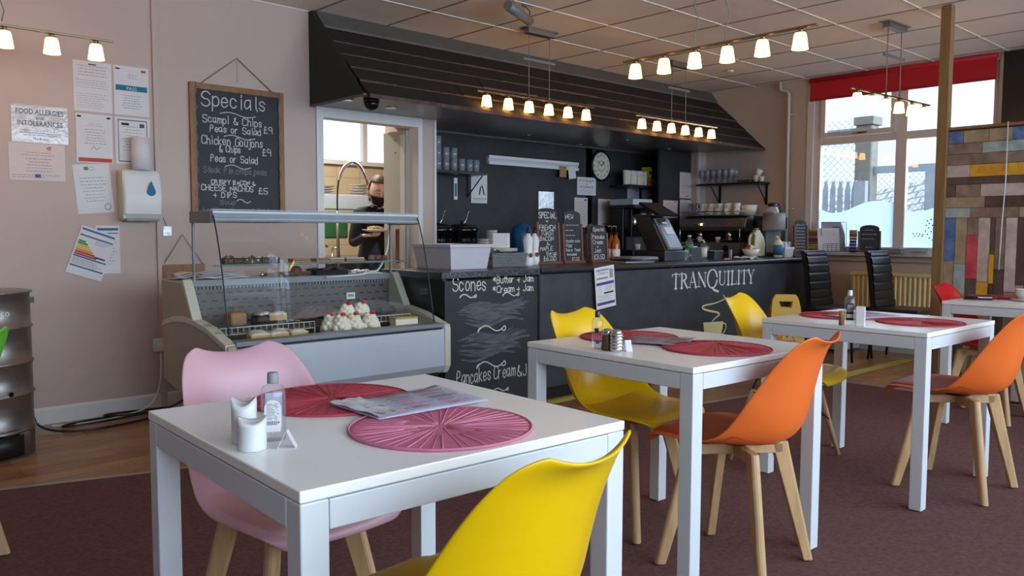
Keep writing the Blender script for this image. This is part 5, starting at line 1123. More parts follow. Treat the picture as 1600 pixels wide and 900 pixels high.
# right wall shelf
t = thing('wall_shelf', 'black shelf of wine glasses on the right wall over the espresso machine', 'shelf', (7.96, 4.98, 1.69))
m = MB(); m.box(-.11, .108, -.40, .40, -.02, 0, 'black'); m.build('board', t, bevel=.003)
for yy in (-.36, .22): m = MB(); m.box(.098, .108, yy-.012, yy+.012, -.24, -.02, 'darkmetal'); m.tube([(.10, yy, -.22), (-.08, yy, -.03)], .007, 'darkmetal'); m.build('bracket', t)
proto = None; num = ['first', 'second', 'third', 'fourth', 'fifth', 'sixth']
for i in range(6):
    for k in range(2):
        lab = '%s wine glass from the left in the %s row on the right shelf' % (num[i], ['front', 'back'][k]); loc = (7.90+.09*k, 5.33-.075*i, 1.691)
        if proto is None: m = MB(); m.lathe([(.030, .002), (.004, .006), (.004, .06), (.020, .075), (.034, .10), (.036, .13), (.030, .155), (.028, .155), (.033, .13), (.018, .078), (0, .07)], 'tumbler', n=14); proto = tag(m.build('wine_glass', loc=loc), lab, 'glass', 'wine glasses on the right shelf')
        else: c = proto.copy(); C.objects.link(c); c.location = loc; c['label'] = lab
m = MB(); m.box(-.05, .05, -.08, .08, 0, .03, 'choc2'); tag(m.build('wooden_board', loc=(7.94, 4.80, 1.691), bevel=.005), 'low brown board on the right wall shelf', 'board')
def mug(lab, loc, rz=0, tilt=0, r=.040, h=.07, grp=None, m_='china'):
    t = thing('cup', lab, 'cup', loc, rz, grp); t.rotation_euler.x = tilt
    m = MB(); m.lathe([(0, .004), (r*.62, .004), (r*.93, h), (r, h), (r*.86, h*.35), (r*.62, 0), (0, 0)], m_, n=20); b = m.build('body', t)
    m = MB(); m.tube([(r*.85, 0, h*.82), (r*1.45, 0, h*.80), (r*1.6, 0, h*.5), (r*1.3, 0, h*.28), (r*.75, 0, h*.25)], r*.10, m_, 6); m.build('handle', t); return t
mug('white cup lying on top of another at the end of the right shelf', (7.94, 4.67, 1.763), .5, .5); mug('upright white cup near the end of the right shelf', (7.94, 4.67, 1.691)); mug('small white cup at the very end of the right shelf', (7.93, 4.605, 1.691), r=.028, h=.055)
# espresso machine, faces -x
em = thing('espresso_machine', 'large two-group espresso machine in dark steel on the side bench', 'coffee machine', (7.78, 4.95, .90))
m = MB(); m.box(-.10, .24, -.40, .40, .05, .42, 'darkmetal'); m.build('body', em, bevel=.012)
m = MB(); m.prism([(-.10, .26), (-.24, .27), (-.27, .31), (-.24, .40), (-.10, .43)], 'y', -.41, .41, 'steel'); 
hd = m.build('group_head_housing', em, bevel=.006)
m = MB(); m.prism([(-.30, .0), (-.32, .03), (-.32, .13), (-.30, .145), (-.10, .145), (-.10, 0)], 'y', -.38, .38, 'steel'); m.build('drip_tray', em, bevel=.006)
m = MB(); m.box(-.26, .22, -.40, .40, .425, .435, 'steel'); m.tube([(-.26, -.40, .47), (-.26, .40, .47), (.2, .40, .47)], .006, 'chrome'); m.build('cup_rail', em)
for yy in (-.18, .18):
    m = MB(); m.cyl(.035, .18, .265, 'chrome', (-.19, yy, 0), 18); m.cyl(.037, .165, .19, 'steel', (-.19, yy, 0), 18); g1 = m.build('group_head', em)
    m = MB(); m.tube([(-.22, yy, .178), (-.36, yy, .165)], .012, 'black', 10); m.build('handle', g1)
m = MB(); 
for k in range(5): m.box(-.268, -.255, .08+.03*k, .10+.03*k, .325, .345, 'shade' if k == 1 else 'chrome'); m.box(-.268, -.255, -.22+.03*k, -.20+.03*k, .325, .345, 'chrome')
m.build('buttons', hd)
m = MB(); m.T = Matrix.Translation((-.32, 0, .08)) @ Matrix.Rotation(-pi/2, 4, 'Y'); m.cyl(.035, 0, .01, 'chrome', (0, 0, 0), 20); m.cyl(.030, .01, .012, 'paper', (0, 0, 0), 20); m.cyl(.035, 0, .01, 'black', (0, -.22, 0), 20); m.build('pressure_gauge', em)
for s in (-1, 1): m = MB(); m.tube([(-.25, s*.36, .30), (-.30, s*.37, .28), (-.30, s*.37, .10)], .006, 'chrome'); m.build('steam_wand', em)
for i, (yy, lab) in enumerate(((5.10, 'left'), (4.87, 'right'))): mug('white espresso cup on the drip tray, %s one' % lab, (7.53, yy, 1.047), 1, r=.030, h=.055)
proto = None
for i in range(5):
    for k in range(2):
        lab = '%s white cup from the left in the %s layer on the espresso machine' % (num[i], ['bottom', 'top'][k]); loc = (7.62+.01*k, 5.13-.105*i, 1.337+.052*k)
        if proto is None: proto = mug(lab, loc, 2.4, grp='cups on the espresso machine')
        else: dup(proto, loc, 2.2+.3*i, lab, 'cups on the espresso machine')
for i in range(4):
    tumbler('tall glass number %s from the left on the espresso machine' % ['one', 'two', 'three', 'four'][i], (7.66, 5.315-.052*i, 1.337), .024, .13, 'tall glasses on the espresso machine')
m = MB(); m.lathe([(.06, 0), (.075, .05), (.085, .10), (.08, .10), (.055, .005)], 'china', n=20); tag(m.build('stacked_bowls', loc=(7.72, 4.62, 1.337)), 'pale stacked bowls at the right end of the espresso machine', 'bowls')
# filter coffee machine near the end of the counter
fm = thing('filter_coffee_machine', 'black and silver filter coffee machine with a glass jug on top', 'coffee machine', (7.72, 4.64, .90), radians(30))
fm.location = (7.68, 4.30, .907)
m = MB(); m.box(-.13, .14, -.09, .16, 0, .04, 'black'); m.build('base', fm, bevel=.008)
m = MB(); m.box(.05, .14, -.06, .10, .03, .33, 'deligrey'); m.box(-.08, .05, .08, .16, .04, .33, 'black'); m.build('column', fm, bevel=.008)
m = MB(); m.box(-.02, .20, -.12, .15, .28, .40, 'black'); m.box(-.01, .19, -.125, -.12, .29, .39, 'greyfilm'); m.box(.05, .11, -.128, -.125, .305, .375, 'paper'); m.build('control_head', fm, bevel=.01)
m = MB(); 
def arcF(a, b): an = pi*(.5+a*.5); return Vector((-.02+.18*cos(an), -.10+.22*b, .26+.17*sin(an)))
m.grid(arcF, 10, 2, 'alu'); m.build('chrome_cowl', fm, solid=.012)
j = thing('glass_jug', 'glass coffee jug with a black handle on top of the filter coffee machine', 'jug', (7.70, 4.34, 1.309), -.6)
m = MB(); m.lathe([(.05, 0), (.066, .02), (.070, .06), (.045, .11), (.042, .125)], 'tumbler', n=24); m.lathe([(.0, .003), (.048, .003), (.062, .022), (.066, .05), (0, .05)], 'amber', n=24); m.build('bowl', j); m = MB(); m.lathe([(.046, .105), (.05, .115), (.046, .14), (0, .145)], 'black', n=24); m.tube([(.045, 0, .13), (.085, 0, .12), (.09, 0, .07), (.08, 0, .04)], .009, 'black'); m.build('handle', j)
# hot chocolate machine on the back bench
hc = thing('hot_drinks_machine', 'tall steel and black hot drinks dispenser on the back bench', 'drinks machine', (6.98, 5.56, .902))
m = MB(); m.box(-.16, .20, -.12, .22, 0, .06, 'black'); m.box(-.14, .20, .04, .22, .06, .56, 'black'); m.build('body', hc, bevel=.008)
m = MB(); m.box(-.12, .16, -.06, .05, .20, .50, 'blackgloss'); m.box(-.17, .24, -.14, .22, .50, .535, 'black'); m.box(-.17, .16, -.12, .2, .535, .60, 'deligrey'); m.build('housing', hc, bevel=.008)
for x in (-.085, -.025): m = MB(); m.lathe([(.024, .215), (.024, .49)], 'chrome', (x, -.07, 0), 18); m.build('steel_column', hc)
m = MB(); m.box(.03, .13, -.066, -.060, .36, .46, 'screen')
for k in range(3): m.box(.05, .11, -.069, -.066, .37+.03*k, .385+.03*k, 'paper')
m.build('control_panel', hc); m = MB(); m.box(-.12, .12, -.10, .02, .06, .20, 'clearplastic'); m.box(-.115, .115, .0, .02, .065, .195, 'screen'); m.build('dispensing_bay', hc)
m = MB(); m.lathe([(.026, .06), (.034, .12), (.031, .12), (.024, .065)], 'china', (0, -.05, 0), 18); tag(m.build('paper_cup', loc=hc.location), 'white cup standing in the hot drinks dispenser', 'cup')
t = thing('coffee_grinder', 'shiny coffee grinder with a clear hopper left of the till screen', 'grinder', (7.30, 5.52, .902)); m = MB(); m.box(-.07, .07, -.10, .10, 0, .05, 'darkmetal'); m.box(-.055, .055, -.02, .10, .05, .36, 'darkmetal'); m.build('body', t, bevel=.01); m = MB(); m.lathe([(.04, .36), (.075, .42), (.075, .52), (0, .525)], 'clearplastic', n=20); m.build('hopper', t); m = MB(); m.cyl(.03, .18, .26, 'chrome', (0, -.05, 0)); m.tube([(0, -.06, .16), (-.02, -.15, .15)], .01, 'black'); m.build('spout', t)

# ================================================================== WINDOW SILL
ZS = .957
def leaflet(lab, x, y, w, h, z, tilt, mt, draw=None, yaw=-60, cat='leaflet', name='leaflet', grp=None):
    m = MB(); m.box(-w/2, w/2, -.002, .001, 0, h, mt)
    if draw: m.T = Matrix.Translation((0, 0, h/2)); draw(m, w, h); m.T = Matrix.Identity(4)
    o = m.build(name, loc=(x, y, z), rot=(radians(tilt), 0, radians(yaw))); return tag(o, lab, cat, grp)
t = thing('leaflet_rack', 'black wire leaflet rack with brown booklets on the window sill', 'rack', (7.98, 4.02, ZS), radians(-70)); m = MB()
for z in (.02, .06): m.tube([(-.10, -.04, z), (.10, -.04, z), (.10, .04, z+.06), (-.10, .04, z+.06)], .003, 'black', 5, closed=True)
for k in range(6): m.tube([(-.10+.04*k, -.04, .005), (-.10+.04*k, -.04, .06)], .002, 'black', 5)
m.build('wire', t)
leaflet('tall booklet with brown picture bands in the sill rack', 8.005, 4.05, .16, .22, ZS+.008, -14, 'bisc', lambda m, w, h: (rect(m, -w*.45, w*.45, h*.2, h*.42, 'darkwood', .003), rect(m, -w*.45, w*.45, -h*.1, h*.12, 'choc2', .003), rect(m, -w*.45, w*.45, -h*.4, -h*.2, 'yel', .003)))
def wrack(lab, x, y, yaw):
    t = thing('menu_rack', lab, 'rack', (x, y, ZS), radians(yaw)); m = MB()
    for k in range(5): z = .01+.018*k; m.tube([(-.12, -.045, z), (.12, -.045, z)], .0018, 'black', 5)
    for k in range(7): m.tube([(-.12+.04*k, -.045, .005), (-.12+.04*k, -.045, .085)], .002, 'black', 5)
    for s in (-1, 1): m.tube([(s*.12, -.045, .005), (s*.12, .05, .005), (s*.12, .085, .30)], .003, 'black', 5)
    m.tube([(-.12, .085, .30), (.12, .085, .30)], .003, 'black', 5); m.build('wire', t); return t
wrack('black wire menu rack leaning with clipped menus on the window sill', 7.98, 3.80, -52)
leaflet('grey clipped menu standing at the back of the wire rack', 8.02, 3.83, .22, .30, ZS+.01, -14, 'greyfilm', lambda m, w, h: (rect(m, -.01, .06, h*.30, h*.345, 'ink', .004), rows(m, -w*.1, w*.4, h*.2, h*.12, 2, lift=.004)), yaw=-52)
leaflet('white clipped menu page in front of the grey one', 7.96, 3.85, .21, .24, ZS+.012, -20, 'paper', lambda m, w, h: rows(m, -w*.4, w*.4, h*.38, -h*.35, 14, lift=.004), yaw=-52)
m = MB()
for k in range(5): m.cyl(.035-.002*(k % 2), .03*k, .03*k+.028, 'purple' if k < 4 else 'bisc', n=16)
m.cyl(.036, .15, .22, 'bisc', n=16); tag(m.build('cup_stack', loc=(7.985, 3.62, ZS)), 'stack of purple and tan takeaway cups on the window sill', 'cups')
easel('e6', 'small dark brown arched blackboard standing on the window sill', 7.985, 3.46, .175, .27, ZS, [('~~', .78, .022, .3, .4), ('~~~~', .62, .026, .1, .8), ('~~~', .46, .024, .1, .7), ('~~', .16, .022, .3, .4)], rz=radians(-62), frameh=.78)
m = tapered(.26, .13, .055, 'clearplastic', tp=.01, lip=.004); o = m.build('plastic_tub', loc=(7.985, 3.02, ZS), rot=radians(-90)); tag(o, 'clear plastic tub on the window sill by the timber post', 'tub')
m = MB(); m.lathe([(.0, 0), (.07, .004), (.08, .012), (.0, .018)], 'bisc', n=20, sx=1.0, sy=.5); tag(m.build('bread_roll', loc=(7.985, 3.0, ZS+.008), rot=radians(90)), 'flat brown item inside the clear tub on the sill', 'food')
m = MB(); m.box(-.10, .10, -.05, .05, 0, .045, 'greyfilm'); tag(m.build('grey_box', bevel=.003, loc=(7.99, 3.24, ZS), rot=radians(90)), 'low grey box on the sill right of the small blackboard', 'box')

# ================================================================== LEFT WALL
Y0 = YW-.001
def d_cert(t, w, h): rows(t, -w*.4, w*.4, h*.40, h*.22, 4, cent=True, lift=L2); rows(t, -w*.42, w*.42, h*.12, -h*.02, 4, lift=L2, rag=.1, t=.0015); rows(t, -w*.42, w*.42, -h*.15, -h*.42, 7, lift=L2, rag=.3, t=.0015); rect(t, -.022, .022, h*.425, h*.452, 'ink', L2)
paper('certificate', 'plain typed certificate, top left of the wall notices', 'certificate', 1.456, 1.672, 1.866, 2.166, Y0, d_cert)
def d_pass(t, w, h): ptext(t, 'PASS', 0, h*.015, .022, 'paper', lift=.0032); rect(t, -w*.45, w*.45, 0, h*.11, 'teal', L2); rows(t, -w*.1, w*.22, h*.33, h*.26, 3, 'inkblue', lift=L2); rows(t, -w*.3, w*.3, -h*.1, -h*.35, 6, cent=True, lift=L2); rect(t, w*.28, w*.42, h*.40, h*.45, 'inkred', L2); rect(t, -w*.45, -w*.32, h*.42, h*.45, 'inkdark', L2)
paper('certificate', 'certificate with a blue PASS band, top right of the wall notices', 'certificate', 1.684, 1.892, 1.865, 2.166, Y0, d_pass)
def d_red(t, w, h): rect(t, -w*.45, w*.47, -h*.48, -h*.40, 'inkred', L2); rows(t, -w*.2, w*.25, h*.3, h*.26, 2, 'orangep', cent=True, lift=L2); rows(t, -w*.3, w*.35, h*.18, -h*.1, 6, cent=True, lift=L2); ribbon(t, chaikin([Vector((-.02, -h*.22)), Vector((0, -h*.15)), Vector((.005, -h*.24)), Vector((.03, -h*.18))]), .002, 'inkdark', L2); rect(t, -w*.46, -w*.35, h*.42, h*.46, 'inkdark', L2); rect(t, w*.35, w*.45, h*.42, h*.46, 'inkdark', L2)
paper('certificate', 'certificate with a red band along its bottom edge', 'certificate', 1.462, 1.668, 1.56, 1.852, Y0, d_red)
def d_fr(t, w, h):
    for a, b, c, d_ in ((-.42, .42, .43, .45), (-.42, .42, -.45, -.43), (-.42, -.40, -.45, .45), (.40, .42, -.45, .45)): rect(t, a*w, b*w, c*h, d_*h, 'ink', L2)
    rows(t, -w*.3, w*.3, h*.3, -h*.2, 9, cent=True, lift=L2); rect(t, -w*.32, -w*.1, h*.33, h*.38, 'inkdark', L2); rect(t, w*.2, w*.34, h*.30, h*.38, 'ink', L2)
paper('certificate', 'black-bordered certificate partly behind the roll on the dispenser', 'certificate', 1.684, 1.892, 1.563, 1.852, Y0, d_fr)
paper('allergy_notice', 'FOOD ALLERGIES and INTOLERANCES notice in a shiny plastic wallet', 'notice', 1.126, 1.420, 1.657, 1.872, Y0, lambda t, w, h: (ptext(t, 'FOOD ALLERGIES', 0, h*.26, .031, 'inkdark', lift=L2, fit=w*.84), ptext(t, 'and', 0, h*.12, .022, 'inkdark', lift=L2), ptext(t, 'INTOLERANCES', 0, -h*.05, .031, 'inkdark', lift=L2, fit=w*.80), rows(t, -w*.42, w*.42, -h*.18, -h*.3, 3, cent=True, lift=L2), ptext(t, 'Thank you', 0, -h*.42, .014, 'inkdark', lift=L2)), mt='plasticwallet')
def d_pk(t, w, h): ribbon(t, chaikin([Vector((w*.18, h*.38)), Vector((w*.24, h*.44)), Vector((w*.24, h*.34)), Vector((w*.20, h*.36))]), .006, 'inkred', L2); rows(t, -w*.3, w*.35, h*.25, h*.18, 2, 'inkred', cent=True, lift=L2); rows(t, -w*.25, w*.3, h*.08, -h*.25, 5, cent=True, lift=L2); rect(t, -w*.05, w*.05, -h*.42, -h*.33, 'inkblue', L2); rows(t, -w*.45, w*.45, -h*.36, -h*.42, 2, lift=L2)
paper('certificate', 'landscape pinkish certificate below the FOOD ALLERGIES notice', 'certificate', 1.106, 1.398, 1.440, 1.653, Y0, d_pk, mt='paper_pink')
def d_gr(t, w, h): m_ = t; rect(t, -w*.2, -w*.08, h*.38, h*.45, 'green', L2); rows(t, -w*.05, w*.15, h*.44, h*.38, 2, lift=L2); rows(t, -w*.35, w*.35, h*.22, -h*.05, 5, 'inkdark', cent=True, lift=L2); rows(t, -w*.3, w*.3, -h*.12, -h*.25, 3, cent=True, lift=L2); 
paper('certificate', 'tilted certificate with a green emblem and a round stamp', 'certificate', 1.447, 1.655, 1.255, 1.552, Y0, lambda t, w, h: (d_gr(t, w, h), ribbon(t, [Vector((w*.33+.018*cos(k*pi/8), -h*.38+.018*sin(k*pi/8))) for k in range(17)], .003, 'ink', L2)), rot=radians(-5))
paper('printed_sheet', 'sheet with blue lines tucked behind the energy rating chart', 'notice', 1.555, 1.692, .885, 1.180, Y0, lambda t, w, h: (rows(t, -w*.4, w*.4, h*.40, -h*.3, 12, lift=L2), rect(t, -w*.45, w*.45, h*.40, h*.45, 'inkblue', L2), rect(t, -w*.45, w*.45, h*.33, h*.35, 'inkblue', L2)))
def d_en(t, w, h):
    rect(t, -w*.46, w*.46, h*.42, h*.46, 'inkblue', L2); rect(t, -w*.46, w*.46, h*.30, h*.33, 'inkblue', L2)
    for k, c in enumerate(('green', 'green', 'yel', 'yel', 'orangep', 'inkred', 'inkred')): rect(t, -w*.45, -w*(.25-.07*k), h*(.17-.045*k), h*(.21-.045*k), c, L2)
    rows(t, 0, w*.4, h*.27, h*.2, 3, lift=L2); rect(t, w*.1, w*.4, -h*.07, -h*.04, 'inkdark', L2); rect(t, -w*.46, w*.46, -h*.14, -h*.11, 'inkblue', L2); rect(t, -w*.46, w*.46, -h*.34, -h*.31, 'inkblue', L2); rows(t, -w*.44, w*.4, -h*.17, -h*.28, 5, lift=L2)
o = paper('energy_chart', 'tilted energy rating certificate with green to red bars', 'certificate', 1.422, 1.632, .860, 1.157, Y0-.003, d_en, rot=radians(20))
# soap dispenser with paper roll
t = thing('paper_towel_dispenser', 'white wall dispenser with a blue drop-shaped window', 'dispenser', (1.803, Y0, 1.213))
m = MB(); m.prism([(0, 0), (-.08, 0), (-.115, .04), (-.125, .16), (-.10, .29), (-.07, .312), (0, .312)], 'x', -.115, .115, 'white'); m.build('casing', t, bevel=.018, seg=3)
m = MB(); m.box(-.117, -.10, -.10, 0, .01, .30, 'cream'); m.box(-.10, .10, -.105, -.02, -.004, .012, 'greyfilm'); m.build('side_panel', t, bevel=.004)
m = MB(); m.T = Matrix.Translation((.045, -.124, .19)) @ Matrix.Rotation(pi/2+.05, 4, 'X'); P = [(0, .055)]+[(.027*cos(a), .027*sin(a)-.012) for a in [radians(35-k*25) for k in range(11)]]; m.prism(P, 'z', 0, .004, 'inkblue'); m.build('drop_window', t)
m = MB(); m.lathe([(.020, 0), (.055, 0), (.055, .20), (.020, .20)], 'paper', n=28); m.lathe([(.020, .20), (.020, 0)], 'bisc', n=16); tag(m.build('paper_roll', loc=(1.812, Y0-.062, 1.527)), 'white paper roll standing on top of the wall dispenser', 'roll')
# specials board
t = thing('specials_blackboard', 'large wood-framed Specials blackboard hung on a cord', 'blackboard', (2.475, Y0, 1.665))
w, h = .333, .455
m = MB(); m.box(-w+.02, w-.02, -.012, -.002, -h+.02, h-.02, 'chalkboard'); bd = m.build('board', t)
m = MB(); m.box(-w, -w+.04, -.022, -.001, -h, h, 'oak'); m.box(w-.04, w, -.022, -.001, -h, h, 'oak'); m.box(-w+.04, w-.04, -.022, -.001, h-.04, h, 'oak'); m.box(-w+.04, w-.04, -.022, -.001, -h, -h+.04, 'oak'); m.build('frame', t, bevel=.003)
m = MB()
def bl(px, py): p = at(px, py, y=Y0-.012); return p.x-2.475, p.z-1.665
def ln(s_, px0, py, px1, hh, mt='chalk', wd=None):
    x, z = bl(px0, py); x1, _ = bl(px1, py); write(m, s_, x, z, hh, mt, w=wd or .0052, fit=x1-x, lift=.0128)
ln('Specials', 314, 164, 418, .095, wd=.007); ln('Scampi & Chips', 317, 190, 411, .050); ln('Peas or Salad', 328, 205, 409, .044); ln('£9', 412, 208, 427, .044); ln('Chicken Goujons', 315, 224, 412, .055)
ln('& Chips', 343, 237, 377, .044); ln('£9', 410, 243, 425, .046); ln('Peas or Salad', 329, 252, 404, .046); ln('Steak Pie,chips,peas', 318, 269, 418, .040, 'chalkdim'); ln('CRISPY BACON &', 330, 287, 400, .028); ln('CHEESE NACHOS', 315, 297, 397, .038); ln('£5', 404, 303, 420, .040); ln('+ DIPS', 334, 308, 371, .036); ln('Soup', 344, 319, 370, .028, 'chalkdim')
ln('Lentil or Cream of Chicken', 318, 331, 432, .030, 'chalkdim')
for a, b, wd in (((344, 177), None, .25), ((350, 213), None, .22), ((352, 260), None, .18), ((370, 314), None, .10)):
    x, z = bl(*a); P = [Vector((x+wd*(i/12), z+.012*sin(i/12*6.28))) for i in range(13)]; ribbon(m, chaikin(P), .005, 'chalk', .0128)
m.build('chalk_writing', bd)
m = MB(); m.tube([(-.25, -.01, h), (0, -.01, h+.195), (.25, -.01, h)], .004, 'cord', 6); m.tube([(0, -.01, h+.19), (0, -.006, h+.03)], .001, 'cord', 4); m.build('hanging_cord', t)
m = MB(); 
P = []
for k in range(40): a = k/39; P.append((-w+.035+.012*sin(k*1.3), -.025-.003*cos(k*2.1), h-.03-2*(h-.04)*a))
m.tube(P, .0018, 'cord', 5); P = [(-w+.03+(2*w-.06)*k/30, -.025, h-.03+.012*sin(k*1.7)) for k in range(31)]; m.tube(P, .0018, 'cord', 5)
P = [(w-.035+.010*sin(k*1.3), -.025, h-.03-2*(h-.04)*k/39) for k in range(40)]; m.tube(P, .0018, 'cord', 5); m.build('string_light_wire', t)
m = MB(); m.T = Matrix.Translation((2.475, Y0, 2.315)) @ Matrix.Rotation(pi/2, 4, 'X'); m.cyl(.004, 0, .02, 'steel'); m.build('nail', t).parent = None
bpy.data.objects['nail'].name = 'nail'; tag(bpy.data.objects['nail'], 'small nail holding the cord of the Specials blackboard', 'nail')
# small hanging board behind the display case
t = thing('hanging_board', 'brown-framed board hung low on a string behind the display case', 'board', (2.08, Y0, .74))
m = MB(); m.box(-.14, .14, -.02, -.001, -.20, .19, 'oak'); m.build('frame', t, bevel=.004); m = MB(); m.box(-.115, .115, -.023, -.02, -.18, .12, 'bisc'); m.build('panel', t); m = MB(); m.tube([(-.13, -.01, .19), (0, -.01, .385), (.13, -.01, .19)], .003, 'cord', 6); m.build('string', t)
t = thing('key_tag', 'small clear tag hanging on a wire hook by the pipe casing', 'tag', (1.983, Y0-.003, 1.15)); m = MB(); m.box(-.028, .028, -.006, 0, -.035, .03, 'foil'); m.build('tag', t, bevel=.003); m = MB(); m.tube([(0, -.003, .03), (-.02, -.003, .07), (-.03, -.003, .10), (-.025, -.003, .13)], .0015, 'darkmetal', 5); m.build('wire', t)
# socket, plug, cables
t = thing('wall_socket', 'white double wall socket low beside the display case', 'socket', (1.94, YW-.019, .415)); m = MB(); m.box(-.073, .073, -.010, 0, -.043, .043, 'white'); m.build('face_plate', t, bevel=.003); m = MB(); m.box(.02, .035, -.013, -.010, .010, .028, 'white'); m.box(-.055, -.040, -.013, -.010, .010, .028, 'white'); m.build('switches', t)
m = MB(); m.box(-.024, .024, -.035, -.001, -.030, .018, 'white'); tag(m.build('plug', bevel=.006, loc=(1.905, YW-.030, .405)), 'white plug pushed into the wall socket', 'plug')
rr = random.Random(6)
m = MB(); P = [(1.905, YW-.05, .375), (1.90, YW-.07, .28), (1.885, YW-.08, .15), (1.83, YW-.10, .05), (1.70, YW-.13, .012), (1.5, YW-.17, .009), (1.38, YW-.17, .009), (1.25, YW-.12, .009)]
def smooth(P, n=3): 
    P = [Vector(p) for p in P]
    for _ in range(n):
        q = [P[0]]
        for a, b in zip(P, P[1:]): q += [a*.75+b*.25, a*.25+b*.75]
        P = q+[P[-1]]
    return P
m.tube(smooth(P), .006, 'white', 8); tag(m.build('mains_lead'), 'white power cord running down from the plug and along the floor', 'cord')
m = MB(); P = [(1.12, YW-.28, .34*0+.10), (1.13, YW-.22, .115), (1.16, YW-.20, .03), (1.25, YW-.33, .009), (1.45, YW-.38, .009), (1.75, YW-.30, .009), (1.98, YW-.22, .02), (2.00, YW-.18, .02), (1.85, YW-.12, .012), (1.5, YW-.14, .020), (1.25, YW-.18, .012), (1.35, YW-.26, .02), (1.7, YW-.22, .022), (1.95, YW-.16, .03), (1.80, YW-.08, .02), (1.5, YW-.10, .03), (1.6, YW-.2, .03), (1.85, YW-.20, .02), (2.02, YW-.25, .10), (2.04, YW-.30, .22)]
m.tube(smooth(P), .0065, 'black', 8); tag(m.build('mains_lead'), 'coiled black power cord on the floor by the skirting', 'cord')
# water boiler
t = thing('water_boiler', 'tall stainless steel catering drum with ribbed bands and a black vent', 'water boiler', (.83, 4.86, 0))
m = MB(); R_ = .235; prof = [(R_, .0), (R_, .14)]
for zb in (.165, .42, .64, .82): prof += [(R_, zb-.012), (R_+.010, zb-.004), (R_+.010, zb+.004), (R_, zb+.012)]
zt = .84; prof = [(R_, 0), (R_, .15)]
for zb in (.135, .32, .48, .66): prof += [(R_, zb-.010), (R_+.009, zb-.003), (R_+.009, zb+.003), (R_, zb+.010)]
prof += [(R_-.002, zt-.012), (R_+.010, zt-.006), (R_+.010, zt), (R_-.01, zt+.004), (0, zt+.02)]
m.lathe(prof, 'steel', n=48); m.build('drum', t)
an = atan2(-4.86, -.83)
for a0, wd, mt, z0, z1 in ((an+.50, .34, 'black', .012, .12),):
    m = MB(); m.grid(lambda a, b: Vector(((R_+.004)*cos(a0+wd*(a-.5)*2), (R_+.004)*sin(a0+wd*(a-.5)*2), z0+(z1-z0)*b)), 10, 2, mt); m.build('vent_opening', t, solid=.003)
m = MB(); m.T = Matrix.Rotation(an+.55, 4, 'Z') @ Matrix.Translation((R_, 0, .335)) @ Matrix.Rotation(pi/2, 4, 'Y'); m.cyl(.013, 0, .012, 'chrome', n=14); m.build('bolt', t)
m = MB(); m.T = Matrix.Rotation(an+pi/2+.35, 4, 'Z') @ Matrix.Translation((0, -R_-.002, .725)); ptext(m, 'Burco', 0, 0, .035, 'paper', lift=.002, fit=None); m.build('lettering', t)
m = MB(); m.box(R_-.01, R_+.02, -.015, .015, .77, .80, 'black'); m.build('handle_stub', t)
m = MB(); m.lathe([(.085, 0), (.12, .075), (.135, .085), (.13, .088), (.112, .078), (.08, .004), (0, .004)], 'clearplastic', n=24); tag(m.build('plastic_basin', loc=(.76, 4.82, .862)), 'cloudy plastic basin on top of the steel boiler', 'basin')

# ================================================================== THINGS ON THE TABLES
ZT = .7465
def placemat(lab, x, y, r, rz, mt, ml, grp, hump=None):
    t = thing('placemat', lab, 'placemat', (x, y, ZT), rz, grp)
    def hz(px, py):
        if not hump: return 0
        dx, dy = px-hump[0], py-hump[1]; return hump[2]*math.exp(-(dx*dx/.006+dy*dy/.02))
    m = MB(); n = 64; rad = [0, .03, .06, .09, .12, .15, .175, r]
    vs = [(0, 0, .0035+hz(0, 0))]; fs = []
    for q in rad[1:]:
        for k in range(n): a = 2*pi*k/n; vs.append((q*cos(a), q*sin(a), .0035+hz(q*cos(a), q*sin(a))))
    for k in range(n): fs.append((0, 1+k, 1+(k+1) % n))
    for j in range(len(rad)-2):
        for k in range(n): fs.append((1+(j+1)*n+k, 1+(j+1)*n+(k+1) % n, 1+j*n+(k+1) % n, 1+j*n+k))
    m.add(vs, fs, mt, True); m.build('mat', t, solid=.003)
    m = MB(); rr = random.Random(int(x*100))
    for k in range(46):
        a = 2*pi*k/46+rr.uniform(-.04, .04); r0_ = rr.choice([.012, .02, .05, .08]); P = []
        for i in range(5): q = r0_+(r-.008-r0_)*i/4; P.append((q*cos(a), q*sin(a), .0038+hz(q*cos(a), q*sin(a))))
        m.tube(P, .0011 if k % 3 else .0018, ml, 4)
    m.tube([((r-.003)*cos(2*pi*k/n), (r-.003)*sin(2*pi*k/n), .0038+hz((r-.003)*cos(2*pi*k/n), (r-.003)*sin(2*pi*k/n))) for k in range(n)], .0022, ml, 5, closed=True)
    m.build('ridges', t); return t
placemat('round red placemat at the far side of the nearest table', 1.005, 1.705, .188, 0, 'matred', 'matredline', 'round placemats')
placemat('round pink placemat with radiating ridges at the near side of the nearest table', 1.025, 1.312, .190, 0, 'matpink', 'matline', 'round placemats')
placemat('round red placemat at the far side of the table with metal-topped shakers', 2.45, 1.97, .188, 0, 'matred', 'matredline', 'round placemats')
placemat('buckled red placemat at the near side of the table with metal-topped shakers', 2.44, 1.575, .188, 0, 'matred', 'matredline', 'round placemats', hump=(-.02, .0, .016))
placemat('round red placemat at the far side of the third table', 3.85, 1.80, .185, 0, 'matred', 'matredline', 'round placemats')
placemat('round red placemat at the near side of the third table', 3.84, 1.425, .185, 0, 'matred', 'matredline', 'round placemats')
placemat('red placemat behind the phone on the far table', 5.72, 1.66, .16, 0, 'matred', 'matredline', 'round placemats')
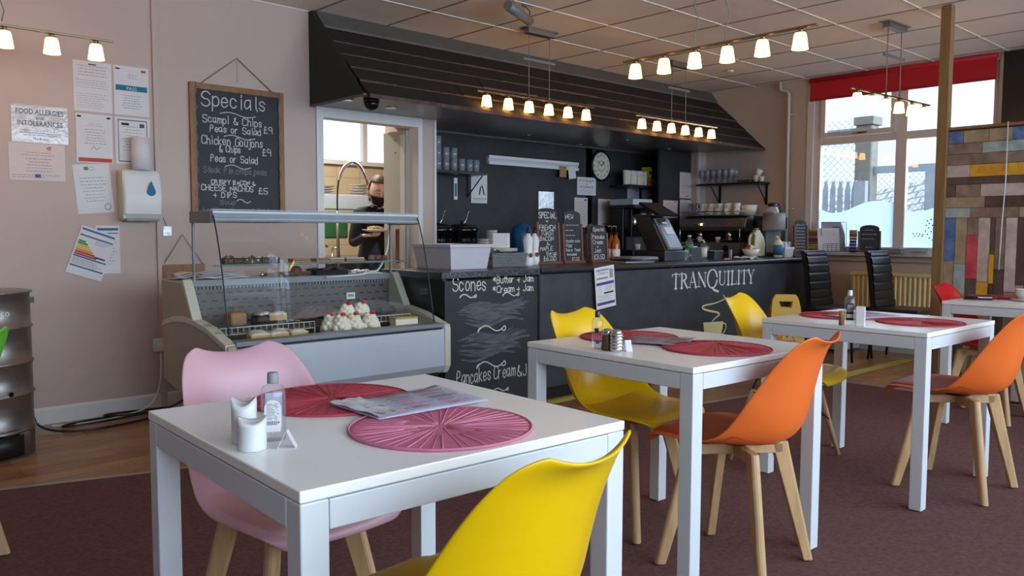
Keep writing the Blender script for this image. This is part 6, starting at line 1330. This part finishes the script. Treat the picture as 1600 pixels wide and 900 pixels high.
def sheet(lab, c, ang, lift=.006, w=.30, h=.21, mt='paper_lilac', glossy=False):
    t = thing('menu_sheet', lab, 'menu', (c[0], c[1], ZT+lift), ang, 'laminated menu sheets')
    m = MB(); m.grid(lambda a, b: Vector(((a-.5)*w, (b-.5)*h, .002+.003*sin(a*3.1)*sin(b*3.1)+(.007*(a-.85)/.15 if a > .85 else 0)*b)), 14, 8, mt); s_ = m.build('page', t, solid=.0006)
    m = MB(); rr = random.Random(3)
    for col in range(3):
        for i in range(17):
            y = h*.44-i*h*.052; x = -w*.45+col*w*.31; l = rr.uniform(.03, .085)
            if rr.random() < .85 and not (glossy and col == 0 and i < 9): m.box(x, x+l, y-.0012, y+.0012, .0066, .0070, rr.choice(['ink', 'ink', 'inkdark', 'inkred']))
    for v in range(len(m.v)): pass
    m.build('print', s_)
    if glossy: m = MB(); m.grid(lambda a, b: Vector((-w/2+a*w*.26, (b-.5)*h, .0075+.003*sin(a*14+b*5)*sin(b*9))), 12, 12, 'foil'); m.build('crinkled_wallet', t)
    return t
sheet('lilac printed menu sheet in a crinkled wallet between the two placemats on the nearest table', (1.105, 1.53), -.02, glossy=True)
sheet('printed menu sheet between the two placemats on the second table', (2.42, 1.81), -1.2+1.5708*0, w=.24, h=.20, mt='greyfilm')
sheet('printed menu sheet between the two placemats on the third table', (3.88, 1.70), -.3, w=.30, h=.20, mt='paper_lilac')
def shaker(lab, x, y, rz, s=1, hh=.072):
    t = thing('shaker', lab, 'shaker', (x, y, ZT), rz, 'white tilted-top shakers'); m = MB(); n = 32; r = .0205*s
    vs = []; rings = [(r*.96, 0), (r, .003), (r, .25), (r, .5), (r, .8)]
    for q, z in rings:
        for k in range(n): a = 2*pi*k/n; vs.append((q*cos(a), q*sin(a), z if z < .01 else z*hh*.9))
    for q in (1, .90):
        for k in range(n): a = 2*pi*k/n; vs.append((q*r*cos(a), q*r*sin(a), hh*(.91+.085*cos(2*a))-.002*(q < 1)))
    for q in (.6, .25):
        for k in range(n): a = 2*pi*k/n; vs.append((q*r*cos(a), q*r*sin(a), hh*(.82+.05*q*cos(2*a))))
    R2 = len(rings)+4; fs = [(j*n+k, j*n+(k+1) % n, (j+1)*n+(k+1) % n, (j+1)*n+k) for j in range(R2-1) for k in range(n)]+[tuple(range(n-1, -1, -1)), tuple(range((R2-1)*n, R2*n))]
    m.add(vs, fs, 'white', True); m.build('body', t); m = MB()
    for k in range(3): m.cyl(.0012, hh*.80, hh*.806, 'inkdark', (.004*(k-1), 0, 0), 6)
    m.build('holes', t); return t
shaker('front white shaker with a scooped top on the nearest table', .664, 1.413, -.44, s=1.25, hh=.062)
shaker('rear white shaker with a scooped top, half behind the front one', .677, 1.474, -.62, s=1.15, hh=.088)
def gel(lab, x, y, r, h, cap, label, caph=.024, sx=1.0, sy=.75, rz=0, front=True):
    t = thing('hand_gel_bottle', lab, 'bottle', (x, y, ZT), rz)
    m = MB(); m.lathe([(r*.9, 0), (r, .004), (r, h*.72), (r*.85, h*.80), (r*.45, h*.84), (r*.42, h*.86)], 'clearplastic', n=24, sx=sx, sy=sy); m.build('body', t)
    m = MB(); m.lathe([(r*.44, h*.85), (r*.46, h*.86), (r*.44, h), (r*.40, h*1.01), (0, h*1.01)], cap, n=20); m.build('cap', t)
    m = MB(); label(m, r, h); m.build('label', t); return t
def lab1(m, r, h):
    P = [(-.0135, .02), (.0135, .02), (.0155, .03)]+[(.0155*cos(a), .066+.0155*sin(a)) for a in [pi*k/10 for k in range(11)]]+[(-.0155, .03)]
    m.prism(P, 'y', -.0195, -.0185, 'paper')
    rows(m, -.012, .012, .074, .044, 12, 'ink', t=.0009, lift=.0197, rag=.15); 
    for k in range(12): rect(m, -.012+.0017*k, -.0112+.0017*k, .033, .041, 'inkdark', .0197)
    rect(m, .009, .012, .036, .040, 'inkred', .0197); P2 = [(-.016, .03), (.016, .03), (.016, .085), (-.016, .085)]; m.prism([(p[0], p[1]+.004) for p in P2], 'y', .015, .016, 'paper_lilac')
gel('clear hand-gel bottle with grey ridged cap and barcode label on the nearest table', .725, 1.450, .0235, .130, 'greyfilm', lab1, rz=radians(-30))
def lab2(m, r, h): m.prism([(-.010, .055), (.002, .055), (.004, .072), (-.012, .072)], 'y', -.0165, -.0155, 'inkdark'); m.prism([(-.006, .018), (.004, .018), (.006, .028), (-.008, .034)], 'y', -.0165, -.0155, 'purple')
gel('slim clear hand-gel bottle with a navy cap on the second table', 2.135, 1.855, .0195, .128, mat('navy_cap', '1C2244', .3), lab2, rz=radians(-45))
def lab3(m, r, h): m.prism([(-.014, .022), (.014, .022), (.014, .095), (-.014, .095)], 'y', -.0185, -.0175, 'inkdark'); m.prism([(-.011, .058), (.011, .058), (.011, .090), (-.011, .090)], 'y', -.0195, -.0185, 'greyfilm'); m.prism([(-.012, .032), (.012, .032), (.012, .048), (-.012, .048)], 'y', -.0195, -.0185, 'paper')
gel('white-capped hand-gel bottle with a black and silver label on the third table', 3.515, 1.600, .022, .150, 'white', lab3, rz=radians(-60))
def card(lab, x, y, rz, s=1):
    t = thing('table_card', lab, 'card', (x, y, ZT), rz, 'folded table number cards'); m = MB(); w, h, l = .017*s, .034*s, .022
    for a, b in (((-w, 0), (0, h)), ((w, 0), (0, h))): m.prism([(a[0], a[1]), (b[0], b[1]), (b[0]*1+.0008, b[1]), (a[0]+.0008, a[1])], 'y', -l/2, l/2, 'paper')
    m.box(-w, w, -l/2, l/2, 0, .0008, 'paper'); m.build('folded_card', t); return t
card('small folded triangular card beside the barcode bottle on the nearest table', .716, 1.380, radians(-35)); card('small folded triangular card beside the shakers on the second table', 2.165, 1.745, radians(60), 1.1)
t = thing('pepper_shaker', 'glass pepper shaker with a steel top beside the navy-capped bottle', 'shaker', (2.13, 1.805, ZT)); m = MB(); m.lathe([(.019, 0), (.021, .006), (.018, .045), (.015, .055)], 'peppers', n=8); m.build('body', t); m = MB(); m.lathe([(.017, .054), (.019, .060), (.018, .068), (.010, .074), (0, .075)], 'chrome', n=18); m.build('cap', t)
t = thing('salt_shaker', 'ribbed chrome shaker in front of the pepper shaker', 'shaker', (2.13, 1.765, ZT)); m = MB(); prof = [(.020, 0)]
for k in range(5): z = .004+.0115*k; prof += [(.0205, z), (.0235, z+.004), (.0235, z+.007), (.0205, z+.011)]
prof += [(.018, .064), (.019, .068), (.012, .074), (0, .075)]; m.lathe(prof, 'chrome', n=22); m.build('body', t)
m = MB(); m.lathe([(.0125, 0), (.0125, .055), (.010, .062), (0, .062)], 'bisc', n=14); tag(m.build('wooden_shaker', loc=(3.475, 1.615, ZT)), 'pale wooden shaker left of the silver-labelled bottle', 'shaker')
m = MB(); m.box(-.02, .02, -.02, .02, 0, .085, 'paper'); tag(m.build('white_box', bevel=.004, loc=(3.50, 1.545, ZT), rot=.4), 'plain white box right of the silver-labelled bottle', 'box')
# far table
for i in range(2):
    t = thing('phone', ['lower black phone lying on the far table', 'upper black phone with a pale strip, on the lower one'][i], 'phone', (5.44+.01*i, 1.69, ZT+.011*i), radians(-68)); m = MB(); m.box(-.075, .075, -.037, .037, 0, .010, 'black'); m.build('body', t, bevel=.004)
    if i: m = MB(); m.box(-.005, .07, -.0375, -.0368, .002, .008, 'paper'); m.build('side_strip', t)
c = thing('saucer', 'white saucer under the large coffee cup', 'saucer', (5.53, 1.46, ZT)); m = MB(); m.lathe([(.03, 0), (.045, .003), (.078, .012), (.076, .015), (.04, .006), (0, .006)], 'china', n=32); m.build('dish', c)
c = thing('coffee_cup', 'large white cappuccino cup on its saucer', 'cup', (5.53, 1.46, ZT+.008), radians(-40))
m = MB(); m.lathe([(0, .004), (.024, .004), (.046, .03), (.052, .062), (.055, .064), (.050, .028), (.027, 0), (0, 0)], 'china', n=32); m.build('body', c); m = MB(); m.tube([(.050, 0, .055), (.075, 0, .052), (.078, 0, .035), (.048, 0, .022)], .0045, 'china', 8); m.build('handle', c)
t = thing('laptop', 'open laptop with a dark screen at the right edge, on the far table', 'laptop', (5.66, 1.22, ZT), radians(-115)); m = MB(); m.box(-.15, .15, -.11, .11, 0, .016, 'alu'); m.build('keyboard_base', t, bevel=.003)
m = MB(); m.T = Matrix.Translation((0, .11, .016)) @ Matrix.Rotation(radians(-22), 4, 'X'); m.box(-.15, .15, 0, .006, 0, .21, 'bisc'); m.box(-.143, .143, -.002, 0, .01, .20, 'screen'); m.build('screen', t, bevel=.002)

# ================================================================== KITCHEN THINGS AND PERSON
t = thing('kitchen_shelf', 'steel kitchen shelf stacked with white crockery', 'shelf', (4.3, 7.25, 1.40)); m = MB(); m.box(-.55, .55, -.16, .16, -.03, 0, 'alu'); m.box(-.55, .55, -.165, -.155, -.03, .11, 'deligrey'); m.build('board', t, bevel=.003)
for s in (-1, 1): m = MB(); m.box(s*.53-.02, s*.53+.02, -.15, .15, -.498, -.03, 'steel'); m.build('upright', t)
for i, (x, n_) in enumerate(((3.98, 7), (4.22, 8), (4.62, 9))):
    for k in range(n_): m = MB(); m.lathe([(.06, 0), (.10, .012), (.12, .018), (.09, .012), (0, .006)], 'china', n=20); tag(m.build('plate', loc=(x, 7.28, 1.402+.026*k+(.0))), 'white plate in the %s crockery stack on the kitchen shelf' % ['left', 'middle', 'right'][i], 'plate', ['left plate stack', 'middle plate stack', 'right plate stack'][i])
m = MB(); m.box(3.3, 4.9, 6.95, 7.5, .86, .90, 'steel'); m.box(3.3, 4.9, 7.0, 7.5, 0, .86, 'steel'); tag(m.build('sink_unit', bevel=.004), 'steel sink unit in the kitchen', 'sink')
m = MB(); m.T = Matrix.Translation((4.05, 7.15, .90)); m.tube([(-.1, 0, .0), (-.1, 0, .07), (-.1, -.04, .12), (0, -.05, .13), (.1, -.05, .10)], .012, 'chrome'); m.tube([(.05, 0, 0), (.05, 0, .06)], .02, 'chrome'); m.tube([(.18, 0, 0), (.18, 0, .08), (.24, -.04, .09)], .012, 'chrome'); tag(m.build('sink_tap'), 'chrome sink tap low in the kitchen doorway', 'tap')
t = thing('spray_tap', 'tall arched spring spray tap in the kitchen', 'tap', (3.92, 6.75, .90)); B0 = Vector((3.92, 6.75, .90))
pts = []
for (px, py) in ((529, 418), (527, 330), (527, 300), (530, 275), (538, 259), (551, 252), (563, 259), (572, 278), (577, 300), (578, 318)): p = at(px, py, y=6.75); pts.append(p-B0)
P = smooth(pts, 2); m = MB(); m.tube(P, .008, 'black', 8); m.tube([pts[0]-Vector((0, 0, .1)), pts[1]], .016, 'steel', 10); m.build('hose', t)
m = MB(); k = len(P)
hel = []
for i in range(0, 520):
    f = .0+ i/519*1.0; s = (.32+.68*f)*(k-1); a = int(min(s, k-2)); q = P[a].lerp(P[a+1], s-a); d_ = (P[a+1]-P[a]).normalized(); n1 = Vector((0, 1, 0)); n2 = d_.cross(n1).normalized(); hel.append(q+(n1*cos(i*.75)+n2*sin(i*.75))*.017)
m.tube(hel, .003, 'chrome', 5); m.build('spring', t)
m = MB(); m.T = Matrix.Translation((4.10, 6.95, 1.18)); m.box(-.16, .16, -.06, .06, -.1, .10, 'green'); tag(m.build('green_tub', bevel=.02), 'teal green tub behind the spray tap in the kitchen', 'tub')
m = MB(); m.grid(lambda a, b: Vector((.012*sin(a*9)+.05*(a-.5), -.0, -.28*b)), 10, 8, 'towel'); tag(m.build('tea_towel', loc=(3.90, 5.56, 1.17), rot=radians(75), solid=.006), 'dark red cloth hanging low against the door frame', 'cloth')

def skin_body(name, J, E, mtl, parent, sub=2):
    """J: name->(pos, rx, ry); E: edges"""
    me = bpy.data.meshes.new(name); ks = list(J); me.from_pydata([J[k][0] for k in ks], [(ks.index(a), ks.index(b)) for a, b in E], []); me.materials.append(M[mtl])
    o = bpy.data.objects.new(name, me); C.objects.link(o); o.parent = parent
    sk = o.modifiers.new('skin', 'SKIN'); sk.use_smooth_shade = True
    for i, k in enumerate(ks): me.skin_vertices[0].data[i].radius = J[k][1:3]; me.skin_vertices[0].data[i].use_root = (i == 0)
    s_ = o.modifiers.new('sub', 'SUBSURF'); s_.levels = sub; s_.render_levels = sub; return o
# person standing just inside the kitchen, facing the doorway, head tilted down to the plate
hd = at(593, 299, y=6.22); hz0 = hd.z; HX, HY = 4.15, 6.26
ps = thing('person', 'person with tied-back hair, black face mask and black top holding a plate in the kitchen', 'person', (HX, HY, 0))
sh = hz0-.178
J = {'pelvis': ((0, .03, .95), .155, .11), 'waist': ((0, .02, 1.10), .135, .10), 'chest': ((0, .0, sh-.12), .165, .115), 'upper': ((0, .01, sh-.01), .13, .085), 'neck': ((0, .0, sh+.04), .055, .055), 'neckt': ((0, -.02, sh+.08), .052, .055),
     'shl': ((-.165, .01, sh-.03), .066, .066), 'ell': ((-.255, -.02, sh-.30), .046, .046), 'wrl': ((-.235, -.21, 1.115), .030, .028),
     'shr': ((.15, .01, sh-.03), .062, .062), 'elr': ((.235, -.02, sh-.30), .046, .046), 'wrr': ((.10, -.20, 1.13), .030, .028),
     'hpl': ((-.09, .03, .86), .095, .10), 'knl': ((-.10, .01, .50), .060, .065), 'anl': ((-.11, .04, .08), .040, .045), 'tol': ((-.12, -.10, .03), .038, .026),
     'hpr': ((.09, .03, .86), .095, .10), 'knr': ((.10, .01, .50), .060, .065), 'anr': ((.11, .04, .08), .040, .045), 'tor': ((.12, -.10, .03), .038, .026)}
E = [('pelvis', 'waist'), ('waist', 'chest'), ('chest', 'upper'), ('upper', 'neck'), ('neck', 'neckt'), ('upper', 'shl'), ('shl', 'ell'), ('ell', 'wrl'), ('upper', 'shr'), ('shr', 'elr'), ('elr', 'wrr'), ('pelvis', 'hpl'), ('hpl', 'knl'), ('knl', 'anl'), ('anl', 'tol'), ('pelvis', 'hpr'), ('hpr', 'knr'), ('knr', 'anr'), ('anr', 'tor')]
bo = skin_body('body', J, E, 'cloth', ps)
def head_pt(a, b, s=1.0, front=0):
    th = pi*b; ph = 2*pi*a; x = .073*sin(th)*sin(ph); y = -.094*sin(th)*cos(ph); z = .122*cos(th)
    if z < -.02: k = 1-.35*((-.02-z)/.1)**1.3; x *= k
    if y > 0: y *= 1.02
    return Vector((x*s, y*s, z*s))
HM = Matrix.Translation((0, -.045, hz0-.0)) @ Matrix.Rotation(radians(22), 4, 'Z') @ Matrix.Rotation(radians(16), 4, 'X')
HM = Matrix.Translation((0, -.045, hz0-.0)) @ Matrix.Rotation(radians(-14), 4, 'Z') @ Matrix.Rotation(radians(16), 4, 'X') @ Matrix.Scale(1.10, 4)
m = MB(); m.T = HM
def face(a, b):
    p = head_pt(a, b); ph = 2*pi*a; fr = max(0, cos(ph)) if p.y < 0 else 0
    e = lambda cx_, cz_, sx_, sz_: math.exp(-((p.x-cx_)/sx_)**2-((p.z-cz_)/sz_)**2)*fr
    p.y -= .020*e(0, -.030, .012, .022)+.008*e(0, -.01, .009, .03)+.006*e(0, .022, .04, .010); p.y += .009*e(-.030, .004, .014, .010)+.009*e(.030, .004, .014, .010); p.y -= .006*e(0, -.068, .022, .010); return p
m.grid(face, 40, 28, 'skin'); m.tube([(0, .01, -.19), (0, 0, -.10), (0, -.0, -.05)], .050, 'skin', 16)
for s in (-1, 1):
    m.ball((s*.074, .012, -.012), .020, 'skin', sx=.45, sy=.8, sz=1.5, n=10)
m.build('head', bo)
m = MB(); m.T = HM
for s in (-1, 1): m.tube([(s*.016, -.090, .003), (s*.030, -.0905, .000), (s*.044, -.080, .003)], .0022, 'hair', 6); m.tube([(s*.014, -.094, .024), (s*.030, -.0935, .030), (s*.048, -.078, .024)], .0030, 'hair', 6)
m.build('eyes', bo)
m = MB(); m.T = HM; m.grid(lambda a, b: head_pt(.25+a*.5+.0, b*.62, 1.0).copy()*1.07+Vector((0, .004, .004)), 24, 14, 'hair'); m.grid(lambda a, b: head_pt(.75+a*.5, b*.30, 1.0)*1.06+Vector((0, .004, .003)), 24, 8, 'hair'); m.ball((0, .115, .045), .038, 'hair', n=12, jit=.05); m.build('hair', bo, solid=.004)
m = MB(); m.T = HM
def mask(a, b):
    ph = (a-.5)*2*1.25; th_ = pi*(.56+.34*b); p = Vector((.073*sin(th_)*sin(ph), -.094*sin(th_)*cos(ph), .122*cos(th_)))
    if p.z < -.02: p.x *= 1-.25*((-.02-p.z)/.1)
    p.y -= .022*math.exp(-((p.x)/.03)**2)*(1-.5*b); return p*1.05+Vector((0, -.004, 0))
m.grid(mask, 20, 12, 'cloth')
for s in (-1, 1): m.tube([mask(.5+.5*s, .1), (s*.080, -.01, -.015), (s*.082, .022, -.005)], .002, 'cloth', 5); m.tube([mask(.5+.5*s, .8), (s*.078, -.01, -.04), (s*.082, .022, -.02)], .002, 'cloth', 5)
m.build('face_mask', bo, solid=.003)
m = MB(); m.tube([(.062*cos(k*pi/12), -.02+.058*sin(k*pi/12), sh+.06-.014*sin(k*pi/12)*-1) for k in range(24)], .006, 'greyfilm', 6, closed=True); m.build('collar', bo)
def hand(wr, dirv, up_, side, parent):
    """palm + five fingers, curled under a plate"""
    m = MB(); d = Vector(dirv).normalized(); u = Vector(up_).normalized(); s = d.cross(u).normalized()*side; w = Vector(wr)
    def P(a, b, c): return w+d*a+s*b+u*c
    for b in (-.024, -.008, .008, .024): m.tube([P(-.03, b*.6, 0), P(.02, b, 0), P(.075, b*1.05, .002)], .0135, 'skin', 8)
    for b, l in ((-.027, .052), (-.009, .066), (.009, .072), (.027, .064)): m.tube([P(.07, b, .0), P(.07+l*.45, b*1.05, -.004), P(.07+l*.8, b*1.05, .008), P(.07+l*.95, b, .018)], .0088, 'skin', 8, r2=.0070)
    m.tube([P(.0, .025, 0), P(.03, .048, .012), P(.055, .052, .030), P(.07, .045, .042)], .0105, 'skin', 8, r2=.0080); return m.build('hand', parent)
pc = Vector((-.19, -.34, 1.150))
hand((-.235, -.22, 1.115), (.2, -.9, .02), (0, 0, 1), -1, bo); hand((.09, -.215, 1.13), (-.75, -.5, .0), (0, 0, 1), 1, bo)
pc = Vector((HX-.20, HY-.33, 1.143))
m = MB(); m.lathe([(.05, 0), (.09, .008), (.13, .020), (.128, .024), (.085, .012), (0, .010)], 'china', n=36); pl = tag(m.build('dinner_plate', loc=pc), 'white plate of food held by the person', 'plate')
rr = random.Random(12); m = MB()
for k in range(26): a = rr.uniform(0, 6.3); q = rr.uniform(0, .085); m.ball((q*cos(a), q*sin(a), .022+rr.uniform(0, .022)), rr.uniform(.012, .022), rr.choice(['cake', 'yel', 'bisc', 'icing', 'amber']), sx=1.5, sz=.7, n=7, jit=.15)
tag(m.build('plated_food', loc=pc), 'golden food heaped on the held plate', 'food')
